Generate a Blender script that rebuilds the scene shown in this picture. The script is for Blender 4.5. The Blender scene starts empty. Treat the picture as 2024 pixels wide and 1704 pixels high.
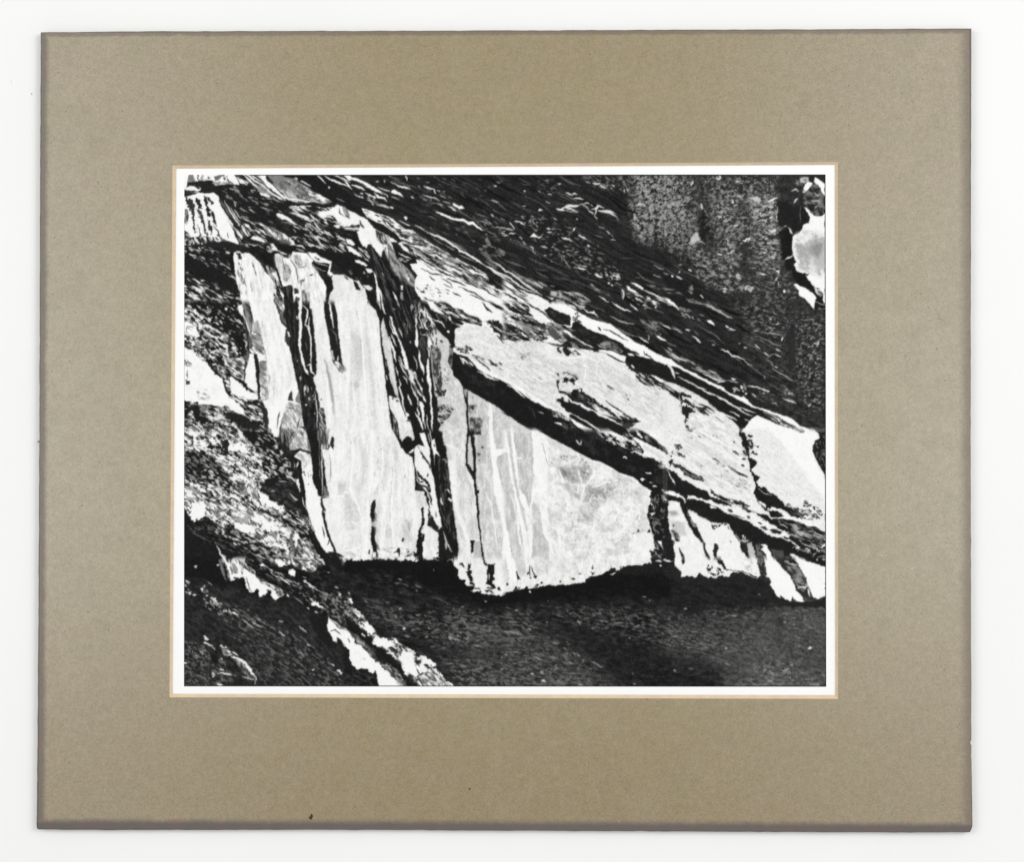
import bpy, math, random
import numpy as np
from mathutils import Matrix

S = bpy.context.scene
# ---------------------------------------------------------------- camera
cam_data = bpy.data.cameras.new('camera')
cam = bpy.data.objects.new('camera', cam_data)
S.collection.objects.link(cam)
cam.location = (0.0181603, -0.0120779, 0.800)
cam.rotation_euler = (0.0144259, 0.0184478, 0.0006955)      # looking almost straight down
cam_data.sensor_width = 36.0
cam_data.lens = 36.0 * 3988.036 / 2024.0
cam_data.clip_start = 0.05
cam_data.clip_end = 20.0
S.camera = cam
# ---------------------------------------------------------------- world, lamps, exposure
W = bpy.data.worlds.new('World'); S.world = W; W.use_nodes = True
bg = W.node_tree.nodes['Background']
bg.inputs['Color'].default_value = (0.97, 0.985, 1.0, 1)
bg.inputs['Strength'].default_value = 0.68
S.view_settings.view_transform = 'Standard'; S.view_settings.look = 'None'
S.view_settings.exposure = 0.0; S.view_settings.gamma = 1.0

def softbox(name, loc, size, watts, col):
    d = bpy.data.lights.new(name, 'AREA'); d.shape = 'RECTANGLE'; d.size, d.size_y = size
    d.energy = watts; d.color = col
    o = bpy.data.objects.new(name, d); S.collection.objects.link(o); o.location = loc
    v = -o.location; o.rotation_euler = v.to_track_quat('-Z', 'Y').to_euler()
    return o
softbox('softbox_lamp', (1.15, 0.50, 1.25), (0.9, 0.9), 13.6, (1.0, 0.985, 0.955))
softbox('softbox_lamp', (-1.25, 0.35, 1.25), (0.9, 0.9), 9.4, (1.0, 0.985, 0.96))

# ================================================================ the picture on the print, painted stroke by stroke
PRINT_GAIN = 0.872
PW, PH = 1056, 843            # print raster
UX, UY = 8096.0, 6460.0       # tracing units across the picture
SC = PW / UX
_rs = np.random.RandomState(7)
_TAB = _rs.rand(256, 256).astype(np.float32)

_ANG = _TAB * (2 * np.pi)
_GX, _GY = np.cos(_ANG), np.sin(_ANG)

def vnoise(u, v):
    """gradient noise, about 0..1"""
    iu = np.floor(u); iv = np.floor(v)
    fu = (u - iu).astype(np.float32); fv = (v - iv).astype(np.float32)
    i0 = iu.astype(np.int64) & 255; j0 = iv.astype(np.int64) & 255
    i1 = (i0 + 1) & 255; j1 = (j0 + 1) & 255
    a = _GX[j0, i0] * fu + _GY[j0, i0] * fv
    b = _GX[j0, i1] * (fu - 1) + _GY[j0, i1] * fv
    c = _GX[j1, i0] * fu + _GY[j1, i0] * (fv - 1)
    d = _GX[j1, i1] * (fu - 1) + _GY[j1, i1] * (fv - 1)
    su = fu * fu * fu * (fu * (fu * 6 - 15) + 10); sv = fv * fv * fv * (fv * (fv * 6 - 15) + 10)
    return 0.5 + ((a + (b - a) * su) * (1 - sv) + (c + (d - c) * su) * sv)

def fbm(u, v, octs=3):
    """0..1, close to uniformly distributed"""
    s = np.zeros_like(u, dtype=np.float32); w = 1.0; tot = 0.0; var = 0.0
    for o in range(octs):
        k = 1.93 ** o
        s += w * (vnoise(u * k + 17.3 * o, v * k + 5.7 * o) - 0.5)
        var += w * w * 0.062; w *= 0.82
    return 1 / (1 + np.exp(-1.75 * s / var ** 0.5))

def sstep(a, b, x):
    t = np.clip((x - a) / max(b - a, 1e-4), 0, 1)
    return t * t * (3 - 2 * t)

class Painter:
    def __init__(self):
        yy, xx = np.mgrid[0:PH, 0:PW].astype(np.float32)
        self.X = (xx + 0.5) / SC; self.Y = (yy + 0.5) / SC
        self.img = np.full((PH, PW), 42.0, np.float32)
        X, Y = self.X, self.Y
        self.wx = ((vnoise(X / 84, Y / 84) - .5) * 1.3 + (vnoise(X / 31 + 9, Y / 31) - .5)).astype(np.float32) * 1.9
        self.wy = ((vnoise(X / 84 + 50, Y / 84 + 31) - .5) * 1.3 + (vnoise(X / 31 + 70, Y / 31 + 3) - .5)).astype(np.float32) * 1.9
        self.seed = 0; self.win = None
        self.rng = np.random.RandomState(11)
    def box(self, pts, pad):
        x0, y0 = pts.min(0) - pad; x1, y1 = pts.max(0) + pad
        a = max(0, int(x0 * SC)); b = min(PW, int(x1 * SC) + 2)
        c = max(0, int(y0 * SC)); d = min(PH, int(y1 * SC) + 2)
        return (slice(c, d), slice(a, b)) if b > a and d > c else None
    def polymask(self, pts, warp, soft):
        sl = self.box(pts, warp * 2 + soft + 10)
        if sl is None: return None, None
        x = self.X[sl] + warp * self.wx[sl]; y = self.Y[sl] + warp * self.wy[sl]
        n = len(pts); inside = np.zeros(x.shape, bool); d2 = np.full(x.shape, 1e12, np.float32)
        for i in range(n):
            ax, ay = pts[i]; bx, by = pts[(i + 1) % n]
            ex, ey = bx - ax, by - ay
            px = x - ax; py = y - ay
            L = ex * ex + ey * ey + 1e-6
            t = np.clip((px * ex + py * ey) / L, 0, 1)
            d2 = np.minimum(d2, (px - t * ex) ** 2 + (py - t * ey) ** 2)
            if ay != by:
                cond = ((ay > y) != (by > y)) & (x < ex * (y - ay) / ey + ax)
                inside ^= cond
        d = np.sqrt(d2); d = np.where(inside, -d, d)
        return sl, np.clip(0.5 - d / soft, 0, 1)
    def blend(self, sl, m, tone):
        if self.win is not None: m = m * self.win[sl]
        self.img[sl] += (tone - self.img[sl]) * m
    def tex(self, sl, ang, L, W, octs=4):
        self.seed += 1
        octs = int(np.clip(1 + np.floor(np.log(max(2.4 * W / 10, 1)) / 0.657), 1, octs))
        c, s = np.cos(np.radians(ang)), np.sin(np.radians(ang))
        x = self.X[sl] + 5 * self.wx[sl]; y = self.Y[sl] + 5 * self.wy[sl]
        u = (x * c + y * s) / (2.4 * L) + self.seed * 13.7; v = (-x * s + y * c) / (2.4 * W) + self.seed * 7.1
        return fbm(u, v, octs)
    def stroke(self, pts, w, tone, warp, soft, taper=True):
        sl = self.box(pts, w + warp * 2 + soft + 6)
        if sl is None: return
        x = self.X[sl] + warp * self.wx[sl]; y = self.Y[sl] + warp * self.wy[sl]
        seg = np.hypot(*(pts[1:] - pts[:-1]).T); cum = np.concatenate([[0], np.cumsum(seg)]); tot = cum[-1] + 1e-6
        best = np.full(x.shape, 1e9, np.float32)
        for i in range(len(pts) - 1):
            ax, ay = pts[i]; ex, ey = pts[i + 1] - pts[i]
            t = np.clip(((x - ax) * ex + (y - ay) * ey) / (ex * ex + ey * ey + 1e-6), 0, 1)
            d = np.hypot(x - ax - t * ex, y - ay - t * ey)
            q = (cum[i] + t * seg[i]) / tot
            r = 0.5 * w * (np.minimum(1, 0.25 + 3.2 * q * (1 - q)) if taper else 1.0)
            best = np.minimum(best, d - r)
        self.blend(sl, np.clip(0.5 - best / soft, 0, 1), tone)
    def run(self, text):
        ox = oy = 0.0; k = 1.0
        for line in text.splitlines():
            line = line.strip()
            if not line or line[0] == '#': continue
            if line[0] == '@':
                if line[1] == 'G': ox, oy, k = -364 * 6.3849, -345 * 6.3834, 6.3849
                else: ox, oy, k = int(line[1]) * 2024.0, int(line[2]) * 1615.0, 1.0
                self.win = None                 # sections overlap and feather into the ones before them
                if line[1] != 'G' and line[-1] != '!':
                    R = 48
                    wx = sstep(ox - R, ox + R, self.X) if ox else np.ones_like(self.X)
                    wy = sstep(oy - R, oy + R, self.Y) if oy else np.ones_like(self.X)
                    self.win = wx * wy
                continue
            head, tail = line.split('|')
            h = head.split(); cmd = h[0]
            warp, soft = 4.5, 12.0; taper = True; args = []
            for a in h[1:]:
                if a[0] == 'w': warp = float(a[1:])
                elif a[0] == 's': soft = float(a[1:])
                elif a == '=': taper = False
                else: args.append(float(a))
            pts = np.array(tail.split(), np.float64).reshape(-1, 2)
            if self.win is not None:            # what reaches a section's edge runs on past it
                fx = np.where(pts[:, 0] <= -8, -1, np.where(pts[:, 0] >= 2034, 1, 0))
                fy = np.where(pts[:, 1] <= -8, -1, np.where(pts[:, 1] >= 1630, 1, 0))
                src = pts.copy(); n = len(pts)
                for i in range(n):
                    if not (fx[i] or fy[i]): continue
                    mv = np.array([fx[i], fy[i]]) * 65.0
                    for j in ((i - 1) % n, (i + 1) % n):
                        d = src[i] - src[j]
                        if fx[j] or fy[j]: continue
                        q = d[1] * fy[i] if fy[i] else d[0] * fx[i]
                        if q > 8: mv = np.clip(d * 65.0 / q, -130, 130); break
                    pts[i] += mv
            pts = pts * k + (ox, oy)
            if cmd == 'P':
                sl, m = self.polymask(pts, warp, soft)
                if sl: self.blend(sl, m, args[0])
            elif cmd == 'S':
                self.stroke(pts, args[1], args[0], warp, soft, taper)
            elif cmd == 'T':        # lo hi angle length width threshold sharp
                sl, m = self.polymask(pts, warp, soft)
                if sl:
                    lo, hi, ang, L, W, th, sh = args
                    n = self.tex(sl, ang, L, W)
                    sh *= 1.7 if abs(hi - lo) < 110 else 1.25
                    if abs(hi - lo) >= 110:      # clumps: let cover and brightness drift over the patch
                        lf = self.tex(sl, ang, L * 3.5, W * 4.5, 2); g2 = self.tex(sl, ang, L * 1.3, W * 1.5, 2)
                        n = n - (lf - .5) * .36; hi = lo + (hi - lo) * (.5 + .5 * sstep(.12, .6, g2))
                    self.blend(sl, m, lo + (hi - lo) * sstep(th - sh, th + sh, n))
            elif cmd in 'KB':       # K: cut dark / B: lay light flecks only where the noise passes
                sl, m = self.polymask(pts, warp, soft)
                if sl:
                    tone, ang, L, W, th, sh = args; sh *= 2.2 if 75 < tone < 215 else 1.4
                    n = self.tex(sl, ang, L, W)
                    self.blend(sl, m * sstep(th - sh, th + sh, n), tone)
            elif cmd == 'A':        # amp angle length width
                sl, m = self.polymask(pts, warp, soft)
                if sl:
                    amp, ang, L, W = args
                    self.img[sl] += m * (1 if self.win is None else self.win[sl]) * amp * 2 * (self.tex(sl, ang, L, W) - .5)
            elif cmd == 'D':        # tone n angle jitter length width
                tone, n, ang, jit, L, W = args
                x0, y0 = pts.min(0); x1, y1 = pts.max(0)
                k2 = 0
                while k2 < n:
                    cx, cy = self.rng.uniform(x0, x1), self.rng.uniform(y0, y1)
                    ins = False
                    for i in range(len(pts)):
                        ax, ay = pts[i]; bx, by = pts[(i + 1) % len(pts)]
                        if (ay > cy) != (by > cy) and cx < (bx - ax) * (cy - ay) / (by - ay) + ax: ins = not ins
                    if not ins: continue
                    k2 += 1
                    t = np.radians(ang + self.rng.randn() * jit); l = L * self.rng.uniform(.4, 1.3) / 2
                    b = self.rng.randn() * .25
                    dx, dy = np.cos(t), np.sin(t)
                    p = np.array([[cx - dx * l, cy - dy * l], [cx - dy * b * l * .5, cy + dx * b * l * .5], [cx + dx * l, cy + dy * l]])
                    self.stroke(p, W * self.rng.uniform(.5, 1.3), tone + self.rng.uniform(-25, 25), warp, soft)
    def finish(self):
        g = self.rng.randn(PH, PW).astype(np.float32)
        g = (g + np.roll(g, 1, 0) + np.roll(g, 1, 1) + np.roll(np.roll(g, 1, 0), 1, 1)) * .5
        X, Y = self.X, self.Y
        q = (fbm(X / 120, Y / 150, 3) - .5) * 9 + (fbm(X / 34 + 40, Y / 42 + 9, 2) - .5) * 9
        q += (fbm(X / 15 + 4, Y / 15, 1) - .5) * 9
        b = self.img                              # a little lens softness
        for ax in (0, 1): b = .25 * np.roll(b, 1, ax) + .5 * b + .25 * np.roll(b, -1, ax)
        for ax in (0, 1): b = .25 * np.roll(b, 2, ax) + .5 * b + .25 * np.roll(b, -2, ax)
        self.img[3:-3, 3:-3] += .24 * (b - self.img)[3:-3, 3:-3]
        self.img += g * 3.2 + q * np.where(self.img > 60, 1.0, .55)
        # the black keyline where the negative's edge printed
        v = self.img
        v = v - 7 * np.exp(-((v - 42) / 26) ** 2) + 7 * np.exp(-((v - 226) / 20) ** 2)
        k = np.zeros_like(v); k[:2] = .75; k[-2:] = .75; k[:, -2:] = .75; k[:, :1] = .45
        k[:70, :2] = 0; k[:2, :110] = 0                # the corner that printed out to white
        v = v + (22 - v) * k
        return np.clip(v, 12, 251)

PICTURE = """
@G
T 36 54 26 60 14 .65 .3 | 355 335 1640 335 1640 1365 355 1365
# lichen face upper right
T 40 74 0 15 12 .6 .4 s300 w40 | 1215 340 1400 340 1470 400 1560 345 1600 345 1560 400 1560 620 1500 640 1340 580 1270 500 1240 470
T 40 160 0 24 20 .62 .26 s240 w40 | 1255 340 1330 340 1360 380 1372 460 1395 490 1340 500 1270 485 1240 440
T 42 165 6 26 18 .62 .22 s240 | 1420 470 1460 450 1490 400 1540 385 1540 470 1545 540 1500 560 1440 540
T 38 150 16 24 11 .7 .2 s240 | 1330 500 1400 520 1545 545 1560 600 1480 590 1380 560
T 34 145 0 18 12 .78 .16 s160 | 1545 600 1632 600 1632 830 1570 780 1540 700
# left slope: dark rubble with light
T 32 205 34 46 15 .66 .2 s40 | 364 500 480 520 490 700 560 900 640 1090 560 1080 430 1010 364 1000
T 34 240 36 48 17 .42 .2 s50 | 364 640 420 690 480 800 520 880 560 985 620 1040 640 1105 560 1080 480 1040 420 1010 364 990
# bottom slope
T 20 62 16 60 18 .72 .28 s30 | 364 1040 480 1080 640 1105 880 1105 960 1172 1310 1120 1632 1180 1632 1360 364 1360
T 44 84 10 70 24 .62 .34 s400 | 1420 1290 1480 1210 1632 1195 1632 1360 1380 1360
T 42 74 14 60 22 .6 .34 s300 | 840 1220 1000 1180 1200 1270 1320 1360 880 1360 800 1290
T 34 74 26 46 16 .66 .3 s200 | 364 1130 480 1190 640 1260 760 1357 364 1357
K 13 8 120 40 .3 .3 s120 | 660 1105 880 1110 960 1175 1330 1130 1540 1180 1480 1200 1200 1210 1000 1190 840 1170 700 1130
@G
T 32 54 28 90 16 .6 .5 s40 | 560 335 1240 335 1250 480 1400 520 1560 640 1640 760 1640 900 1400 800 1100 640 700 420
T 38 66 0 40 26 .55 .45 s300 | 1440 560 1640 560 1640 880 1560 860 1460 700
@03!
P 33 w16 s20 | -10 -20 460 -20 480 200 560 320 700 260 800 420 1000 500 1300 480 1640 660 1820 760 1860 1040 2200 1220 2400 1640 -10 1640
T 30 62 34 60 20 .55 .5 s60 | -10 200 460 300 1000 520 1400 560 1820 780 2044 1200 2044 1640 -10 1640
@G
T 24 52 14 70 20 .6 .5 s60 | 660 1090 900 1090 980 1160 1330 1110 1640 1150 1640 1400 860 1400 760 1300 640 1200
P 44 s300 | 860 1240 1040 1220 1240 1270 1330 1400 820 1400
P 56 s300 | 930 1250 1080 1250 1200 1330 1230 1400 900 1400
P 56 s320 | 1330 1170 1500 1150 1700 1150 1700 1420 1330 1420 1300 1260
P 74 s420 | 1500 1220 1720 1170 1720 1440 1440 1440 1420 1300
P 36 s260 | 1140 1240 1300 1300 1420 1330 1400 1400 1290 1380 1180 1290
P 38 s160 | 1290 1110 1420 1130 1540 1160 1560 1190 1460 1210 1360 1220 1300 1200
P 18 s130 w12 | 690 1105 890 1104 960 1172 1120 1150 1310 1110 1340 1130 1320 1180 1180 1180 1060 1190 960 1200 860 1160 760 1130
A 9 12 90 26 s60 | 660 1090 1640 1150 1640 1400 860 1400 640 1200
A 9 12 36 14 s60 | 860 1230 1640 1190 1640 1400 860 1400
A 8 27 160 12 s60 | 700 340 1240 340 1250 480 1560 640 1640 760 1640 860 1400 800 1100 640 800 480
D 82 60 28 3 620 9 | 740 345 1240 345 1250 470 1420 540 1560 700 1600 800 1300 700 1000 540
D 108 46 28 4 300 9 | 740 345 1240 345 1250 470 1420 540 1560 700 1600 800 1300 700 1000 540
D 22 50 28 4 520 22 | 740 345 1240 345 1250 470 1420 540 1560 700 1600 800 1300 700 1000 540
@00
P 252 | -20 -20 75 -20 50 60 35 110 30 165 -20 170
T 120 250 80 60 26 .35 .3 | 60 -20 640 -20 710 135 560 120 420 135 380 95 190 85 50 100 45 70
P 130 | 62 0 110 5 150 85 60 92
P 250 | 110 -20 182 -20 172 85 145 70
S 60 14 | 180 -10 178 60 192 100
P 250 | 250 -10 385 -10 372 55 330 70 240 60
P 90 | 300 28 342 38 320 54 290 50
P 110 | 385 25 500 0 520 14 440 70 390 85
P 250 | 440 72 482 22 535 40 548 92 470 92
S 50 20 = | 510 48 520 66
P 250 | 535 -10 640 -10 668 60 705 135 640 130 590 90 560 60
S 70 10 | 545 40 575 90 640 120
P 40 | 40 105 190 88 355 70 380 95 370 130 420 140 620 140 800 140 960 240 900 330 700 300 520 330 430 260 380 240 210 235 205 165 130 145 60 150
T 110 200 10 60 14 .5 .3 | 378 105 480 100 620 118 700 150 520 142 400 135
S 200 10 | 370 80 372 110 400 120
P 245 | 30 165 60 148 130 146 150 170 185 190 208 178 190 152 220 180 205 208 170 215 120 205 60 206 -10 195
S 50 14 | 0 215 60 215 130 205
S 245 14 | 60 232 120 226 190 228
P 60 | -10 190 60 205 160 220 90 240 -10 250
P 248 | -10 285 70 270 110 262 180 232 262 238 372 232 428 268 455 320 470 400 512 470 565 590 640 720 725 890 640 862 500 840 380 850 240 875 100 895 -10 890
P 58 w16 | 20 290 62 278 105 320 132 430 150 560 152 700 132 745 112 600 92 480 58 400
S 245 12 | 120 300 150 420 170 600 190 720
P 42 w14 | 140 300 172 312 235 425 182 432 152 345
P 60 w14 | 158 440 212 442 252 560 285 680 308 790 272 760 242 650 190 540
P 38 w14 | 240 280 292 290 302 360 316 440 345 525 310 540 290 460 268 360
P 42 w12 | 288 272 332 288 368 380 342 375 312 320
P 45 w12 | 342 470 372 498 402 580 418 665 382 642 352 560
P 55 w12 | 300 560 332 600 362 700 352 770 322 700
P 50 w12 | 380 650 420 690 455 780 430 770
P 60 w12 | 168 640 202 720 235 830 205 800
T 60 200 80 80 18 .5 .3 | 8 440 40 440 62 520 52 600 44 640 8 610
T 50 230 70 70 16 .55 .25 | 0 700 60 740 112 860 110 890 0 880
T 50 235 65 40 14 .5 .2 | 40 800 240 780 420 790 510 845 380 855 240 880 80 900 0 880
S 60 12 | 555 740 558 800
S 60 12 | 430 760 480 820 560 850
P 44 | 445 292 500 320 560 340 640 440 760 560 900 640 960 740 900 760 760 760 700 700 620 690 560 560 500 440 450 340
S 95 26 | 455 320 510 400 560 480 620 560
S 245 22 | 455 400 500 470 560 560 610 630
S 242 18 | 510 330 560 420 620 520 690 620 740 690
S 240 12 | 590 420 650 520 710 610
S 235 14 | 640 445 700 530 730 570
S 60 10 | 560 460 620 560 690 660
S 245 26 | 560 560 620 650 650 700
T 40 235 54 120 12 .55 .2 | 620 640 760 640 830 700 840 780 740 800 720 860 760 890 700 880 640 760
T 40 180 40 90 10 .65 .2 | 720 520 800 540 900 620 960 720 880 740 790 690 740 620
P 42 | 0 905 100 900 240 880 500 842 640 864 700 885 760 940 740 985 560 960 300 1000 0 1000
T 34 200 32 46 12 .82 .12 | 0 910 560 930 620 1000 620 1240 500 1240 400 1160 0 1020
P 34 w20 | 10 1000 300 1130 520 1240 660 1360 720 1615 620 1560 420 1400 150 1300 10 1220
P 28 | 590 960 640 1000 640 1280 600 1220 570 1100
T 38 225 28 60 14 .72 .16 | 0 1230 150 1300 420 1400 700 1560 720 1640 0 1640
D 240 16 25 20 70 16 | 0 1250 300 1350 300 1600 0 1600
# central dark and flecks
T 36 150 28 60 12 .85 .12 | 430 130 900 130 1200 330 1340 420 1180 500 1160 640 960 600 760 480 560 320
D 215 14 25 14 50 10 | 440 150 900 160 1150 420 700 480
P 246 | 935 -20 1020 -20 1062 80 1180 190 1295 300 1275 320 1160 230 1060 150 985 70
S 40 18 | 990 80 1060 160 1160 240 1250 300
T 45 238 36 140 13 .5 .2 | 640 -20 945 -20 985 80 1110 190 1290 320 1290 345 1180 300 1000 235 900 160 820 100 780 140 710 110
S 245 18 | 650 0 720 60 800 135
S 40 14 | 640 -10 700 40 780 80
S 60 12 | 860 70 960 140 1060 200
P 244 | 955 228 1040 245 1095 282 1050 290 980 265
S 244 16 | 1060 210 1150 262 1230 300 1290 335
S 240 10 | 1100 300 1180 330
P 130 | 1025 -20 1205 -20 1290 40 1410 55 1450 90 1640 210 1880 345 1760 385 1400 355 1300 310 1250 240 1140 110
T 90 200 30 70 30 .5 .35 | 1200 80 1400 70 1480 110 1640 220 1860 345 1760 380 1400 355 1290 290 1230 200
T 100 245 20 80 26 .5 .3 | 1560 180 1660 230 1880 345 1740 380 1540 360 1480 310 1600 300
S 60 10 | 1040 40 1140 130 1260 250
S 225 12 | 1130 110 1210 190 1280 250
S 240 20 | 1270 290 1330 315 1430 320 1600 350
S 245 16 | 1260 240 1300 290 1370 330
P 33 | 1190 -20 2060 -20 2060 400 1880 345 1640 205 1455 75 1410 45 1280 35
S 245 16 | 1670 0 1740 55 1795 115
S 245 22 | 1770 10 1850 60 1950 100 2040 135
S 240 14 | 1850 -10 1950 30 2040 70
S 235 10 | 1900 -10 2040 50
P 250 | 1826 150 1848 152 1845 182 1830 180
S 225 18 | 1480 78 1540 112 1605 152
P 210 | 1400 42 1440 48 1445 72 1410 66
S 80 10 | 1960 130 2040 190
S 190 8 | 1930 300 2040 350
# rubble right of middle
P 36 | 1290 340 1480 372 1640 350 1880 400 1840 430 1560 390 1340 410 1240 440 1230 380
P 242 | 1178 492 1240 500 1350 565 1452 648 1400 632 1300 580 1215 565 1170 520
S 40 12 | 1170 520 1260 590 1400 650
S 190 8 | 1230 600 1320 610 1410 640
T 38 235 26 60 14 .52 .18 | 1330 400 1480 395 1560 390 1800 430 1940 385 2040 415 2040 720 1870 650 1720 660 1600 600 1500 570 1350 480
P 244 | 1880 425 1955 388 2040 430 2040 650 1960 590 1880 520 1740 520 1700 470 1820 470
S 50 14 | 1960 430 1980 500 2030 530
S 40 14 | 1600 420 1740 470
S 245 20 | 1590 500 1640 550 1700 580
S 240 14 | 1340 480 1440 510 1500 560
P 235 | 1340 405 1460 400 1465 440 1440 450 1340 430
S 60 8 = | 1345 420 1440 424
P 32 | 1470 640 1700 680 1860 780 1960 860 2040 1010 2040 1240 1880 1110 1700 1010 1520 920 1420 890 1360 760 1420 700
T 36 215 32 60 12 .74 .14 | 1360 640 1700 640 2040 760 2040 1000 1800 960 1560 900 1440 840
T 50 240 30 40 12 .45 .2 | 1530 620 1600 620 1640 700 1610 740 1550 720
S 240 18 | 1650 600 1720 700 1740 690
S 235 14 | 1740 730 1800 750 1850 780
S 240 12 | 1640 760 1720 870 1790 960
S 240 12 | 1950 950 2030 990
# pale boulder
T 90 245 50 100 26 .38 .3 | 950 612 1060 650 1180 700 1340 795 1420 890 1340 900 1290 850 1180 830 1100 790 1030 730
S 70 12 | 1165 705 1190 760 1180 820
S 90 10 | 1330 790 1320 880
P 90 s30 | 1210 830 1300 820 1320 880 1230 870
S 245 20 | 1060 680 1120 740 1180 770
T 36 230 34 80 12 .65 .16 | 760 560 960 620 1100 780 1160 900 1120 960 1000 880 900 760 780 680
P 240 | 842 805 880 778 930 785 1010 830 1040 860 960 850
P 244 w14 | 1080 862 1140 905 1200 960 1170 975 1110 920
P 240 | 880 905 920 910 960 950 930 960 885 930
T 34 170 30 40 14 .8 .14 | 760 880 1060 880 1140 960 1140 1080 1000 1060 860 1010
P 30 | 960 1010 1140 1000 1150 1160 1080 1150 1000 1090
S 240 16 | 1200 960 1260 1000 1330 1010
S 235 14 | 1350 800 1420 800 1400 830
S 240 20 | 1420 890 1500 910 1530 940
P 30 | 1200 880 1300 900 1420 910 1560 1000 1480 980 1380 970 1340 1030 1260 980 1200 940
S 230 10 | 1420 940 1520 970
# white pillars (tops)
P 247 | 632 985 700 965 740 1005 780 985 835 1000 905 1062 962 1110 1022 1225 1092 1295 1142 1365 1145 1640 722 1640 706 1470 668 1370 652 1250 632 1090
P 45 w12 | 655 990 705 985 725 1100 694 1082
S 240 10 | 660 1000 690 1080 715 1110
S 70 18 | 868 1110 890 1180 920 1285
S 90 10 | 845 1360 868 1490
S 170 12 | 740 1200 730 1300 745 1400
D 90 20 80 20 40 9 | 690 1060 740 1160 780 1400 730 1400 680 1240
S 40 20 | 905 1060 985 1110 1000 1150
P 248 | 1150 1010 1200 1000 1252 1050 1340 1055 1382 985 1470 978 1560 1010 1640 1082 1612 1132 1682 1230 1782 1350 1812 1420 1806 1640 1262 1640 1256 1440 1202 1290 1160 1150
P 200 s60 | 1150 1040 1240 1060 1220 1300 1180 1200
T 40 240 60 60 16 .5 .2 | 1020 1150 1160 1190 1200 1290 1262 1430 1268 1640 1142 1640 1142 1362 1092 1292
S 28 24 | 1155 1140 1190 1250 1230 1390 1290 1500
T 100 190 10 50 12 .5 .35 s16 | 1255 1140 1310 1128 1365 1220 1345 1300 1305 1352 1252 1330
S 60 12 | 1245 1060 1265 1160 1290 1200
T 130 220 70 60 18 .5 .3 | 1402 1020 1480 1020 1502 1150 1440 1170 1412 1120
S 70 14 | 1340 1060 1420 1180 1445 1330 1450 1390
S 60 12 | 1440 1180 1550 1165 1540 1120
D 60 8 40 30 40 16 | 1440 1340 1560 1300 1500 1400
S 60 18 | 1590 1280 1640 1265
P 30 | 1618 1125 1662 1095 1852 1132 1842 1182 1802 1262 1702 1202
S 215 10 | 1650 1112 1830 1165
S 200 8 | 1660 1170 1800 1230
P 246 | 1560 985 1680 1000 1760 1058 1872 1102 1850 1132 1662 1102 1640 1080
P 40 w14 | 1650 1040 1720 1050 1740 1075 1680 1070
P 246 | 1850 1130 1875 1105 1850 1230 1900 1270 1850 1290 1820 1250
P 32 | 1700 1235 1802 1330 1860 1332 1902 1430 1852 1482 1806 1640 1800 1420 1762 1340
P 38 | 1260 1415 1370 1398 1390 1640 1262 1640
T 32 70 88 120 16 .6 .3 | 1270 1430 1380 1410 1385 1640 1268 1640
P 40 | 1392 1440 1450 1438 1452 1508 1402 1512
P 70 | 1420 1540 1470 1560 1460 1640 1400 1640
T 36 190 84 160 16 .5 .3 | 1490 1462 1530 1455 1545 1500 1600 1490 1590 1640 1500 1640
A 12 84 120 20 | 640 1000 1140 1340 1140 1640 720 1640
A 14 70 80 24 | 1150 1010 1560 1010 1800 1400 1800 1640 1280 1640
P 226 | 1880 1272 2040 1262 2040 1640 1822 1640 1856 1492 1902 1440 1872 1335
A 10 80 120 20 | 1560 1300 1780 1400 1800 1640 1560 1640
@10
D 120 40 28 10 60 9 | 900 40 2000 40 2000 1000 1400 760 1000 500
D 95 46 28 10 80 9 | 500 40 2000 40 2000 1100 1400 860 700 500
# top-left pale strata
P 245 | -20 -20 60 -20 110 40 180 60 260 110 350 160 470 220 500 260 470 240 400 215 330 180 240 140 200 100 120 70 60 80
S 38 16 | 100 60 180 110 300 150
S 60 26 = | 205 118 270 140
S 245 34 | 130 50 200 80 300 130 420 200 480 235
S 245 26 | -20 40 40 110 100 190
S 240 24 | 100 130 200 165 270 195
S 245 22 | 380 225 440 290 510 300 545 345
S 235 18 | 270 230 360 280 420 300
S 230 14 | 300 320 340 340 380 400
S 240 12 | 490 225 560 280 560 290
S 220 10 | 600 280 660 300 690 325
T 60 200 30 50 12 .55 .25 | 260 300 400 340 540 400 620 430 560 430 420 390 320 340
P 200 | 400 380 520 380 580 420 540 420
P 240 | 585 410 625 415 620 435 590 430
D 230 10 30 10 50 14 | 140 220 400 260 420 330 160 290
S 240 14 | 430 160 520 200 590 215
P 246 | 605 195 640 192 720 245 760 292 700 262 640 245 600 232
S 220 18 | 640 110 700 150 840 185
S 245 14 | 700 160 780 162 845 190
P 240 | 768 -10 785 -10 790 30 806 45 802 80 785 50
P 220 | 410 85 435 78 438 92 412 98
P 200 | 508 72 522 75 520 100 510 98
S 200 10 | 590 95 640 120
S 230 14 | 850 280 890 300
S 230 18 | 1010 145 1090 180 1160 190
S 245 16 | 1145 185 1165 245
S 200 10 | 1180 205 1220 220
S 220 14 | 1000 255 1060 285 1150 300 1210 335
S 200 10 | 1210 260 1290 300
S 210 10 | 1000 310 1040 340
S 210 12 | 1180 365 1260 400
S 200 10 | 1250 340 1340 370
P 246 | 1378 365 1400 372 1450 400 1490 400 1530 430 1460 440 1420 412 1385 398
S 225 16 | 1330 395 1380 440 1420 468
S 190 8 | 1260 220 1290 222
S 245 22 | 1170 475 1260 510 1280 520
S 246 26 | 1200 485 1270 520 1330 540 1390 570 1500 572
P 248 | 1370 560 1500 560 1560 592 1640 606 1700 660 1770 710 1700 690 1640 640 1580 640 1500 592 1400 575
S 130 12 | 1780 710 1880 750 1950 780
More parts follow.
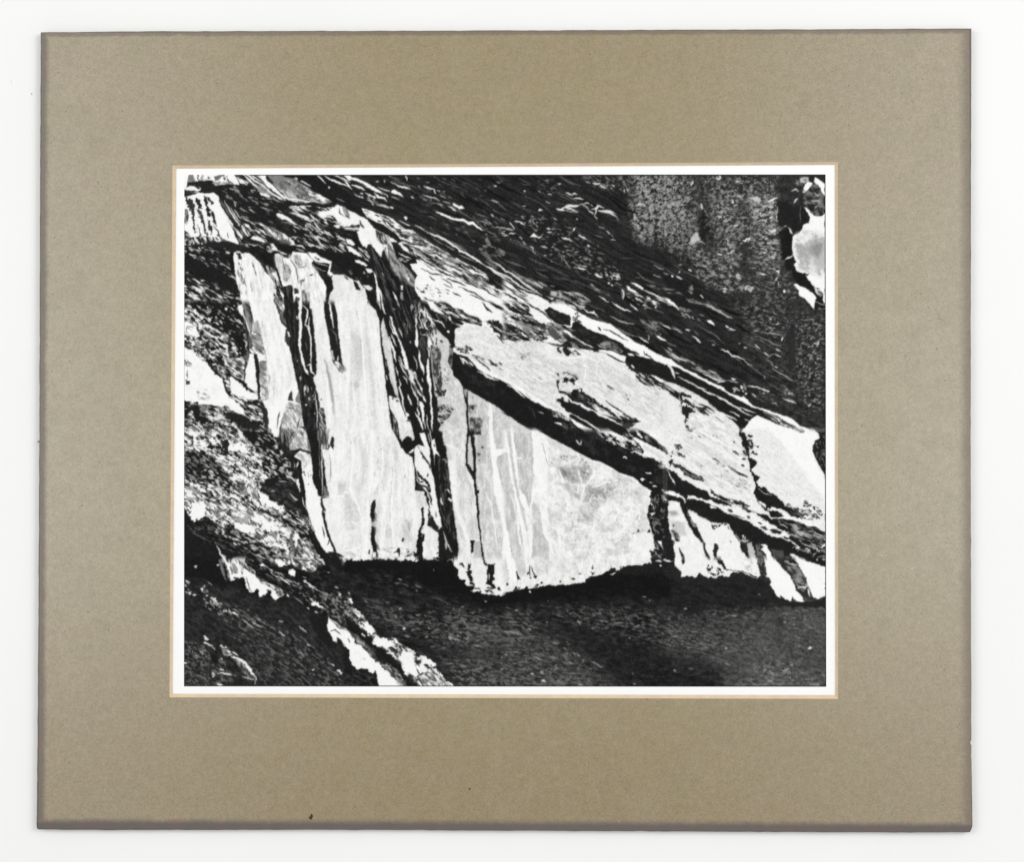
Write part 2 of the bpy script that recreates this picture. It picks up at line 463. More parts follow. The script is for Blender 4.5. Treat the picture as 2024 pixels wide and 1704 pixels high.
P 240 | 762 540 790 538 808 560 795 582 775 570
S 200 14 | 690 580 760 610 840 650
S 240 10 | 790 625 840 650
S 210 14 | 900 645 970 680 1040 715
S 240 16 | 1900 145 1935 150
S 235 14 | 1860 500 1890 540
S 200 14 | 1870 325 1960 360
S 150 10 | 1760 620 1860 635
S 170 12 | 1880 670 2040 680
S 140 10 | 1660 490 1830 550
S 200 14 | 1990 735 2030 755
D 160 20 28 12 60 10 | 1640 560 2030 560 2030 760 1780 760
D 140 20 28 12 70 12 | 1600 880 2030 880 2030 1060 1800 1020
T 44 130 75 30 20 .55 .25 | 1780 790 1820 790 1870 910 1850 910 1780 850
# grey wispy line strata
T 50 150 34 140 14 .45 .3 s30 | 1060 680 1100 670 1200 760 1330 840 1480 900 1570 950 1540 980 1400 900 1200 790
S 230 16 | 1040 715 1120 760 1230 800
S 244 22 | 1100 755 1230 800 1330 860 1420 920 1470 980
S 246 24 | 1400 900 1480 970 1560 1010 1680 1080 1780 1150
S 130 12 | 1100 790 1180 840 1260 890
S 150 14 | 1290 900 1400 960
S 160 10 | 1460 1010 1560 1060 1680 1110
T 60 140 40 80 20 .5 .3 s40 | 1730 980 1800 980 1880 1100 1960 1180 1900 1180 1820 1080
S 240 16 | 1880 1100 1960 1150 2040 1210
S 246 22 | 1780 1150 1860 1190 1940 1240 2040 1290
S 244 18 | 1840 1190 1920 1250 2040 1330
S 150 12 | 1780 1100 1940 1200
# W1/W2 pale strata belt
P 240 | -20 415 90 455 190 515 290 570 400 690 480 730 600 800 690 860 560 860 520 930 460 1040 400 960 340 880 230 880 180 770 200 640 90 640 -20 680
P 244 | 215 425 290 440 420 490 600 545 680 620 780 695 870 705 960 780 1100 870 1300 990 1450 1080 1680 1190 1800 1260 1840 1310 1950 1385 2044 1430 2044 1640 1000 1640 900 1480 890 1290 940 1290 870 1200 820 1130 930 1130 900 1060 760 960 690 870 760 850 700 800 640 730 500 640 400 600 290 540
T 45 240 30 110 16 .3 .18 | 700 830 870 900 860 690 960 780 1100 870 1300 990 1450 1080 1680 1190 1830 1290 1950 1385 2044 1430 2044 1560 1800 1480 1540 1380 1360 1300 1100 1200 960 1100 900 1060 800 960
T 70 235 34 60 20 .4 .28 | 660 690 780 700 870 710 960 790 1180 920 1420 1080 1380 1100 1180 1000 940 860 820 830 720 790
P 34 | 215 415 240 470 290 545 400 605 500 645 640 735 700 800 730 860 690 858 600 800 480 730 390 680 290 560 180 505 -20 410 -20 330
K 40 30 90 12 .66 .12 | 260 450 600 560 760 700 840 850 600 690 400 590 300 530
D 50 10 25 8 90 16 | 300 480 600 560 680 680 420 580
S 60 14 | 640 720 720 740 700 790
# dark strokes in the belt
S 40 22 | 700 820 800 850 900 900
S 45 16 | 860 870 960 900 1060 900
S 42 20 | 860 820 980 850 1060 880
S 42 16 | 1000 950 1100 1000 1200 1010
S 50 16 | 1100 920 1220 980 1320 1040
S 36 20 | 760 970 880 1040 930 1080
S 38 20 | 1080 1080 1160 1130 1260 1150
S 38 24 | 1140 1120 1260 1200 1340 1230
S 36 16 | 1160 1200 1290 1260 1400 1300
S 36 18 | 940 1050 1060 1120 1180 1180
S 36 14 | 980 1190 1100 1250 1260 1280
S 36 16 | 1360 1220 1440 1260 1560 1310
S 36 16 | 1410 1160 1500 1180 1600 1240
S 34 18 | 1300 1020 1420 1060
S 34 16 | 1440 1100 1560 1180 1700 1230
S 36 16 | 1480 1200 1640 1290 1700 1300
S 36 16 | 1660 1260 1760 1300 1830 1380
S 34 18 | 1300 1320 1460 1370 1540 1410
S 34 16 | 1560 1310 1700 1380 1820 1420
P 34 | 1800 1270 1850 1300 1950 1385 2044 1440 2044 1480 1930 1440 1850 1380
S 34 14 | 1700 1420 1840 1500 1980 1570
S 34 16 | 1450 1420 1600 1480 1720 1540 1800 1600
S 34 14 | 1590 1520 1720 1570 1820 1620
S 40 18 | 1080 1290 1150 1340
S 44 12 | 1230 1310 1360 1380 1380 1430
S 44 12 | 1260 1390 1370 1440
S 60 12 | 1100 1410 1180 1450
S 36 20 | 1380 1490 1480 1560 1500 1600
S 50 10 | 1280 1460 1340 1480
T 60 220 30 70 16 .5 .25 | 1480 1200 1640 1260 1840 1400 1700 1400 1560 1310
T 120 235 30 80 18 .4 .3 | 1240 990 1440 1090 1380 1160 1240 1100
# gray patch + left parts
T 60 150 60 60 18 .45 .3 | -10 420 60 470 80 560 20 540
S 70 26 | 200 580 220 640 260 680
T 50 240 10 90 14 .5 .2 | -20 660 180 660 200 700 120 720 -20 700
P 30 | -20 690 130 710 160 800 240 900 320 980 380 1100 300 1040 200 950 100 860 -20 780
S 60 20 | 0 730 120 790
P 244 | 20 812 90 830 140 880 110 900 50 870
P 245 | 160 720 220 720 260 770 300 880 290 930 240 900 210 840
P 244 | 30 900 100 920 200 1000 240 1050 150 1020 60 960
S 240 30 | -10 850 40 890
S 235 26 | 210 990 280 1040
S 225 22 | 300 820 350 880
S 230 14 | 250 950 310 1000
T 40 200 50 70 14 .5 .2 | 180 920 300 980 360 1080 330 1110 240 1060
P 32 | -20 960 140 1010 330 1110 400 1240 400 1380 300 1400 240 1350 130 1330 -20 1270
P 244 | 142 1085 180 1080 260 1120 302 1145 290 1160 220 1140 150 1115
P 240 | 270 1185 350 1195 365 1230 340 1250 300 1230
S 220 22 | 245 1240 270 1255
S 100 22 | 60 1220 100 1260
D 90 10 40 20 40 12 | 20 1180 300 1240 360 1360 60 1300
# left light pillar top
P 228 | -20 1270 40 1300 130 1340 180 1345 260 1420 300 1560 305 1640 -20 1640
A 14 76 120 20 | -20 1300 260 1420 300 1640 -20 1640
S 40 16 | 0 1290 60 1330
P 34 | 126 1345 160 1360 200 1420 215 1470 160 1455 130 1410
P 225 | 240 1400 320 1400 365 1450 340 1470 280 1460
P 215 | 330 1480 370 1500 350 1520
P 30 | 230 1390 260 1420 300 1530 300 1640 400 1640 390 1500 330 1480 260 1440
# dark fan
P 33 | 340 880 400 960 465 1040 560 1060 620 1210 700 1310 870 1440 960 1560 1000 1640 380 1640 380 1260 330 1100
T 26 84 66 180 14 .6 .25 | 340 880 400 960 465 1040 600 1200 760 1360 900 1460 960 1640 400 1640 400 1260
P 245 | 365 860 440 900 480 1040 460 1030 420 960 390 890
S 240 26 | 520 830 540 930 560 1050
S 200 14 | 480 780 490 870 560 1080
S 242 26 | 560 850 610 900 620 960 640 1060
S 235 14 | 575 850 600 950 600 1040
P 120 | 555 900 600 900 650 1000 700 1100 800 1180 860 1250 900 1330 890 1430 800 1390 700 1300 610 1200 560 1050
T 80 175 55 90 24 .5 .35 | 570 940 650 1010 700 1110 800 1190 860 1260 900 1340 880 1430 800 1390 700 1300 610 1200 580 1080
P 245 w12 | 800 1255 815 1260 828 1340 812 1340
S 160 10 | 640 1260 720 1300
T 60 200 70 90 24 .45 .3 | 400 700 560 780 600 830 560 900 480 880 420 830
S 240 14 | 370 860 420 960 470 1040
P 32 | 640 905 700 935 720 980 800 990 900 1060 935 1130 830 1130 870 1200 930 1290 900 1330 870 1240 780 1150 690 1080 655 1000
S 235 14 | 690 1000 780 1040 860 1070
D 230 6 15 8 50 10 | 700 1060 840 1060 840 1110 720 1100
S 230 14 | 870 920 900 1000 920 1040
P 245 | 370 1225 410 1280 430 1400 480 1500 490 1640 420 1640 415 1500 400 1330
S 40 14 | 455 1500 470 1640
S 246 24 | 620 1480 660 1560 690 1640
P 240 | 720 1405 745 1410 750 1460 730 1460
P 150 | 715 1495 745 1490 755 1600 725 1580
S 170 12 | 480 1240 510 1290
P 244 | 915 1300 960 1280 1100 1360 1160 1440 1300 1500 1400 1520 1500 1560 1490 1640 1000 1640 920 1520 905 1400
K 60 25 40 12 .85 .1 | 920 1400 1100 1400 1360 1500 1000 1640
P 36 | 920 1500 960 1540 1000 1640 940 1640 880 1480
@20
T 36 110 20 40 12 .84 .14 s60 | 360 500 760 560 1100 880 1480 1200 1400 1400 900 1240 600 1060 300 820
T 36 100 15 40 12 .86 .12 s60 | 0 480 320 500 560 640 480 800 300 700 60 640
T 36 105 20 40 12 .82 .14 s40 | 430 60 620 60 700 200 560 280 440 240
T 40 120 40 36 14 .7 .2 s60 | 960 20 1560 0 1600 240 1300 200 1080 120
S 90 12 | 200 110 260 130 320 140
S 120 11 | 450 125 520 155
S 139 15 | 510 70 560 80 540 100
S 213 21 = | 262 208 266 218
S 209 18 | 676 125 714 127
S 186 10 | 590 170 620 185
S 186 10 | 430 205 470 235
S 209 18 | 548 245 600 262
S 186 16 | 235 398 280 400
P 235 | 425 462 450 438 495 460 450 468
S 195 11 | 525 345 580 370
S 227 20 | 778 238 870 265
S 218 16 | 860 240 925 255
S 223 20 | 880 300 940 300 1000 318
S 158 9 | 840 300 900 310
S 223 21 | 1120 115 1170 120 1215 122
S 223 15 | 1205 145 1280 175
S 139 20 | 1040 80 1090 120
S 204 16 | 1372 140 1395 152
S 186 10 | 1350 175 1370 170
S 176 10 | 1440 150 1460 130
S 199 16 | 1510 185 1520 230
S 199 16 | 1545 175 1560 215
S 228 28 | 785 392 860 400 940 408
S 228 20 | 690 460 780 410 860 410
S 228 21 | 760 420 860 440 930 480
S 228 26 | 665 440 720 450 770 460
S 195 11 | 740 450 860 475 930 485
S 213 11 | 920 410 980 380 1010 395 1060 430 1080 470
S 209 15 | 1000 380 1060 360 1080 380
S 195 20 | 1070 460 1120 490 1120 510
S 209 11 | 1090 380 1120 400
S 225 21 | 1170 390 1185 420 1160 440 1160 480 1140 520
S 225 18 | 1100 440 1150 430 1200 400 1260 430
S 209 11 | 1140 520 1180 570
S 228 25 | 1190 460 1260 470 1340 490 1420 540
S 218 15 | 1260 455 1340 470 1410 500
S 120 12 | 1400 540 1450 590
S 167 21 | 920 555 925 580
S 199 13 | 620 555 670 578
S 186 9 | 430 555 470 585
S 223 18 | 130 590 200 605 260 645
S 213 15 | 70 605 110 660 130 700
S 195 13 | 0 685 60 690 120 710
S 223 18 | 60 748 145 745
S 227 21 | -10 770 50 775
S 195 15 | 190 790 225 825
S 186 16 | 240 850 280 890
S 195 10 | 75 820 90 835
S 218 23 | 535 685 580 690
S 186 11 | 590 690 640 695
S 209 18 | 545 730 600 735
P 240 | 870 685 905 672 890 710 868 720
P 235 | 330 790 370 750 440 790 490 765 450 810 410 795 360 795
D 160 18 30 30 40 14 | 180 500 420 540 420 740 240 620
T 40 200 60 50 18 .5 .2 | 320 910 360 910 430 980 390 1010 330 950
S 223 16 | 475 905 520 925 550 935
S 209 15 | 500 1020 535 1035
S 158 11 | 590 1090 610 1110
S 223 21 | 725 800 760 815 820 820 850 850
S 167 10 | 800 775 830 780
S 227 20 | 930 765 1000 800 1050 830
S 130 9 | 1040 825 1130 870
S 227 28 | 1045 910 1080 910
S 139 11 | 1180 900 1195 920
S 148 10 | 1140 765 1250 800
S 167 11 | 1200 660 1270 690
S 209 16 | 1290 715 1340 760
S 130 9 | 1340 760 1400 800
S 209 11 | 1340 825 1410 835
S 186 11 | 780 965 830 962
S 195 15 | 740 985 745 970
S 186 11 | 890 980 930 985
D 130 40 20 30 36 12 | 600 900 1100 960 1100 1200 820 1200
S 199 16 | 1030 1060 1060 1070
S 186 13 | 775 1100 800 1140
S 130 9 | 800 1130 830 1200
S 227 23 | 940 1185 990 1200 1035 1215
S 186 15 | 980 1160 1050 1165
S 167 11 | 1170 1170 1220 1160
S 227 28 | 1145 1260 1190 1290 1240 1310
S 209 15 | 1280 1260 1310 1295
S 223 23 | 1365 1275 1440 1300 1450 1280
S 204 11 | 1330 1235 1350 1235
S 186 10 | 1370 1330 1470 1325
S 218 23 | 1310 1370 1340 1380
S 209 21 | 1350 1390 1370 1410
S 167 10 | 1400 1370 1480 1400
D 190 14 40 40 40 14 | 1200 1220 1480 1260 1480 1340 1240 1300
P 247 | 1585 1370 1650 1375 1700 1400 1760 1440 1740 1460 1690 1430 1640 1395
P 246 | 1535 1410 1570 1420 1640 1465 1700 1510 1640 1500 1560 1460
S 228 21 | 1760 1460 1860 1510 2040 1590
S 223 21 | 1480 1450 1510 1500 1500 1580
S 120 16 | 1480 1480 1490 1560
T 40 220 25 50 14 .62 .2 | 1520 1480 1700 1520 2000 1590 2000 1640 1680 1640 1560 1560
S 227 21 | 1920 1560 2040 1620
T 40 120 8 90 16 .55 .3 s30 | 1780 1390 2040 1400 2040 1480 1860 1440
S 186 11 | 1880 1150 1950 1180 2010 1205
S 176 10 | 1880 1270 1980 1300
S 110 10 | 1650 1300 1720 1300
S 90 8 | 1460 1060 1640 1060
# smooth wave lines near band
S 90 14 | 380 1190 560 1220
S 100 14 | 400 1230 480 1280 560 1310
S 75 14 | 600 1310 760 1330 900 1350 1060 1430
S 110 14 | 0 1080 100 1120 280 1180
S 227 25 | -20 1205 100 1260 200 1340 340 1440 480 1530
S 227 21 | -20 1260 80 1310 180 1400 260 1450 400 1500
S 60 12 | 40 1240 140 1310 260 1420
T 90 170 35 60 18 .45 .3 s30 | 60 1190 200 1280 330 1320 500 1420 470 1450 300 1360 200 1320
S 209 18 | 370 1350 450 1420 490 1440
S 195 16 | 430 1360 540 1410
S 167 11 | 580 1400 640 1420
S 186 16 | 1090 1385 1130 1415
T 60 170 28 80 16 .45 .3 s30 | 1080 1390 1200 1450 1300 1480 1330 1520 1240 1510 1140 1460
S 227 15 | 1190 1540 1260 1580 1320 1615
T 38 190 22 60 16 .55 .25 s20 | 560 1480 740 1470 960 1500 1100 1600 1060 1640 860 1620 600 1540
S 213 15 | 730 1480 800 1495 860 1500
S 204 11 | 900 1500 1000 1550 1100 1610
P 240 | -20 1310 60 1340 160 1420 300 1500 420 1530 520 1580 640 1615 700 1640 -20 1640
S 34 20 | -20 1320 80 1380 200 1480 300 1530
S 30 16 | 60 1360 200 1450 330 1500
S 30 16 | -20 1400 60 1440 130 1500 220 1550
S 32 18 | 100 1500 250 1580 320 1615
S 32 22 | -20 1490 60 1530 160 1590 180 1640
T 90 230 33 60 16 .45 .3 | 40 1420 120 1460 300 1540 440 1600 300 1600 160 1520
S 38 26 | 440 1530 560 1590 600 1640
T 40 220 30 60 14 .6 .2 | 520 1540 700 1590 860 1640 620 1640
# lichen
B 175 0 20 15 .8 .1 s200 | 1620 0 2040 0 2040 460 1640 420
B 160 0 18 14 .82 .1 s200 | 1580 400 2040 440 2040 800 1740 820 1600 700
S 199 21 | 1660 400 1720 375 1790 405
S 186 16 | 1650 520 1650 590
S 186 18 | 1690 640 1690 690
S 176 18 | 1680 770 1760 790
S 176 16 | 1900 170 1990 190
@30
T 40 66 0 16 13 .5 .5 s200 | 380 0 1700 0 1720 300 1520 640 1600 1000 1600 1640 560 1400 380 700
B 185 0 24 20 .86 .08 s200 | 0 0 300 0 420 420 400 700 200 640 0 660
B 150 0 24 18 .82 .12 s200 | 0 560 380 560 500 900 620 1000 600 1140 200 1080 0 960
B 160 0 24 18 .82 .1 s200 | 420 0 1420 0 1420 300 1060 320 700 560 560 300
B 185 0 22 15 .74 .1 s260 | 640 340 900 320 900 560 1080 520 1080 300 1260 300 1400 300 1420 660 1100 700 660 700
B 205 -6 30 18 .66 .12 s160 | 1060 340 1240 380 1410 300 1420 660 1320 660 1180 600 1080 480
B 195 8 36 15 .66 .12 s160 | 1160 720 1420 700 1440 1100 1360 1120 1160 1100
B 190 10 30 17 .7 .1 s160 | 700 700 880 700 880 1100 760 1140 700 900
B 150 14 40 16 .7 .12 s60 | 300 980 900 1060 1020 1480 760 1500 400 1320
B 150 14 40 16 .72 .12 s60 | 1000 1080 1440 1100 1460 1240 1160 1300
B 120 10 34 16 .78 .1 s60 | 1000 1300 1560 1240 1700 1600 1100 1620
D 90 60 20 40 36 12 | 400 1200 1500 1200 1500 1600 600 1600
P 190 s20 | 320 830 380 740 410 730 450 780 450 840 360 880 330 880
S 235 18 | 420 750 450 800 460 830
S 200 10 | 400 880 460 850 510 890
P 200 s16 | 1060 295 1160 285 1215 330 1190 370 1120 340
S 240 26 | 1300 350 1380 310 1410 300
S 235 18 | 1415 400 1420 480 1400 580
P 235 | 1290 690 1340 705 1400 690 1400 730 1330 740
S 245 22 | 980 830 1010 850 1030 820 1070 820 1040 850
S 220 20 | 330 150 350 110 360 80
S 220 18 = | 660 40 680 65 710 40 700 20
S 230 20 | 890 90 940 95
S 225 22 | 460 370 470 440
S 190 14 | 500 460 550 540
S 220 24 | 660 540 720 545
S 220 24 | 870 655 920 640
S 225 22 | 850 330 860 370
S 220 18 | 900 270 960 280
S 230 22 | 660 1010 720 1015
S 215 26 | 820 1000 860 960 870 980
S 220 22 | 890 1270 940 1275
P 180 | 890 1280 950 1290 960 1340 900 1320
S 220 22 | 1190 1255 1270 1270
S 230 20 | 1390 1230 1430 1230 1430 1270
S 200 16 | 1390 1350 1420 1300
P 180 w14 | 1010 1440 1070 1405 1115 1440 1090 1490 1030 1470
P 70 | 1050 1420 1070 1430 1060 1450
S 220 22 | 730 1445 790 1455
S 210 18 | 740 1480 770 1490
S 245 30 = | 1500 1470 1505 1485
S 220 14 | 1420 1370 1440 1410
S 210 24 | 300 1200 340 1230
S 190 20 | 180 1250 190 1220
S 150 16 | 170 1150 220 1140
P 34 s30 w14 | 430 560 480 460 540 500 540 620 600 800 500 880 440 780 410 680
T 40 60 0 30 22 .5 .4 s120 | 1420 0 1650 0 1640 300 1560 640 1470 560 1430 300
P 36 w14 s20 | 1420 300 1560 380 1740 400 1820 560 1810 620 1740 640 1720 700 1680 750 1600 740 1560 660 1500 660 1420 640
P 28 w14 s16 | 1450 720 1560 680 1600 780 1600 1020 1540 1050 1500 1080 1460 1000
S 245 12 | 1590 215 1640 185 1680 215
S 240 18 | 1625 365 1640 330 1670 312
S 190 14 | 1500 670 1535 650
S 230 18 | 1555 670 1580 720 1600 760
S 120 8 | 1700 400 1700 620
P 190 s20 | 1690 60 1720 40 1810 36 1812 90 1760 110 1700 110
P 90 s20 | 1740 70 1780 60 1775 90
T 70 150 20 40 30 .5 .3 s20 | 1640 60 1700 100 1740 160 1640 130
P 250 w5 | 1762 130 1800 98 1856 115 1835 160 1800 190 1772 218 1745 180
P 48 | 1850 40 1900 36 2060 36 2060 140 1960 60
P 250 w5 | 1868 95 1882 40 1900 38 1960 75 2010 140 2012 270 1980 250 1960 180 1900 130
P 190 | 1730 220 1760 190 1775 215 1750 240
T 40 120 40 50 30 .5 .3 | 1770 230 1830 160 1870 125 1930 140 1970 220 2010 280 2012 490 1930 535 1860 510 1800 430 1745 360 1740 280
P 40 s20 | 1780 380 1840 370 1900 380 1880 440 1830 480
S 170 20 | 1880 230 1920 280 1960 250
S 180 20 | 1840 330 1940 340 1950 370
S 165 20 | 1880 430 1920 400
P 246 w5 | 1755 412 1790 425 1830 480 1870 520 1920 538 1960 530 2012 495 2012 1640 1960 1640 1990 1560 1940 1480 1850 1390 1760 1280 1660 1220 1620 1150 1640 1070 1610 1020 1600 900 1610 780 1680 750 1720 700 1740 640 1810 620 1820 560 1800 500
T 165 240 50 120 70 .5 .45 s60 | 1640 760 1760 700 1940 740 2012 800 2012 1240 1960 1300 1800 1240 1680 1180 1640 1060 1630 900
P 150 s120 | 1790 900 1900 820 2012 860 2012 1080 1900 1080 1820 1010
P 190 s60 | 2040 900 1900 1100 1820 1060 1880 1160 1980 1200
P 30 w12 | 1500 1090 1540 1050 1640 1060 1640 1120 1580 1140 1620 1170 1650 1220 1560 1220 1500 1150
P 28 w10 | 1600 1240 1700 1235 1820 1265 1800 1290 1760 1280 1850 1390 1940 1480 1980 1520 1900 1540 1860 1490 1760 1440 1680 1400 1620 1340
S 215 20 | 1510 1080 1560 1050 1620 1030
T 80 230 40 40 24 .5 .25 | 1880 1430 1930 1440 1990 1510 1980 1560 1900 1520
P 247 w5 | 1620 1395 1650 1380 1760 1440 1860 1510 1900 1560 1880 1640 1820 1640 1760 1570 1690 1530 1680 1470
P 34 w12 | 1900 1530 1980 1560 2000 1640 1880 1640
# bottom-left strata
P 34 s20 | -20 1230 100 1290 240 1330 420 1470 560 1540 600 1640 -20 1640
S 240 14 | -20 1245 40 1270
S 245 22 | 80 1275 110 1300
S 245 16 | 145 1295 220 1325
T 50 170 10 120 14 .5 .3 | -20 1430 120 1440 150 1470 -20 1470
T 50 150 12 120 14 .5 .3 | 0 1490 180 1490 240 1530 60 1510
S 225 18 | 440 1530 470 1545 490 1570
T 50 190 14 90 12 .5 .3 | 250 1550 420 1600 520 1640 300 1620
S 247 36 | -40 1550 40 1590 100 1640
D 130 10 60 20 50 14 | 300 1420 350 1420 350 1500 300 1500
@01
P 30 w20 | 60 -20 740 -20 760 480 800 600 780 780 620 600 420 380 240 200 150 60
T 32 225 34 40 14 .84 .14 | -10 -20 740 -20 760 480 700 700 420 460 200 200 40 60
T 36 240 34 40 15 .45 .18 | -10 -20 80 0 140 80 260 200 180 260 60 220 -10 200
P 248 w16 | -10 230 60 230 150 300 180 360 200 440 140 470 40 440 -10 450
D 100 12 20 40 60 9 | 0 290 160 320 160 440 0 440
T 50 240 40 40 16 .5 .2 | -10 420 120 440 250 640 300 740 200 690 100 600 -10 540
T 40 240 36 44 15 .42 .18 | 160 250 300 280 560 420 720 640 780 760 760 1000 600 920 560 820 460 640 300 660 240 500
P 150 | 160 490 200 490 210 560 180 580
P 30 | 340 570 380 560 410 590 380 620 345 610
P 40 w14 | 470 700 560 700 610 740 600 830 520 780
P 32 w14 | 250 735 340 720 380 760 360 840 300 810
P 246 | 700 40 740 20 750 180 700 140 680 60
P 246 | 520 65 550 80 540 110 515 90
S 245 14 | 770 480 790 520 780 580
P 30 w14 | 610 440 700 400 760 450 770 600 700 580
# big white lower left
P 248 w14 | -10 570 80 610 210 710 300 800 400 880 490 960 520 1060 560 1180 640 1240 760 1320 800 1400 800 1460 720 1440 600 1360 520 1300 440 1340 320 1320 200 1280 60 1250 -10 1250
D 110 14 70 30 70 14 | 0 700 80 720 60 1040 0 940
P 60 | 30 1000 80 1000 70 1040 30 1040
B 170 20 60 16 .7 .12 | 160 1100 300 1100 340 1240 180 1240
T 40 240 45 50 16 .5 .2 w14 | 300 760 420 800 520 920 520 1020 480 960 400 900
S 30 34 | 300 770 400 880 480 960
S 34 26 | 500 990 540 1120 600 1200
P 247 w12 | 580 960 640 920 740 1040 840 1140 940 1180 920 1300 860 1280 700 1200 600 1140
T 60 245 40 50 15 .45 .2 | 480 640 620 720 760 740 780 900 760 1000 620 920 520 780
S 34 30 | 590 920 690 990 770 1050 800 1120
P 34 w16 | 700 1010 760 1000 820 1100 800 1110
T 36 240 30 50 15 .45 .18 | 560 1170 760 1200 960 1260 1000 1400 1000 1600 800 1480 740 1340
P 40 | 870 1240 930 1230 950 1280 900 1290
S 34 20 | 730 1230 800 1320 900 1420 980 1440
P 34 w20 | -10 1250 60 1260 80 1310 -10 1300
T 34 230 36 46 16 .56 .2 | -10 1290 300 1290 560 1340 760 1440 1020 1540 1060 1640 -10 1640
P 40 w20 s24 | 500 1380 620 1380 760 1450 960 1540 1040 1640 800 1640 640 1520 540 1470
P 36 w16 | 90 1300 200 1300 210 1500 150 1500
P 120 s20 | 220 1300 280 1300 260 1400 210 1390
P 220 | 420 1430 480 1410 490 1480 420 1480
# white column left with grey facet
P 247 | 735 -20 1142 -20 1180 80 1210 180 1240 270 1310 330 1280 400 1275 490 1330 560 1360 660 1390 820 1410 960 1440 1040 1450 1110 1480 1280 1500 1480 1545 1640 1180 1640 1080 1640 1080 1500 1060 1380 1010 1280 970 1180 940 1000 920 800 900 680 840 620 820 500 780 300 740 100
T 60 160 82 120 20 .5 .4 | 745 -20 830 -20 870 200 860 420 880 560 840 600 800 460 770 250
S 40 16 | 740 20 780 200 800 400 830 560 900 640
S 40 22 | 780 0 830 60 860 160 880 260
S 235 16 | 760 160 820 320 850 460
P 185 s30 | 870 250 940 240 980 330 985 420 940 400 870 370
T 120 200 35 60 22 .5 .3 | 860 400 990 420 1030 650 1000 670 900 600 860 520
S 40 14 | 880 370 940 400 985 430
S 70 10 | 870 440 960 480
S 60 14 | 890 550 960 610 1020 660
P 100 w14 s26 | 780 620 820 600 820 740 790 780 770 720
P 36 | 880 650 930 660 960 800 960 1000 970 1100 960 1230 940 1180 920 900 900 740
P 247 w4 | 830 650 880 650 900 800 920 1000 940 1130 880 1120 820 1080 770 1000 780 860 820 760
S 40 16 | 770 800 775 900 765 980
P 50 w8 | 955 1180 1000 1290 1060 1380 1080 1500 1090 1640 1050 1640 1020 1500 1000 1330
T 120 240 25 90 22 .4 .3 | 960 740 1050 740 1060 1000 1140 1040 1140 1240 1000 1240 960 1000
S 60 10 | 960 760 1030 750
S 90 9 | 970 820 1040 850
S 90 9 | 980 900 1040 920
S 90 9 | 985 960 1050 990
S 80 9 | 990 1050 1060 1110
S 60 12 | 1090 740 1100 840 1150 900
S 100 10 | 1140 960 1160 1050
P 185 s34 | 1085 1060 1140 1040 1140 1240 1095 1240
S 60 14 | 1205 370 1240 440
S 60 12 | 1190 400 1210 480
P 226 s60 | 1330 640 1390 840 1420 980 1330 1100 1250 1100 1260 900
P 247 s20 | 1320 1100 1370 1110 1300 1300 1200 1500 1100 1640 1090 1400 1180 1260
P 60 | 1340 1150 1365 1110 1390 1250 1320 1240
P 130 s16 | 1410 1230 1460 1110 1490 1290 1420 1260
T 140 230 60 60 24 .45 .35 | 1310 1260 1400 1280 1480 1290 1500 1440 1500 1640 1200 1640 1240 1480
S 50 14 | 1220 1380 1190 1500 1180 1600
S 60 14 | 1240 1500 1215 1640
S 245 16 | 1270 1300 1220 1480 1180 1620
S 60 12 | 1300 1330 1400 1350
P 34 | 1470 1570 1540 1570 1560 1640 1500 1590
S 90 16 | 1480 1450 1430 1600
# leaf facets by the crack
T 120 240 60 40 20 .5 .3 | 1160 -20 1270 -20 1280 80 1250 170 1220 150 1180 60
S 40 20 | 1150 -20 1200 90 1280 160
P 100 | 1215 160 1250 165 1290 230 1310 300 1260 290 1225 230
S 40 16 | 1215 180 1240 260 1310 300
P 60 | 1290 350 1320 340 1340 440 1390 490 1400 540 1340 560 1280 480
P 240 | 1310 370 1330 370 1345 440 1320 430
P 245 | 1360 470 1385 450 1395 490 1370 500
# main black crack
P 34 | 1270 -20 1440 -20 1450 60 1445 160 1450 330 1450 560 1480 620 1490 740 1560 860 1620 980 1650 1100 1690 1220 1720 1480 1720 1640 1550 1640 1520 1500 1490 1280 1450 1090 1430 1000 1400 860 1370 620 1340 520 1350 440 1320 300 1290 160
T 30 62 84 140 18 .6 .3 | 1290 0 1430 0 1440 400 1480 800 1640 1200 1700 1620 1560 1620 1480 1200 1380 700 1330 300
D 200 10 85 8 60 14 | 1420 660 1480 1060 1640 1100 1680 1500 1560 1300
S 230 18 | 1530 1060 1530 1130
S 235 20 | 1545 1290 1550 1310
S 225 14 | 1430 180 1440 220
S 235 12 | 1660 1130 1690 1400 1690 1600
# pale ribs right of crack
P 243 | 1440 -20 1510 -20 1500 80 1485 200 1500 340 1480 480 1490 620 1520 720 1540 830 1600 900 1600 940 1540 880 1490 760 1470 620 1450 540 1460 340 1450 160 1470 60
P 36 | 1520 -20 1590 -20 1600 120 1640 220 1630 330 1660 500 1660 650 1680 880 1640 860 1620 700 1600 640 1600 420 1540 300 1500 300 1500 180 1490 100
S 243 20 | 1510 40 1560 100 1560 200 1530 290
S 244 22 | 1590 190 1580 300 1590 380 1610 500 1610 660 1610 780
S 240 16 | 1530 270 1570 320 1590 400
P 38 | 1500 320 1540 320 1590 430 1600 560 1600 760 1560 800 1520 740 1490 600 1490 450
S 90 16 | 1540 500 1560 600
P 34 | 1560 820 1590 820 1610 920 1590 960
S 244 26 | 1560 800 1600 780 1620 880 1660 920
P 34 | 1640 950 1680 950 1685 990 1650 1000
S 60 12 | 1650 1000 1690 1080 1660 1090
# light pillar 1
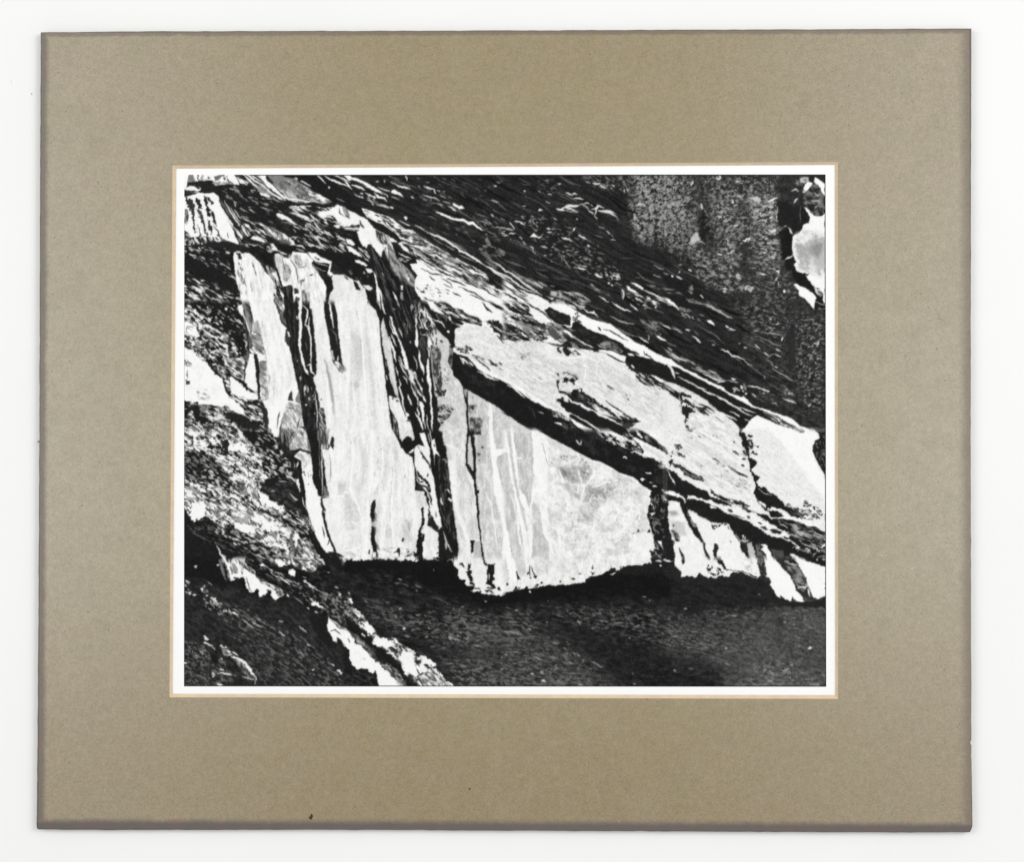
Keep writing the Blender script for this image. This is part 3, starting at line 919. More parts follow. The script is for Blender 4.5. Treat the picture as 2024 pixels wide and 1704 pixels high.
P 232 | 1600 -20 1780 -20 1790 200 1830 400 1860 620 1890 760 1960 860 2044 880 2044 1640 1790 1640 1740 1400 1700 1180 1640 960 1680 900 1680 640 1660 460 1640 220
A 9 84 200 34 | 1610 -20 1780 -20 1860 620 2044 900 2044 1640 1800 1640 1680 1000 1670 500
S 246 30 s20 | 1790 780 1820 1000 1840 1300 1850 1640
S 160 30 s30 | 1780 720 1830 900 1880 1200 1900 1400
S 244 20 s16 | 1960 900 2000 1200
T 50 200 60 50 18 .5 .3 | 1700 1340 1780 1340 1800 1500 1800 1640 1720 1640
S 60 14 | 1740 1220 1745 1240
P 38 | 1770 -20 1900 -20 1920 60 1950 260 1960 440 1980 560 2000 720 2010 840 1980 780 1910 730 1880 640 1850 500 1830 340 1800 260 1780 120
S 243 24 | 1840 -10 1860 100 1880 220 1890 330
S 110 14 | 1860 340 1930 420 1940 540
P 235 w5 | 1940 700 1955 670 1960 730 1940 740
P 190 | 1860 610 1890 620 1910 740 1880 720
T 120 240 50 50 18 .45 .3 | 1900 750 1960 750 2010 830 2020 900 1960 880
P 238 | 1915 -20 2044 -20 2044 820 2010 780 1980 560 1960 400 1940 150
A 10 84 140 24 | 1930 -20 2044 -20 2044 800 1990 600
@11
# light wall left
P 232 | -20 -20 320 -20 340 40 400 90 440 160 465 260 470 400 480 600 500 740 520 900 540 1080 570 1260 590 1440 620 1640 -20 1640
A 9 84 220 34 | -20 -20 310 -20 440 180 470 500 520 1000 600 1640 -20 1640
P 208 s60 | 100 400 260 460 280 800 180 1000 120 700
P 205 s40 | 100 1020 200 980 210 1060 140 1140 110 1120
S 205 20 s20 | 10 940 20 980
S 180 10 s14 | 210 480 250 720 260 840
S 190 14 s14 | 420 320 430 390
S 210 16 s16 | 150 80 180 220
S 246 20 s16 | 20 1040 60 1300 50 1640
S 244 14 s14 | 60 700 120 1060 140 1250 120 1640
S 244 10 s10 | 0 1020 60 1140
S 245 10 s10 | 300 1300 400 1340 580 1330
S 190 12 | 350 1380 360 1440
S 242 12 s10 | 320 1060 310 1260
S 240 14 s10 | 400 620 420 760
# black fan mass
P 32 | 320 -20 1040 -20 1060 120 1140 200 1160 320 1100 400 1060 560 1080 680 1110 900 1150 1150 1190 1300 1200 1500 1190 1640 880 1640 850 1520 790 1490 760 1340 700 1200 680 1180 640 1190 570 1260 545 1100 520 900 505 740 480 600 470 420 465 250 400 100 345 40
T 28 84 70 180 14 .6 .3 s120 | 480 -300 900 -300 1010 180 780 440 680 360 600 120
P 214 | 500 200 520 300 550 400 580 480 610 640 640 860 660 960 690 1200 660 1190 600 1060 580 980 545 740 520 690 490 520 470 400 468 300
A 10 84 100 20 | 480 240 540 300 600 500 680 1180 640 1180 560 740 490 500
S 34 18 = | 468 240 462 340 478 480 482 600 500 700 525 900 545 1100 565 1250 580 1330
P 36 | 520 720 550 720 560 820 580 940 620 1080 660 1190 620 1180 575 1160 545 1060 528 880
S 225 14 | 540 920 545 980
S 170 8 | 535 740 540 830
P 230 | 570 1180 640 1210 690 1200 740 1340 780 1450 850 1540 880 1640 700 1640 660 1500 600 1400 572 1290
A 12 80 100 20 | 570 1200 690 1200 850 1540 860 1640 700 1640 590 1360
D 50 10 20 60 20 14 | 570 1150 680 1180 690 1260 580 1250
P 34 | 570 1310 600 1370 640 1430 680 1520 700 1640 620 1640 590 1520
T 60 200 80 80 14 .5 .25 | 620 1430 650 1480 680 1560 690 1640 640 1640
S 243 18 | 440 -20 455 40 465 90
S 244 24 | 485 -20 495 60 510 130 530 150
S 150 12 | 620 80 650 100
P 244 | 575 170 600 180 620 260 650 330 690 440 660 420 620 390 600 330 580 260
S 34 14 | 570 160 600 280 640 380
S 240 16 | 600 400 640 500 670 560
S 235 14 | 690 330 720 380 745 440
S 244 18 | 660 420 720 520 770 640
S 244 24 | 580 440 600 540 640 640 660 760
P 244 w6 | 715 560 740 560 770 640 810 760 820 840 790 860 770 800 750 700
S 240 16 | 700 680 740 790 800 860 830 880
S 240 14 | 660 820 690 930
S 240 20 | 700 970 720 1050 700 1080 740 1200 760 1340 790 1440
S 230 14 | 750 930 790 980 800 1040
S 240 14 | 690 720 760 880 850 1000 880 1060
T 34 225 60 90 14 .55 .18 | 760 860 860 840 920 900 920 1000 1000 1100 980 1200 920 1200 880 1060 820 980
S 240 14 | 840 870 880 900 900 880 910 930
S 235 14 | 840 1020 880 1120 930 1220 945 1330
S 230 12 | 900 940 960 1060 1000 1160
S 235 22 | 960 1070 985 1120
S 245 22 | 990 1175 1010 1210 1035 1260
S 235 22 | 810 1170 840 1250 855 1300
S 230 16 | 880 1140 920 1200
P 245 w6 | 950 1260 990 1260 1010 1320 1020 1400 1010 1540 990 1500 985 1360 960 1300
S 240 20 | 930 1330 950 1400 945 1440
S 245 26 | 900 1400 940 1460 980 1540 1000 1610
S 240 12 | 1050 1420 1060 1540 1070 1620
S 240 10 | 1020 1480 1030 1600
P 235 | 790 1390 820 1410 830 1440 800 1450 850 1540 830 1490 780 1480
P 34 | 800 1480 830 1490 830 1500 800 1500
S 150 10 | 760 260 770 300
S 200 14 | 680 -10 700 60
S 130 10 | 820 280 840 340
S 180 16 | 840 490 850 520
S 140 8 | 800 240 800 400
S 245 16 | 915 180 918 260 912 320
S 244 30 | 915 320 925 400 920 460 925 560
S 240 12 | 940 310 970 315
S 243 40 | 918 460 925 520 930 570
P 245 w5 | 945 590 960 640 975 740 1010 810 1015 900 990 860 960 760 945 680
S 235 12 | 880 680 920 760 930 850
S 240 14 | 1015 840 1010 920
S 220 12 | 990 960 1000 1010
P 246 w5 | 1060 710 1075 720 1080 860 1100 1000 1110 1160 1110 1300 1125 1380 1125 1640 1108 1640 1100 1400 1090 1240 1080 1080 1055 960 1045 820
S 34 20 | 1110 870 1140 1020 1160 1180
S 225 14 | 1075 600 1085 700
T 40 160 80 60 18 .5 .25 | 840 -20 960 -20 1060 80 1060 160 1000 200 900 180 840 120
T 38 220 75 50 18 .58 .2 | 960 60 1060 100 1120 220 1170 320 1060 440 980 420 940 300
S 240 26 | 1050 120 1070 190 1120 260
S 235 22 | 1000 160 1030 160
S 220 18 | 1010 250 1030 310
P 50 | 960 440 1040 440 1060 480 1050 560 1050 700 1020 800 980 700 950 560
T 40 80 80 70 20 .6 .3 | 960 440 1040 440 1060 500 1030 640 970 600
# grey pillar
P 208 | 1060 520 1100 400 1160 300 1230 390 1300 460 1360 540 1340 640 1310 760 1340 820 1400 920 1460 1000 1510 1080 1530 1240 1560 1380 1580 1640 1190 1640 1210 1560 1180 1440 1180 1260 1150 1160 1130 1000 1110 840 1100 640
A 14 60 60 30 | 1160 300 1300 460 1400 920 1500 1080 1570 1640 1200 1640 1120 900 1080 560
T 60 220 70 60 18 .5 .25 | 1060 300 1140 260 1180 340 1180 540 1120 540 1060 560
P 240 s14 | 1060 480 1100 470 1120 540 1060 580
S 244 14 | 1050 580 1080 620 1075 700
T 60 175 70 60 30 .5 .35 s20 | 1100 550 1180 550 1230 640 1220 860 1240 980 1240 1140 1180 1140 1150 1000 1120 860
B 60 60 50 20 .6 .15 | 1130 720 1230 760 1240 1060 1200 1160 1150 1040 1120 860
S 60 26 = | 1230 490 1240 500
S 70 14 | 1270 840 1280 870
T 40 190 60 40 16 .55 .2 | 1150 1120 1300 1110 1280 1180 1180 1200
T 36 200 35 60 16 .52 .2 s16 | 1190 1300 1310 1290 1390 1350 1340 1440 1240 1540 1200 1560 1170 1400
P 36 | 1140 1180 1180 1200 1190 1300 1190 1500 1230 1560 1200 1600 1150 1640 1120 1640 1130 1400 1120 1240
S 246 12 | 1340 830 1420 970 1500 1080
T 60 170 80 50 18 .5 .3 | 1330 540 1390 560 1390 640 1360 720 1330 680
T 40 180 80 50 16 .5 .3 | 1310 720 1370 660 1380 760 1360 830 1320 790
D 110 14 70 30 30 10 | 1230 900 1330 900 1340 1020 1260 1060
# crack & next pillars
P 205 | 1540 1090 1600 1130 1900 1290 2044 1380 2044 1640 1580 1640 1570 1400 1550 1260
A 14 80 80 30 | 1560 1120 1900 1300 2044 1640 1590 1640
P 242 s16 | 1830 1270 1870 1300 1880 1640 1840 1640
T 80 190 40 60 30 .5 .3 s16 | 1580 1300 1680 1300 1670 1400 1580 1440
T 70 190 60 60 30 .5 .3 s20 | 1590 1460 1760 1460 1740 1640 1600 1640
P 60 s14 | 1620 1300 1660 1300 1640 1370 1610 1340
S 34 26 = | 1515 1070 1540 1200 1560 1320 1560 1480 1580 1640
S 34 16 | 1560 1100 1565 1200 1555 1300
S 244 12 | 1525 1090 1535 1140 1540 1190
S 110 10 | 1620 1180 1640 1220
# pale slab upper right
P 240 | 980 -20 2044 -20 2044 1010 1900 960 1800 910 1700 860 1560 740 1440 660 1380 620 1400 440 1400 340 1460 300 1340 200 1240 180 1100 70
P 224 s30 | 1420 330 1560 300 1800 300 2044 560 2044 980 1860 880 1640 740 1420 620 1400 480
A 12 28 60 18 | 1420 330 1560 300 1800 300 2044 560 2044 980 1860 880 1640 740 1420 620
P 248 s30 | 1200 -20 1740 -20 1900 120 1800 200 1600 140 1400 60
P 34 | 960 -20 1040 -10 1100 80 1180 120 1300 160 1340 240 1400 280 1480 310 1420 330 1400 380 1400 480 1410 560 1370 600 1340 500 1300 460 1220 390 1160 300 1140 240 1100 180 1060 100
T 34 120 40 60 20 .6 .2 | 1120 100 1300 160 1300 260 1200 220
S 244 18 | 1100 90 1180 120 1300 160
S 240 16 | 1120 210 1160 235 1230 250 1280 330
S 245 16 | 1300 140 1330 200 1400 270 1500 300
S 240 26 | 1305 360 1330 390
T 40 240 30 70 16 .5 .18 | 1100 -20 1200 -20 1360 60 1560 150 1740 250 1740 300 1600 270 1500 260 1400 280 1300 180
P 36 | 1210 -20 1280 0 1350 40 1400 80 1360 80 1280 40
P 36 | 1340 170 1400 180 1520 270 1500 295 1440 280 1370 240
P 60 | 1430 85 1490 95 1560 150 1700 200 1740 240 1660 230 1560 180 1480 140
P 40 | 1680 270 1750 290 1730 310
S 36 18 | 1240 70 1380 120 1500 200
S 40 14 | 1540 220 1620 270
S 36 24 | 1740 0 1820 90 1880 135
S 36 40 | 1820 -20 1920 50 2044 110
S 36 20 | 1900 -20 2044 40
P 40 w12 | 1790 230 1840 230 1880 260 1880 215 1940 240 2044 330 2044 480 1990 440 1960 390 1900 380 1850 310 1870 300
S 240 14 | 1880 290 1960 350 2044 400
S 40 24 | 1930 420 1980 460 2044 480
D 40 8 30 8 40 14 | 1960 440 2044 480 2044 560 1980 510
D 60 22 30 14 44 16 w10 | 1400 560 1600 560 1640 620 1540 660 1400 600
P 40 | 1580 560 1630 600 1600 610
D 90 26 32 10 50 10 | 1600 660 1760 700 1920 760 2000 860 1800 760 1660 720
S 40 16 | 1680 720 1760 790 1850 860
S 36 18 | 1840 730 1900 790 1950 810
S 40 16 | 1960 760 2000 800
S 40 14 | 1850 790 1920 780
# black underside of slab
P 30 w3 | 1380 640 1440 660 1560 690 1640 780 1700 850 1760 890 1840 960 1900 960 1960 990 2044 1010 2044 1400 1900 1300 1740 1210 1600 1130 1500 1070 1460 1000 1380 920 1370 760
T 60 240 38 60 14 .5 .2 | 1460 690 1540 720 1640 800 1600 830 1500 770
S 240 16 | 1690 880 1780 910 1860 970 1950 990
S 240 12 | 1860 920 1880 960 1840 970
D 240 8 35 10 40 14 | 1700 850 1900 930 1980 1000 1800 950
K 50 40 100 60 .75 .2 | 1500 850 2044 1080 2044 1300 1600 1050
@21
P 227 | -20 480 160 500 500 500 640 560 1000 590 1300 650 1540 780 1660 900 2044 1120 2044 1640 1560 1640 1460 1480 1180 1400 1060 1240 900 1200 800 1140 820 1500 800 1480 700 1400 560 1340 440 1300 260 1180 200 1130 60 1040 -20 1000
A 10 30 90 18 | -20 480 500 500 1000 590 1540 780 2044 1120 2044 1640 1100 1240 700 1380 440 1300 -20 1000
B 203 32 70 12 .66 .2 | -20 520 500 520 1100 700 1700 960 2044 1200 2044 1600 1500 1300 900 1000 660 1340 100 1050
S 246 10 s10 | 560 720 600 780 540 840
S 246 10 s10 | 690 740 720 860
S 246 10 s10 | 1020 720 1010 800 1060 840
S 246 12 s10 | 1000 1060 1080 1050 1180 1020
S 244 30 s20 | 0 990 160 1060 260 1150 560 1330 700 1380
S 244 16 s16 | 640 1150 620 1300
P 238 s140 | 480 520 640 560 620 640 700 700 560 700
# upper strata
P 236 | -20 -20 560 -20 500 80 540 140 640 260 760 290 720 440 790 480 720 540 600 520 500 500 160 500 -20 480
T 40 240 30 110 16 .4 .18 | -20 -20 260 -20 330 60 360 160 520 260 660 330 560 420 300 480 100 490 -20 400
P 240 s16 | 270 -20 520 -20 500 110 600 220 640 320 480 270 370 200 330 100
A 10 30 60 16 | 270 -20 520 -20 640 320 370 200
S 34 18 | 270 -10 360 60 480 120 560 200 600 250
S 34 24 | 100 20 200 80 300 130 350 170
S 34 40 w14 | 160 200 280 240 380 280 520 310 640 340
P 60 w14 s16 | 380 240 480 290 600 320 560 360 420 320
S 34 26 | 20 40 140 120 280 160
S 34 30 | 0 270 100 330 200 330
S 36 26 w12 | 60 330 140 380 260 450 320 460
P 38 w12 | -10 330 60 360 120 400 220 440 330 470 340 490 260 490 160 450 60 390 -10 370
S 36 36 w14 | -10 480 60 500 110 530
D 40 16 45 20 50 18 w12 | 10 430 160 460 160 510 20 500
D 40 22 30 14 60 16 w12 | 320 380 560 420 560 500 360 480
T 60 190 32 70 22 .4 .3 s16 | 540 260 640 260 740 300 740 400 800 480 720 520 660 480 560 420 520 340
P 80 s20 | 560 340 660 360 700 460 640 470 560 400
P 230 | -10 500 60 480 140 500 130 530 20 520
# upper right dark slab
S 244 18 | 850 -10 930 50 960 80
S 240 18 | 1000 80 1060 130 1130 130 1190 190
P 244 | 1090 130 1130 110 1140 150 1110 150
S 244 20 | 1350 0 1440 60 1520 100 1600 120
S 235 18 | 1590 20 1650 80 1690 110
S 215 12 | 1340 180 1440 230 1560 270 1640 280
S 235 14 | 1900 310 1940 350 1970 420
S 245 26 | 1910 430 1970 455 2030 490
S 225 18 | 1980 280 2040 310
S 245 26 | 1880 0 1905 40
S 240 18 | 1900 60 1920 70
S 225 18 | 1690 440 1760 480 1820 520
S 120 18 | 1280 250 1420 340 1600 420 1700 440
S 110 18 | 1450 340 1640 440
T 40 130 30 60 16 .6 .25 | 1700 200 2000 260 2000 400 1800 440
S 200 14 | 1830 430 1820 480
# white ridge
P 247 | 570 10 640 -20 760 10 860 80 960 140 1100 215 1240 255 1330 270 1440 360 1560 440 1680 520 1780 560 1900 640 2044 700 2044 800 1900 740 1780 700 1700 680 1620 640 1520 580 1500 540 1400 480 1280 430 1180 390 1060 340 920 240 880 260 850 330 780 310 720 280 760 280 830 300 840 200 830 170 740 140 640 100 580 60
P 36 | 510 110 570 60 640 100 740 140 830 180 840 300 780 290 700 280 600 230 540 160
T 36 70 20 60 26 .6 .3 | 560 100 820 200 820 280 640 220
P 36 | 870 260 900 240 960 280 1080 360 1150 380 1280 420 1400 480 1500 540 1520 580 1620 640 1520 690 1400 620 1280 560 1130 520 1000 440 900 400 860 330
T 34 56 24 60 26 .6 .3 | 880 280 1400 500 1500 640 1300 540 920 380
T 60 150 30 60 22 .4 .3 s16 | 1180 520 1330 490 1420 540 1500 620 1480 650 1360 620
S 60 16 | 1250 340 1320 360 1420 410 1500 460 1560 490
S 40 20 | 1180 320 1220 360
S 50 24 | 920 230 980 260
D 60 10 40 30 40 16 | 870 140 940 140 960 200 880 240
S 40 30 | 1520 570 1600 620 1700 660
S 245 26 | 1555 655 1640 670
S 36 18 | 1760 620 1770 660 1840 690 1910 780
P 34 | 1530 690 1640 680 1760 700 1860 760 1900 790 1960 780 2044 820 2044 990 1960 970 1860 930 1760 890 1640 810 1540 770
S 60 10 = | 1500 540 1510 560
# strata between
T 36 240 32 120 14 .5 .18 | 720 280 880 360 1000 440 1130 520 1300 580 1200 640 1040 600 960 540 860 460 760 400
P 246 | 1180 620 1220 600 1340 620 1440 650 1530 690 1520 760 1460 740 1300 650
S 34 22 | 860 360 980 440 1040 480
S 34 26 | 800 420 900 480 1000 550 1080 600
P 36 | 1090 580 1180 600 1190 630 1140 630
S 34 18 | 950 480 1080 530 1180 580 1260 600
S 36 20 | 1300 655 1420 720 1520 770
S 36 22 w12 | 1520 780 1600 840 1720 890 1840 940
S 245 22 | 1600 800 1640 830
S 34 22 w12 | 1760 890 1860 950 2000 1040 2044 1080
P 245 | 1840 920 1920 940 2044 1000 2044 1040 1940 990
T 40 220 34 70 14 .5 .2 w12 | 1660 920 1760 900 1900 1000 2044 1100 1960 1100 1840 1060 1700 1000
S 36 26 | 1670 930 1720 1000 1790 1045
S 244 14 | 1700 900 1780 950
# mid dark bits
P 50 w14 | 665 560 700 580 725 610 720 650 690 630
P 40 w14 | 750 570 790 560 830 600 860 630 880 680 840 650 810 690 770 680 760 620
S 40 24 w12 | 860 630 920 630 970 655
T 80 210 40 60 18 .5 .3 | 820 500 900 520 960 600 880 600
S 60 10 | 590 530 680 540
P 34 w16 | 740 890 780 870 800 890 850 870 890 910 930 950 930 980 890 980 850 920 800 920
P 34 w16 | 740 960 800 950 820 980 860 970 900 1010 880 1040 840 1010 780 1000 800 1040 750 1000
P 36 w12 | 660 990 690 980 700 1060 690 1100 660 1030
P 40 w12 | 670 900 700 910 690 940
S 36 16 w12 | 690 1100 740 1140 760 1130
S 60 16 | 1300 1050 1350 1090 1390 1105
S 120 14 | 1520 1160 1550 1190
S 100 16 | 1550 1220 1570 1240
D 150 16 30 20 40 16 | 200 660 320 620 320 660 220 720
S 150 16 | 420 950 480 980
# lower dark bands
P 34 w12 | 820 1140 860 1100 930 1110 960 1130 970 1090 1020 1140 1080 1190 1140 1230 1220 1290 1300 1340 1420 1400 1500 1440 1640 1480 1720 1510 1640 1540 1560 1560 1480 1500 1360 1440 1220 1360 1120 1310 960 1250 860 1190
T 36 130 32 60 20 .66 .2 | 880 1150 1040 1170 1260 1340 1440 1430 1200 1340 960 1240
S 240 18 | 1130 1290 1180 1330 1240 1350
S 240 30 | 1310 1290 1370 1370 1430 1430 1480 1490
S 240 20 | 1500 1420 1580 1480 1640 1500
S 240 14 | 1230 1350 1340 1420
S 36 16 | 1280 1240 1360 1310 1460 1370 1500 1400
S 244 26 | 720 1180 800 1200 860 1270 960 1290 1060 1350 1160 1400 1300 1460 1420 1520 1500 1560
P 34 w12 | 665 1220 720 1210 760 1240 840 1280 960 1310 1040 1360 1160 1410 1280 1460 1400 1530 1500 1590 1520 1640 1160 1640 1060 1560 960 1480 820 1420 760 1360 700 1290 670 1260
S 240 14 | 960 1310 1060 1360
S 244 30 | 700 1300 780 1390 960 1480 1100 1550 1200 1620
P 34 | 810 1420 860 1420 960 1480 1060 1530 1100 1570 1060 1580 960 1520 880 1480
P 244 | 800 1440 880 1490 1000 1560 1100 1600 1160 1640 1000 1640 900 1560
S 36 30 | 690 1140 760 1140 820 1180
S 36 20 | 720 1200 760 1220
P 60 w12 | 1500 1520 1600 1530 1660 1560 1560 1600 1500 1580
S 40 16 | 1440 1460 1500 1520
D 40 16 34 10 50 16 | 1480 1400 1700 1500 1700 1560 1560 1480
# black underside
P 29 w3 | -20 1000 80 1060 160 1110 240 1180 300 1230 420 1280 500 1330 580 1380 700 1430 800 1500 900 1560 1000 1620 1010 1640 380 1640 300 1590 160 1490 -20 1400
T 60 200 50 50 18 .5 .25 | 590 1370 660 1380 780 1440 840 1500 760 1480 620 1440
S 240 22 | 640 1525 700 1540 760 1570
S 200 12 | 430 1380 500 1410
S 90 8 | 300 1320 360 1360 390 1460
S 244 18 | 40 1050 120 1080 220 1170 270 1210
S 34 16 | 270 1150 330 1190 400 1210
S 244 14 | 290 1170 360 1190 390 1240 360 1230
S 36 18 | 410 1270 470 1300
T 34 90 35 60 20 .65 .2 | 700 1500 860 1540 960 1640 760 1640
# pillar tops below
P 205 | -20 1420 60 1440 160 1510 300 1600 380 1640 -20 1640
A 12 80 60 24 | -20 1420 160 1510 380 1640 -20 1640
@31
B 130 14 26 13 .82 .12 s160 | 860 -20 1560 -20 1560 500 1300 420 1060 340
B 140 -10 24 14 .8 .1 s160 | 1640 140 2012 200 2012 1320 1760 1400 1680 1000 1620 600
S 223 25 | -10 0 60 10 110 30
S 223 10 | 30 30 100 35
T 50 200 26 60 12 .5 .25 | 160 60 240 70 340 110 300 130 200 100
D 190 12 28 12 50 10 | 120 100 300 160 440 210 440 230 260 190
S 167 10 | 440 150 490 180
P 246 | 525 230 570 230 600 250 635 300 600 285 555 260
S 228 20 | 760 300 800 320
S 223 16 | 800 330 860 345 890 350
S 186 10 | 790 350 850 352
T 60 180 35 110 16 .5 .3 s16 | 330 -20 560 -20 640 50 760 120 850 210 760 190 640 110 480 30 380 10
S 186 11 | 350 0 480 25 600 60 720 150 840 205
S 218 11 | 100 335 160 355 220 390
S 223 18 | 265 345 320 360
S 223 15 | 340 430 390 460 440 510
S 228 18 | 390 460 450 515
S 120 11 | 370 360 430 430
S 186 11 | 590 535 635 550
S 227 16 | 710 600 780 625 830 650
S 228 21 | 790 635 850 680 920 690 1000 735
S 176 11 | 1000 735 1050 790 1100 810
S 110 14 | 1100 830 1200 900 1260 950
S 148 18 | 1240 940 1260 970
S 209 15 | 930 515 935 525
S 218 18 | 990 570 1035 585
S 218 15 | 1120 540 1200 585
S 223 18 | 1245 635 1300 680
S 167 10 | 1290 700 1340 665 1400 655
S 223 16 | 1390 665 1460 695
S 204 16 | 1390 590 1450 620
S 158 10 | 1290 480 1360 520 1450 560
S 130 9 | 1110 430 1260 470 1380 540
S 176 15 | 1110 365 1180 365
S 176 13 | 1220 380 1380 405 1480 420
S 228 21 | 1480 440 1465 490
S 199 18 | 1390 285 1440 270
S 213 18 | 1310 205 1345 225
S 186 16 | 1300 320 1340 330
S 148 10 | 1280 720 1340 770 1360 840
S 199 11 | 1350 840 1440 890 1520 940 1610 1000
S 209 15 | 1380 820 1420 825
P 210 w12 | 1860 520 1910 500 1945 500 1940 545 1900 550
P 50 | 1890 520 1915 515 1915 530
S 227 16 | 1860 -10 1920 10 2012 40
P 50 s20 | 1540 340 1640 340 1640 800 1580 900 1540 600
T 60 170 60 60 26 .5 .3 s16 | 1460 1040 1500 1060 1560 1120 1640 1180 1560 1170 1480 1180
S 223 18 | 1480 1210 1560 1245 1650 1285
S 139 13 | 1540 1210 1640 1270
S 199 20 | 1790 1300 1830 1310
S 186 10 | 1340 1280 1380 1275 1415 1300
D 110 16 20 20 40 12 | 1140 1120 1440 1160 1440 1280 1200 1260
# white ridge continuing
T 44 170 30 70 18 .5 .3 s20 | -20 600 60 620 200 680 320 740 480 840 640 880 760 980 680 990 480 900 300 820 100 720
S 227 20 | 90 665 170 700 260 745
S 218 15 | 40 580 90 610
S 228 21 | 480 900 560 940 640 980 720 1000
S 186 10 | 380 850 470 890
P 247 | -20 690 60 720 160 790 260 850 400 910 500 970 620 1030 740 1080 780 1130 860 1170 940 1190 980 1180 1040 1230 1060 1270 1110 1310 1200 1340 1320 1370 1420 1410 1520 1440 1620 1490 1700 1560 1800 1600 1840 1640 1720 1640 1620 1560 1500 1500 1400 1430 1300 1400 1180 1350 1100 1330 1020 1290 980 1260 860 1200 800 1170 760 1130 700 1100 600 1060 480 990 300 900 140 820 60 790 -20 770
P 33 | 670 1020 760 1015 860 1020 930 1060 990 1110 1020 1150 960 1170 900 1150 820 1150 780 1110 740 1070
D 190 14 20 40 40 12 | 840 1060 980 1100 990 1150 860 1130
S 227 20 | 660 1010 720 1000 760 1000
S 209 11 | 780 990 860 1000 920 1020
S 227 21 | 840 960 890 980
S 228 30 | 955 1060 975 1100
P 130 w12 | 970 1030 1040 1060 1040 1100 1000 1100
S 228 18 | 1010 1140 1030 1150 1010 1170
P 40 | 930 1180 970 1180 985 1195 950 1195
S 227 16 | 1040 1055 1120 1075 1160 1070 1200 1100
P 215 | 1180 1080 1310 1120 1300 1140 1220 1110
S 204 18 | 1090 1160 1150 1200
S 176 13 | 1230 1145 1260 1155
# below ridge dark + strata
P 34 | -20 790 40 790 140 830 300 910 480 1000 620 1070 700 1110 760 1150 800 1190 880 1230 980 1280 1040 1320 1100 1350 1200 1370 1320 1420 1460 1480 1540 1540 1620 1580 1680 1640 900 1640 760 1520 560 1360 400 1240 200 1110 100 1060 -20 1000
S 228 31 | 20 780 70 820 100 880 130 960
S 223 11 | 60 800 100 810
S 218 13 | 120 890 180 900
S 223 18 | 170 940 260 990 330 1020 420 1080 520 1100
S 228 21 | 400 1060 500 1120 600 1170 700 1210 780 1260
S 228 25 | 640 1180 760 1240 860 1310 960 1350
S 228 15 | 860 1310 1000 1400 1100 1440
S 228 15 | 940 1330 1080 1380 1140 1400
S 34 18 | 620 1190 660 1200
S 228 18 | 810 1380 880 1410 1000 1480 1060 1500
S 228 21 | 640 1350 740 1410 860 1470 900 1500
S 218 11 | 880 1480 960 1520
T 60 240 30 80 16 .45 .25 | 1300 1400 1420 1440 1540 1530 1640 1590 1700 1640 1600 1640 1480 1560 1360 1480
T 60 200 30 60 20 .5 .3 | 1200 1370 1330 1420 1460 1520 1440 1540 1300 1460
# right pale slab
P 247 | 1010 1560 1050 1510 1110 1460 1160 1430 1220 1450 1340 1510 1460 1560 1560 1600 1700 1640 960 1640
P 33 | 960 1420 1020 1500 1050 1500 1030 1560 1000 1590 960 1610 930 1600 860 1540 780 1480 760 1440 900 1500
# left pale slab (lower-left)
P 230 | -20 1000 100 1020 160 1050 260 1090 400 1170 500 1220 600 1320 660 1360 760 1430 900 1540 960 1640 -20 1640
B 205 32 70 12 .66 .2 | -20 1000 100 1020 500 1220 760 1430 960 1640 -20 1640
A 8 32 60 18 | -20 1000 260 1090 500 1220 760 1430 960 1640 -20 1640
P 228 s20 | -20 1160 100 1200 200 1260 240 1440 240 1640 -20 1640
P 34 | -20 1040 40 1060 120 1110 180 1150 190 1240 120 1200 40 1130 -20 1090
S 226 18 | 0 1060 80 1110 120 1140
P 40 w14 | 190 1150 230 1130 300 1160 330 1200 300 1210 240 1180 230 1230 340 1270 420 1320 400 1340 300 1300 220 1260 210 1320 260 1300 340 1340 400 1390 330 1390 330 1440 290 1470 260 1480 230 1430 200 1360 200 1260
T 50 230 32 60 16 .5 .2 | 320 1260 480 1300 600 1360 640 1430 560 1440 440 1400
S 40 20 | 430 1290 540 1330 620 1380
S 36 22 | 430 1370 500 1390 560 1440
S 80 12 | 640 1440 700 1500 750 1540
S 40 22 | 640 1340 720 1390
S 120 20 w12 | 250 1490 300 1490
S 36 40 w14 | 250 1500 280 1500
S 60 26 w12 | 250 1560 320 1600
S 227 13 | 180 1200 200 1300 210 1440 240 1640
T 210 245 32 80 24 .5 .3 | 300 1400 560 1440 760 1540 900 1640 300 1640
@02
T 34 245 38 42 16 .37 .2 | -10 -20 1050 -20 1100 60 1120 460 1000 620 900 720 1060 820 1240 960 1500 1120 1580 1240 1640 1420 1760 1640 1000 1640 760 1500 560 1340 420 1180 260 1100 60 1050 -10 960
# bright patches
P 247 w16 | 60 -20 120 -20 140 50 60 60
P 240 w16 | 350 20 420 20 410 80 340 90
P 246 w18 | 190 130 270 130 290 240 230 220
P 246 w18 | 560 180 740 180 800 250 700 260 560 280
P 247 w18 | 660 430 780 440 860 540 800 600 700 540
P 246 w18 | 560 460 640 480 630 540 580 520
P 246 w16 | 640 580 740 570 800 640 700 630
T 40 247 36 46 18 .26 .2 | 300 280 460 300 640 420 940 500 1100 600 1000 660 760 580 560 480 400 380
P 40 w18 | 490 130 550 130 560 200 540 330 495 320
P 246 w16 | 1000 580 1090 600 1060 630 960 620
S 240 14 w12 | 1090 460 1150 530 1180 560
# darks
T 30 140 34 40 15 .62 .18 | -10 260 160 260 330 330 460 460 580 600 640 740 560 780 400 700 200 640 -10 600
T 32 200 36 40 15 .6 .2 | 120 400 360 480 560 640 640 760 500 740 260 640
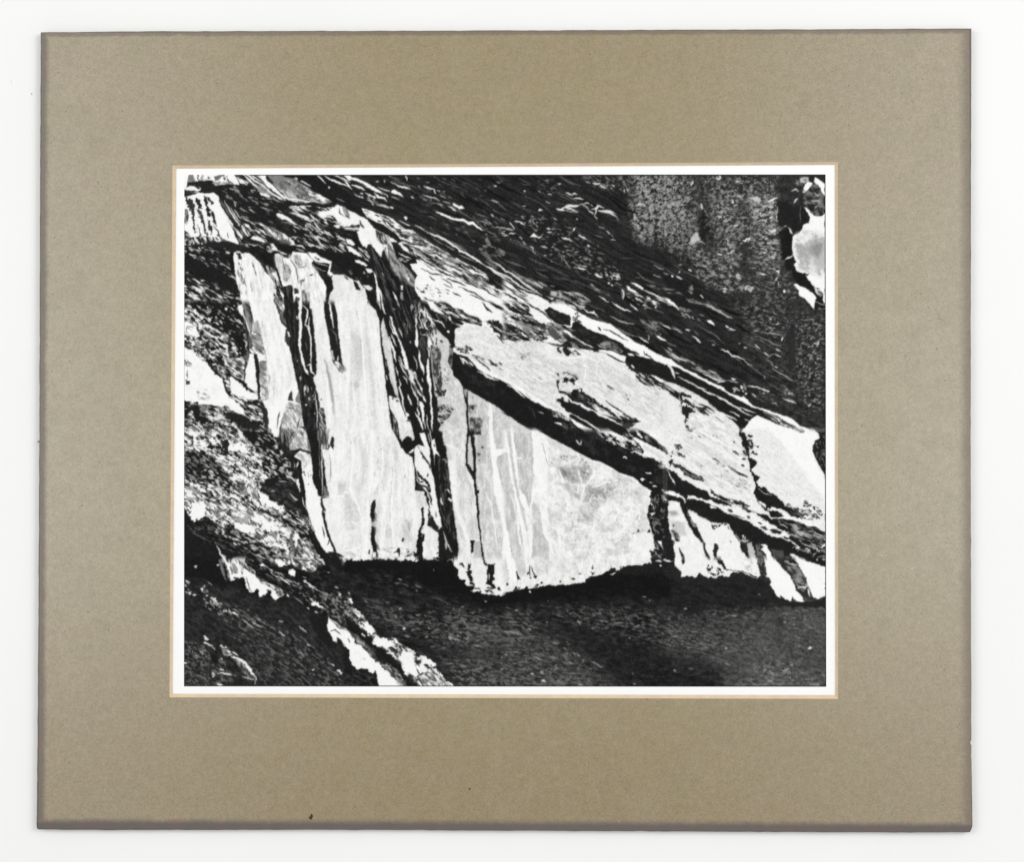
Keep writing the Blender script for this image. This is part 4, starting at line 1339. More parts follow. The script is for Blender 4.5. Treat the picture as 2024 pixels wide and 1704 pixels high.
P 34 w20 s20 | 700 -20 1100 -20 1160 100 1250 300 1180 340 1060 260 960 160 800 80
T 32 210 34 46 14 .76 .14 | 720 0 1100 0 1200 200 1300 360 1440 560 1500 820 1400 900 1180 760 1000 500 960 300
P 36 w18 s20 | 950 700 1080 600 1240 560 1420 700 1500 840 1540 1000 1560 1140 1480 1060 1300 980 1100 880 1060 800 960 780
T 34 70 20 50 24 .6 .3 s20 | 960 700 1400 640 1500 1060 1140 860
S 240 18 | 1310 590 1360 600 1415 650
S 210 14 | 1210 645 1290 655
S 235 14 | 1340 800 1380 840 1430 880 1400 890
S 200 12 | 1110 770 1150 770
D 225 14 34 14 50 12 | 1100 380 1280 440 1400 600 1380 660 1180 600
# light grey boulder patches
T 60 230 40 50 22 .45 .25 | 600 620 760 660 800 780 760 860 660 760
P 240 w14 | 800 730 900 730 960 890 920 880 840 830
T 100 240 60 60 22 .4 .3 | 800 720 920 740 960 890 860 860
P 245 w16 | 980 800 1050 815 1080 880 1180 930 1290 1000 1240 1030 1060 960 960 920
T 90 245 36 50 20 .4 .3 | -10 700 180 720 240 840 200 900 60 900 -10 880
P 247 w18 | 130 900 260 910 290 1000 270 1090 200 1140 110 1140 70 1070
T 40 247 36 44 16 .28 .22 | 240 860 560 880 900 1020 1200 1060 1300 1240 1100 1300 760 1200 480 1120 300 1080
P 247 w18 | 620 1180 860 1180 900 1300 760 1300 660 1260
P 246 w16 | 940 1080 1000 1100 1130 1200 1110 1290 1000 1230
T 90 247 40 50 20 .28 .3 | 600 1020 900 1020 1000 1180 880 1200 600 1140
T 60 247 40 60 22 .32 .25 | 1100 1200 1340 1240 1400 1400 1300 1480 1100 1420
S 34 22 w14 | 850 940 960 1000 1060 1040
S 34 30 w16 | 1000 1030 1150 1080 1300 1170
T 32 180 34 50 15 .62 .2 | 1150 1100 1320 1120 1500 1240 1640 1400 1560 1420 1340 1260
T 36 225 34 50 15 .6 .2 | 1300 1040 1460 1090 1560 1200 1500 1210 1340 1120
T 32 190 30 44 15 .62 .2 | 500 1180 700 1260 980 1420 1100 1500 1300 1640 1000 1640 760 1500 560 1330
P 247 w14 | 1120 1430 1230 1440 1280 1410 1220 1470 1110 1470
P 110 | 1340 1330 1400 1340 1440 1450 1430 1540 1380 1540 1340 1440
P 44 | 1380 1330 1410 1350 1440 1480 1400 1480
P 246 w12 | 1400 1280 1460 1320 1490 1400 1430 1480 1400 1380
T 70 245 50 60 20 .4 .3 | 1440 1380 1540 1360 1640 1500 1700 1640 1420 1640
P 60 | 1410 1500 1440 1510 1420 1600 1390 1600
# dark lower left
P 33 w16 | -10 1060 60 1060 100 1150 220 1130 300 1110 420 1180 560 1290 760 1500 900 1640 -10 1640
T 28 100 30 60 16 .75 .2 | 30 1200 240 1120 420 1180 600 1320 800 1520 860 1600 500 1500 200 1400
D 215 16 34 14 46 16 | 300 1200 500 1240 740 1440 640 1440 400 1320
S 240 20 | 650 1370 700 1390
S 240 26 w10 | 420 1470 470 1560 520 1640
# white column bottom edge
P 50 w8 | 1210 -20 1300 -20 1310 120 1330 240 1310 300 1240 200 1210 100
T 40 160 82 120 16 .5 .3 | 1220 -20 1310 0 1330 240 1290 260 1240 180
T 70 210 70 60 22 .45 .3 | 1300 -20 1440 -20 1400 100 1340 200 1310 100
T 150 235 60 50 20 .5 .4 | 1400 -20 1550 -20 1580 140 1610 280 1480 230 1350 260 1330 200 1400 100
S 60 14 | 1470 240 1540 260 1580 310 1620 310
S 70 14 | 1560 130 1590 240
T 60 130 60 40 20 .5 .3 | 1480 20 1520 30 1510 80 1480 70
P 246 | 1400 330 1470 260 1540 280 1600 330 1620 380 1630 600 1670 730 1700 820 1740 850 1750 960 1750 1060 1780 1200 1830 1360 1900 1540 1780 1520 1700 1440 1620 1300 1600 1160 1560 1000 1540 860 1530 700 1500 580 1490 480 1470 400
T 180 240 60 60 24 .5 .4 | 1410 300 1600 300 1620 400 1520 500 1480 400
S 30 34 | 1330 310 1400 370 1465 400 1475 480
S 30 40 = | 1465 440 1480 560 1500 700 1515 830
S 240 16 | 1390 380 1400 470 1400 420
S 240 18 | 1440 400 1430 470
S 246 26 | 1410 510 1440 600 1450 700 1465 780
P 38 | 1320 350 1400 380 1400 500 1440 520 1460 620 1420 620 1380 520
S 200 10 | 1340 400 1350 470
D 60 8 80 20 30 14 | 1510 500 1640 500 1600 700 1520 660
S 40 14 | 1525 700 1530 780 1545 880
S 34 26 | 1490 860 1530 960 1580 1060
S 240 12 | 1500 850 1525 960
S 240 14 | 1530 940 1580 1040 1590 1150
S 34 36 | 1560 1030 1600 1180 1650 1330 1720 1460 1780 1530
S 240 12 w12 | 1570 1080 1610 1200 1640 1290
P 32 w14 | 1560 1180 1620 1300 1720 1460 1790 1540 1900 1560 2044 1600 2044 1640 1760 1640 1660 1500 1580 1340
P 246 | 1800 1480 1830 1490 1830 1550 1790 1540
S 34 24 | 1735 860 1750 960 1780 1040
S 34 30 | 1755 1070 1800 1180 1830 1320 1880 1440 1920 1540
S 34 16 | 1750 1220 1780 1320 1785 1360
S 40 12 | 1840 1380 1820 1450
# main crack continued
P 32 | 1550 -20 1720 -20 1720 240 1770 300 1780 500 1790 640 1820 740 1830 830 1760 830 1720 820 1680 760 1640 640 1630 400 1610 240 1580 120
T 30 130 88 140 14 .72 .2 | 1680 -20 1720 0 1730 240 1770 320 1780 600 1760 700 1720 600
T 60 200 84 120 18 .5 .3 | 1715 -20 1860 -20 1850 100 1820 240 1740 240
S 240 12 | 1745 240 1750 500 1755 700 1750 820
P 110 | 1765 700 1800 720 1830 800 1820 830 1770 825
S 40 26 | 1860 100 1870 180 1895 240
P 236 | 1740 240 1820 250 1860 200 1900 240 1910 -20 2044 -20 2044 1600 1930 1540 1840 1300 1790 1100 1790 1000 1750 870 1840 840 1820 720 1790 600 1780 400
P 236 | 1840 -20 1960 -20 1960 100 1900 100 1870 60 1850 200 1830 150
S 150 14 s14 | 1850 310 1860 500 1850 660
S 44 22 | 1868 100 1872 180 1890 235
A 9 86 200 34 | 1760 260 2044 0 2044 1580 1940 1540 1800 1000
S 246 16 s14 | 1760 840 1900 830 2044 840
S 247 24 s20 | 1770 1020 1830 1080 1840 1200
P 205 s40 | 1950 660 2044 640 2044 800 1960 800
D 40 10 20 20 40 16 | 1780 1560 2044 1580 2044 1640 1820 1640
@12
P 231 | -20 -20 640 -20 700 120 720 220 800 300 880 350 910 500 920 760 1040 780 1080 960 1060 1200 1200 1300 1200 1640 -20 1640
A 10 88 190 34 | -20 -20 640 -20 720 200 900 500 920 760 1040 800 1080 1100 1180 1300 1180 1640 -20 1640
P 246 s20 | 335 -20 370 -20 375 400 370 640 330 800 300 900 330 1000 320 1200 290 1640 250 1640 290 1100 320 700 345 300
S 244 24 s14 | 80 -10 110 300 90 600
S 246 16 s12 | 100 740 160 900 210 1040 250 1140
S 246 30 s16 | 0 790 100 800
S 244 16 s12 | 480 740 460 840 400 880
S 246 20 s14 | 620 660 610 900 600 1100 640 1400 660 1500
S 246 16 s12 | 500 1080 540 1160 500 1300
S 244 16 s10 | 690 500 700 700 700 850
S 244 16 s14 | 260 800 330 810
S 244 14 s14 | 780 400 800 600
S 244 14 s14 | 840 400 860 560
P 214 s30 | 380 800 480 560 460 700 420 800
P 214 s40 | 0 820 80 800 200 1020 200 1240 0 1280
P 212 s40 | 740 1120 860 1120 850 1260 880 1400 760 1420 700 1340
S 170 22 s20 | 820 1170 830 1270
P 212 s20 | 540 1140 600 1240 610 1360 530 1360
S 185 14 s10 | 705 650 710 710
D 190 20 88 8 60 12 | 60 60 840 60 880 700 60 700
S 250 18 s16 | 300 130 300 300
P 215 s20 | 950 790 1040 790 1060 960 960 960
T 190 246 10 60 20 .35 .4 | 20 1480 620 1480 900 1500 900 1640 0 1640
# dark slivers
P 34 w5 | 372 885 400 880 405 940 400 1020 420 1090 420 1150 360 1170 340 1100 332 1020 350 950
T 36 180 84 60 16 .6 .25 | 390 1020 425 1080 420 1160 370 1160
P 170 s14 | 350 1160 420 1160 410 1220 352 1230
P 34 w6 | 345 1220 410 1220 412 1280 390 1340 400 1400 440 1460 420 1520 440 1640 345 1640 370 1540 345 1380
P 235 | 365 1540 410 1540 410 1600 370 1600
S 34 22 | 320 1510 320 1560
S 34 22 | 430 1460 440 1510
P 34 w7 | 975 990 1000 970 1018 990 1010 1060 1020 1170 990 1240 980 1300 1020 1310 1020 1400 990 1420 1000 1500 1000 1640 930 1640 915 1540 920 1440 940 1340 960 1240 990 1140
S 150 14 | 985 1250 1010 1230
S 120 14 | 970 1340 1000 1320
S 36 26 = | 745 1375 745 1400
S 34 30 w12 | 640 1550 690 1510 700 1600
S 34 26 w12 | 770 1590 850 1580
S 34 26 w12 | 800 1520 820 1525
S 34 28 w12 | 870 1550 930 1570
P 34 w12 | 860 1540 920 1560 980 1570 980 1640 920 1640
# fracture line set
P 30 | 620 -20 700 -20 712 80 740 140 790 80 815 70 850 120 890 140 890 220 880 280 820 300 790 300 740 240 700 150 650 60
P 220 | 700 -20 870 -20 890 120 870 130 830 70 800 60 770 90 740 150 710 100
T 60 200 80 60 14 .5 .25 | 640 -10 690 -10 700 80 680 70
P 240 w5 | 820 290 880 230 890 270 850 290
S 30 20 | 820 300 890 340
S 30 26 = | 885 300 890 400 905 500 912 640 910 750
S 30 12 | 905 755 960 765
P 236 | 890 230 940 170 1000 200 1080 240 1100 460 1140 620 1160 800 1200 1000 1240 1220 1200 1260 1160 1160 1080 1100 1060 960 1040 780 980 700 920 640 920 540 900 440
P 238 s16 | 1080 1000 1180 1000 1240 1220 1180 1180
S 32 34 w8 | 940 200 980 260 1020 340 1060 400 1090 460 1090 490
S 32 34 w10 | 920 520 980 590 1040 650 1080 720 1090 780
S 32 22 w10 | 930 560 950 640 1000 660
S 40 20 w8 | 1055 540 1055 600
S 32 26 w10 | 960 690 1040 720 1090 790
S 30 34 w8 | 990 730 1030 780 1060 880 1085 990
S 32 20 w8 | 1070 800 1100 870 1120 945
S 32 28 w8 | 1070 1000 1090 1080 1130 1140 1165 1170
S 60 14 | 1165 1030 1165 1100
S 50 14 w8 | 1170 1180 1195 1250
S 50 10 w6 | 1080 680 1095 720
# black mass centre
P 30 | 870 -20 960 -20 965 60 980 140 1020 210 950 190 890 180 890 100
P 242 | 960 40 1020 30 1060 140 1090 240 1060 240 1020 200 980 120
P 236 | 940 180 1030 210 1090 260 1085 360 1090 430 1020 330 960 250
P 30 | 1020 -20 1140 -20 1140 120 1110 240 1080 220 1040 100
S 240 12 | 1080 -10 1100 80 1115 160
S 235 10 | 1060 40 1090 160
P 243 | 1115 130 1150 110 1165 230 1200 300 1220 340 1160 300 1150 330 1160 520 1130 340 1110 250
S 60 16 | 1140 180 1145 210
P 29 | 1140 -20 1200 -20 1240 40 1240 180 1290 240 1290 320 1260 350 1310 430 1330 560 1350 760 1370 850 1330 960 1370 1000 1390 1100 1420 1300 1450 1500 1400 1560 1310 1370 1260 1220 1220 1080 1190 900 1150 640 1110 520 1085 250 1120 240 1150 480 1140 320 1170 300 1210 330 1200 290 1160 160
T 30 80 84 100 20 .7 .2 | 1180 320 1310 420 1350 760 1360 1000 1420 1400 1300 1260 1220 1000
S 200 14 w12 | 1250 360 1290 380 1310 430
S 240 26 w10 | 1330 850 1350 890 1350 920
S 235 18 w10 | 1290 760 1330 780 1350 800
S 244 18 | 1225 850 1235 910 1250 950
S 34 50 w12 | 1230 20 1250 100
D 34 6 60 30 34 20 w12 | 1240 20 1300 20 1290 130 1240 130
S 34 30 w12 | 1220 220 1280 250 1280 290
P 34 w7 | 1195 1270 1255 1280 1275 1400 1280 1560 1220 1600 1190 1500 1190 1380
S 235 14 | 1260 1290 1300 1420 1370 1540
S 190 20 | 1280 1400 1300 1500
S 34 40 w14 | 1180 1560 1300 1580 1400 1590
S 34 34 w14 | 1120 1610 1280 1620 1380 1620
S 34 30 w12 | 1300 1500 1330 1560
# pillar mid
P 216 | 1240 -20 1560 -20 1560 200 1540 440 1640 640 1660 860 1700 1200 1730 1400 1740 1640 1440 1640 1450 1500 1420 1250 1390 1080 1370 900 1340 600 1320 440 1290 220 1260 150
A 14 82 100 28 | 1260 0 1560 -20 1560 460 1640 640 1720 1400 1740 1640 1450 1640 1420 1250 1340 600
P 238 s20 | 1330 400 1380 380 1420 560 1440 720 1420 900 1460 1040 1540 1200 1580 1400 1600 1640 1560 1640 1540 1400 1480 1200 1400 1000 1360 800 1340 560
S 240 20 s14 | 1260 180 1400 220 1480 300 1520 290
S 240 14 s12 | 1340 20 1370 60
S 244 18 s10 | 1560 620 1640 660 1660 900 1700 1240 1720 1380
S 245 16 s10 | 1600 1380 1720 1390
P 32 w5 | 1600 1385 1660 1395 1640 1440 1635 1540 1615 1560 1605 1480
# crack 2
P 205 | 1565 100 1600 60 1620 200 1640 400 1640 520 1580 460 1555 380
S 34 24 = | 1575 -10 1565 100 1555 220 1550 330 1560 430 1610 510 1640 570 1655 640
S 34 36 = | 1600 -10 1620 100 1640 240 1650 360 1650 520 1660 640
S 34 32 = | 1655 620 1670 760 1690 860 1695 980 1700 1100 1720 1260 1745 1450 1770 1640
P 34 | 1600 -20 1700 -20 1660 60 1630 60
# pillar right
P 208 | 1660 -20 2044 -20 2044 1640 1780 1640 1740 1400 1710 1100 1700 900 1670 640 1670 300 1650 100
A 14 84 100 28 | 1660 -20 2044 -20 2044 1640 1790 1640 1700 1000 1670 300
P 247 w4 s14 | 1830 -20 1880 -20 1890 100 1920 240 2044 240 2044 280 1940 330 1920 400 1960 560 2000 740 2044 900 2044 1640 2000 1640 2020 1300 1960 1000 1900 800 1880 500 1850 200
P 192 s14 | 1930 340 2044 290 2044 840 2000 720 1960 540
A 12 84 80 30 | 1930 340 2044 290 2044 840 1960 540
S 242 14 s12 | 1780 780 1860 940 1900 1180 1940 1500
S 236 14 s12 | 1770 600 1780 760
P 190 s30 | 1680 60 1800 60 1790 400 1690 440
P 60 s10 | 1735 205 1760 205 1765 225 1745 225
P 90 s14 | 1680 290 1730 290 1730 325 1700 325
S 110 20 s12 | 1715 370 1720 390
T 40 190 80 40 20 .55 .25 | 1650 -20 1740 -20 1730 60 1660 60
S 34 40 w10 | 1700 760 1690 800
P 190 s16 | 1650 1410 1720 1400 1740 1640 1640 1640
@22
P 236 | -20 -20 420 -20 700 140 1140 380 1300 440 1640 600 1860 770 1840 900 1830 1020 1820 1100 1860 1300 1900 1480 1850 1640 -20 1640
A 12 70 70 30 | -20 -20 420 -20 1140 380 1640 600 1850 800 1820 1100 1890 1480 1850 1640 -20 1640
# fluted left
P 200 s16 | 110 -20 340 -20 360 200 370 600 350 800 320 1020 260 860 180 720 160 340 120 100
A 14 86 120 26 | 110 -20 340 -20 370 600 320 1020 180 720
P 204 s16 | -20 280 40 280 60 400 90 560 140 820 170 1060 170 1300 220 1640 90 1640 40 1300 0 1040 -20 960
A 12 86 120 26 | -20 280 60 400 140 820 220 1640 60 1640 0 1040
P 200 s16 | 30 -20 80 -20 100 220 130 480 190 760 240 960 300 1260 280 1280 230 1080 160 820 110 560 70 300
P 206 s16 | 180 1180 230 1220 260 1640 220 1640
P 202 s30 | 350 900 420 940 480 1080 500 1300 560 1420 570 1640 330 1640 340 1300
A 12 86 100 26 | 350 900 500 1100 560 1420 570 1640 330 1640
S 248 30 s10 | 90 -10 120 200 140 400 170 600 180 760
S 248 20 s8 | 10 -10 60 300 90 560 150 860 200 1100 250 1400 300 1640
S 247 16 s8 | 90 820 150 1020 180 1300 230 1500 250 1640
S 250 40 s10 | -10 1080 30 1300 80 1640
P 250 s10 | -20 1020 10 1120 50 1360 90 1640 -20 1640
S 247 14 s8 | 140 350 230 355
S 246 16 s8 | -10 270 50 265
S 246 16 s8 | 355 640 350 900 330 1080 370 1160 400 1120
P 240 s14 | 360 -20 430 20 460 120 480 240 540 400 570 560 540 760 420 700 390 480 370 200
P 248 s14 | 360 -20 380 300 390 560 440 640 520 760 560 740 480 600 420 460
P 248 s16 | 180 740 260 820 320 1010 300 1080 260 1000 200 860
S 246 20 s8 | 530 760 540 900 530 1080 520 1160
S 246 18 s8 | 450 960 480 1100 500 1300 550 1400
S 248 20 s8 | 320 1100 350 1300 330 1640
S 150 10 s8 | 460 100 520 300 560 450
S 247 18 s8 | 450 70 520 250 580 480 640 620 740 690
# right wall mottling
B 208 40 110 60 .56 .3 | 560 60 1100 380 1600 620 1820 800 1800 1500 1000 1640 600 1600 540 900
D 243 46 150 40 170 9 | 600 500 1640 640 1820 900 1800 1480 700 1540
A 9 30 140 80 | 560 300 1640 620 1830 900 1800 1560 700 1600
D 244 30 80 25 170 9 | 600 500 1640 640 1820 900 1800 1480 700 1540
P 168 s110 | 690 490 800 480 850 520 870 460 920 480 930 580 920 640 860 640 740 580
T 112 205 34 60 36 .5 .4 s80 | 700 490 800 480 850 530 870 460 930 500 930 650 850 640 740 590
P 168 s80 | 940 480 1060 460 1085 540 1040 600 990 625 960 560
T 118 205 50 50 30 .5 .4 s60 | 940 480 1060 460 1085 540 1000 620
P 150 s50 | 760 680 820 690 830 720 790 720
P 190 s70 | 780 720 860 730 930 700 950 800 940 860 860 830
T 150 215 40 50 30 .5 .4 s60 | 800 740 950 740 940 860 860 830
P 196 s120 | 1080 730 1200 710 1350 660 1380 720 1380 800 1300 880 1180 960 1120 1000 1100 1120 940 1130 970 1040 970 960 1040 870
T 150 222 60 60 34 .5 .4 s90 | 1050 740 1200 715 1350 665 1390 740 1370 830 1260 900 1170 970 1110 1010 1090 1120 940 1130 970 980 1030 880
P 205 s50 | 750 1210 880 1210 850 1300 770 1300
P 205 s50 | 1370 1160 1450 1150 1450 1190 1380 1200
P 206 s110 | 1560 780 1760 680 1740 820 1660 920
P 216 s90 | 880 1260 1040 1260 1080 1400 880 1420
P 205 s50 | 1450 600 1480 620 1500 760 1460 720
S 249 12 s12 | 910 520 960 590 990 660 1010 720 980 860 960 980
S 249 16 s14 | 990 720 1060 660 1120 580 1140 450
S 249 18 s8 | 680 480 720 580 760 690
S 249 18 s8 | 1100 720 1200 700 1260 670 1350 655
S 247 16 s14 | 690 1150 860 1190 1000 1180
S 249 14 s8 | 860 1320 880 1250 1000 1240 1180 1200
S 249 16 s8 | 680 1280 710 1420 700 1560
S 249 14 s8 | 740 1200 750 1420
S 249 14 s8 | 860 1520 960 1510 1060 1530
S 249 12 s8 | 1460 620 1500 760 1510 840
S 248 12 s8 | 1250 1100 1360 1000 1480 920 1600 900
S 248 12 s8 | 1560 1150 1480 1260 1620 1100
S 248 14 s8 | 1380 1420 1460 1380
S 248 12 s8 | 1460 1640 1500 1520
D 150 26 30 50 34 12 | 700 300 1100 380 1080 440 720 420
D 170 30 60 60 30 12 | 560 400 1600 640 1760 900 1700 1500 640 1500
S 80 12 | 595 405 605 420
S 60 20 w10 | 1655 1280 1700 1250
S 110 14 w10 | 1615 1320 1630 1305
S 120 10 | 1470 945 1490 920
S 40 30 w10 | 1815 1265 1840 1285
P 236 s20 | 1620 1320 1800 1280 1860 1400 1830 1540 1640 1560
# slab underside
P 29 w3 | 380 -20 1120 -20 1200 70 1280 120 1380 170 1480 210 1600 240 1720 330 1820 350 1900 420 2044 470 2044 780 1960 760 1880 790 1840 760 1760 710 1640 600 1460 540 1360 480 1240 400 1170 385 1120 380 1000 320 860 240 720 170 560 80
K 50 40 100 50 .78 .15 | 500 -20 1100 0 1700 340 2044 520 2044 700 1700 600 1100 340
T 40 200 60 40 14 .7 .15 | 900 120 980 140 970 200 920 170
S 245 24 w10 | 1500 345 1560 355
S 245 22 w10 | 1780 530 1850 550
S 245 26 w10 | 1710 610 1770 635
S 245 26 w10 | 1870 705 1920 715
S 245 20 | 1980 750 2044 790
S 200 12 | 1830 655 1870 670
# ridges above underside
P 246 | 1130 -20 1330 -20 1440 60 1560 110 1570 170 1600 240 1520 220 1480 190 1400 160 1330 130 1260 90 1220 60
T 36 240 34 60 16 .5 .2 w10 | 1200 30 1300 40 1480 120 1600 160 1600 250 1460 210 1340 160 1220 80
P 34 w12 | 1330 -20 1520 -20 1560 60 1660 100 1720 180 1760 280 1740 300 1680 260 1600 230 1560 120 1440 60
T 34 220 40 50 16 .66 .18 | 1440 0 1560 60 1700 200 1740 290 1600 240
P 34 w8 | 1500 -20 1700 -20 1780 40 1860 90 1980 190 2044 260 2044 290 1960 240 1840 180 1740 140 1640 90
T 34 150 36 60 18 .6 .2 | 1720 0 1860 90 2020 230 1980 240 1800 150
P 246 | 1610 100 1660 95 1760 150 1860 200 1980 260 2044 310 2044 450 1960 410 1860 360 1740 320 1760 270 1700 180
T 210 246 32 70 18 .5 .3 | 1740 160 2044 310 2044 420 1780 300
S 246 22 w8 | 1590 275 1660 270 1720 310 1800 350
P 246 | 1650 -10 1690 30 1750 90 1740 110 1680 60
S 246 18 | 1560 0 1580 20
P 240 | 1720 -20 2044 -20 2044 230 1960 170 1860 80 1780 20
A 8 32 60 18 | 1720 -20 2044 -20 2044 230 1860 80
D 34 14 30 10 40 16 w10 | 1820 340 2000 410 2044 470 1900 420
T 40 230 34 50 16 .5 .2 w10 | 1900 420 2044 450 2044 500 1960 480
# right vertical dark
P 30 w10 | 1840 780 1880 780 2044 780 2044 1400 1980 1390 1990 1480 1960 1420 1930 1400 1920 1380 1870 1330 1830 1160 1810 1060 1820 960 1850 880
T 30 110 80 40 26 .76 .15 | 1850 800 2030 800 2030 1360 1900 1340 1840 1100
S 244 18 w12 | 1840 900 1860 940
S 246 30 w12 | 1840 1050 1890 1040
S 220 14 w12 | 1860 960 1880 1010
S 180 12 w12 | 1840 1100 1920 1110
S 150 18 w12 | 1900 1150 1940 1200
S 240 14 w12 | 1860 1330 1890 1330
P 245 | 1930 1400 1980 1400 2000 1500 1970 1450
T 32 150 60 50 22 .6 .2 w10 | 1890 1400 1930 1410 2000 1520 2044 1600 2044 1640 1850 1640 1860 1560 1890 1500
D 34 10 60 40 40 24 w12 | 1840 1540 1900 1540 1900 1640 1840 1640
S 246 26 | 2000 820 2044 900
@32
P 233 | -20 -20 2012 -20 2012 1500 1500 1500 -20 900
A 7 32 90 22 | -20 -20 940 -20 1130 800 1060 940 -20 400
B 205 32 90 12 .72 .15 | -20 -20 930 -20 1060 500 1100 900 500 700 -20 300
B 222 32 90 12 .7 .15 | 1000 -20 1900 -20 2000 640 2000 900 1400 800 1150 600
P 248 s40 | 1300 -20 1860 -20 1920 100 1850 230 1900 400 2012 600 2012 900 1800 600 1500 200
S 249 12 s8 | 180 -10 170 60 110 140 60 240
S 248 12 s10 | 420 -10 700 160 900 240
# dark nibs upper right
P 40 | 1860 -20 2012 -20 2012 580 1980 520 1900 380 1845 270 1860 200 1900 130 1950 110 1930 50
T 34 120 60 40 24 .7 .2 | 1880 140 2000 60 2010 520 1900 350
P 110 w10 | 1600 -20 1740 -20 1760 20 1700 40 1640 10
P 60 w10 | 270 -20 380 -10 340 25 290 5
# central crack
P 34 w10 | 920 -20 950 -20 960 30 985 15 1000 40 1030 110 1080 120 1110 160 1120 200 1090 250 1060 250 1060 300 1060 360 1110 360 1150 400 1140 440 1100 480 1110 520 1140 560 1190 590 1180 640 1150 650 1180 700 1240 720 1330 790 1380 820 1460 880 1500 950 1600 1000 1700 1080 1720 1130 1640 1110 1560 1060 1480 1010 1400 1000 1340 950 1290 1020 1200 960 1150 900 1160 870 1110 790 1140 700 1120 640 1090 560 1070 480 1050 400 1030 300 990 240 970 140 930 60
T 34 190 60 40 18 .72 .15 | 1020 120 1110 160 1110 240 1040 240
S 200 14 w10 | 1170 730 1240 790 1330 830
S 34 34 w12 | 1030 60 1090 80
S 34 30 w12 | 1080 290 1160 305
S 40 24 w12 | 1140 200 1180 210
S 40 24 | 970 360 1010 370
S 40 24 | 960 440 1000 455
S 40 24 w10 | 970 260 1040 330
P 90 w12 | 855 260 900 270 950 320 920 320 870 290
S 60 20 w10 | 850 140 890 175
P 246 | 1165 890 1200 900 1270 950 1270 980 1190 930
# small marks on slab
P 60 w12 | 150 290 200 300 260 350 210 355 160 320
T 60 190 60 40 16 .5 .25 | 120 180 200 180 220 220 170 260 130 240
S 60 24 w12 | 100 270 120 290
S 50 30 w10 | 70 320 80 340
P 45 w10 | -20 250 20 260 50 310 0 300
P 60 w8 | 585 352 640 365 705 410 650 435 630 410
T 60 200 40 40 14 .5 .25 | 600 360 690 410 650 430
S 70 12 w10 | 690 430 760 460
P 50 w8 | 775 440 840 470 920 520 980 550 1040 600 980 590 900 540 830 500
S 140 12 | 740 505 800 525
S 130 14 | 440 455 470 460
S 120 14 | 830 620 870 620
D 160 18 32 14 50 14 | 620 560 1000 620 1060 740 800 700
D 150 10 32 14 40 12 | 300 80 720 40 760 110 360 120
S 110 16 w10 | 930 680 950 690
# lower strips
P 40 w10 | 45 400 70 370 100 380 110 420 60 470
P 44 w10 | 95 420 160 430 260 480 360 560 440 580 500 640 460 655 380 620 260 570 180 500 110 450
T 36 120 34 60 16 .6 .25 | 110 430 260 490 440 590 480 640 300 580
P 34 w8 | -20 460 20 480 60 500 140 540 210 600 220 630 300 660 380 710 460 760 530 780 580 840 660 880 760 900 860 960 760 960 640 920 560 870 500 880 440 860 340 820 290 830 260 870 200 820 120 780 60 770 -20 790
P 34 w8 | 260 860 340 870 460 890 560 930 640 960 700 1000 760 1040 840 1070 960 1120 1060 1160 1160 1230 1240 1290 1340 1340 1440 1350 1560 1400 1640 1460 1700 1500 2012 1560 2012 1640 1700 1640 1600 1600 1560 1560 1480 1640 1360 1640 1280 1440 1180 1440 1090 1380 1000 1400 920 1400 900 1330 820 1250 800 1190 700 1170 580 1150 440 1070 290 1010 260 960
P 34 w8 | -20 800 60 800 140 830 200 860 240 880 260 960 330 1090 400 1230 340 1210 300 1120 230 1040 200 960 185 910 100 900 40 890 -20 860
S 246 26 w8 | -10 790 70 800 120 810 190 840 240 870
S 244 24 | -20 860 30 885
S 244 14 | 30 490 70 590 130 690
S 240 18 | 90 640 120 670
P 246 w8 | 320 830 360 820 440 860 500 880 600 900 680 930 560 910 460 885 340 860
S 246 26 w10 | 565 950 640 985
P 240 w8 | 730 990 790 980 900 980 1000 1020 1080 1050 1140 1090 1220 1130 1340 1190 1440 1240 1540 1280 1440 1270 1340 1230 1290 1300 1220 1250 1150 1200 1080 1140 960 1090 860 1060
T 40 240 30 70 16 .5 .18 w10 | 560 770 700 830 860 880 1060 950 1040 1010 900 960 760 920 640 880
P 60 w10 | 780 1000 830 990 860 1020 820 1035
P 50 w10 | 840 1060 920 1070 990 1105 900 1090
P 90 w10 | 1010 1080 1050 1075 1070 1105 1030 1115
S 60 20 | 1170 1165 1220 1180
P 60 w10 | 1180 1210 1260 1210 1290 1270 1240 1260
P 50 w10 | 850 880 960 900 1060 950 980 950
P 46 w10 | 950 975 1040 990 1120 1050 1060 1040
S 40 24 w10 | 560 760 640 820
S 40 22 w10 | 700 830 740 865
P 34 w10 | 1130 1040 1200 1050 1280 1080 1340 1120 1440 1100 1600 1130 1760 1200 1900 1220 2012 1300 2012 1560 1700 1480 1560 1380 1480 1350 1560 1290 1440 1240 1320 1180 1200 1110
T 34 170 22 80 18 .62 .2 | 1400 1120 1600 1140 1900 1220 2012 1300 2012 1540 1760 1460 1600 1340 1500 1220
P 34 w10 | 1290 1020 1360 1010 1440 1040 1540 1080 1480 1100 1340 1100
P 246 w8 | 1340 970 1420 1000 1500 1040 1600 1090 1740 1130 1860 1190 1940 1220 1800 1210 1660 1150 1540 1110 1380 1120 1500 1080
T 44 240 26 60 20 .5 .2 w10 | 1500 920 1640 960 1760 1060 1860 1130 1720 1110 1580 1040
D 60 20 28 10 60 24 w12 | 1700 880 1900 900 1980 1060 1860 1120 1740 1060
S 200 14 w10 | 1660 1280 1760 1320 1840 1370
P 240 w10 | 1470 1310 1520 1290 1580 1320 1560 1350 1500 1330
S 225 14 w10 | 1340 1330 1440 1340
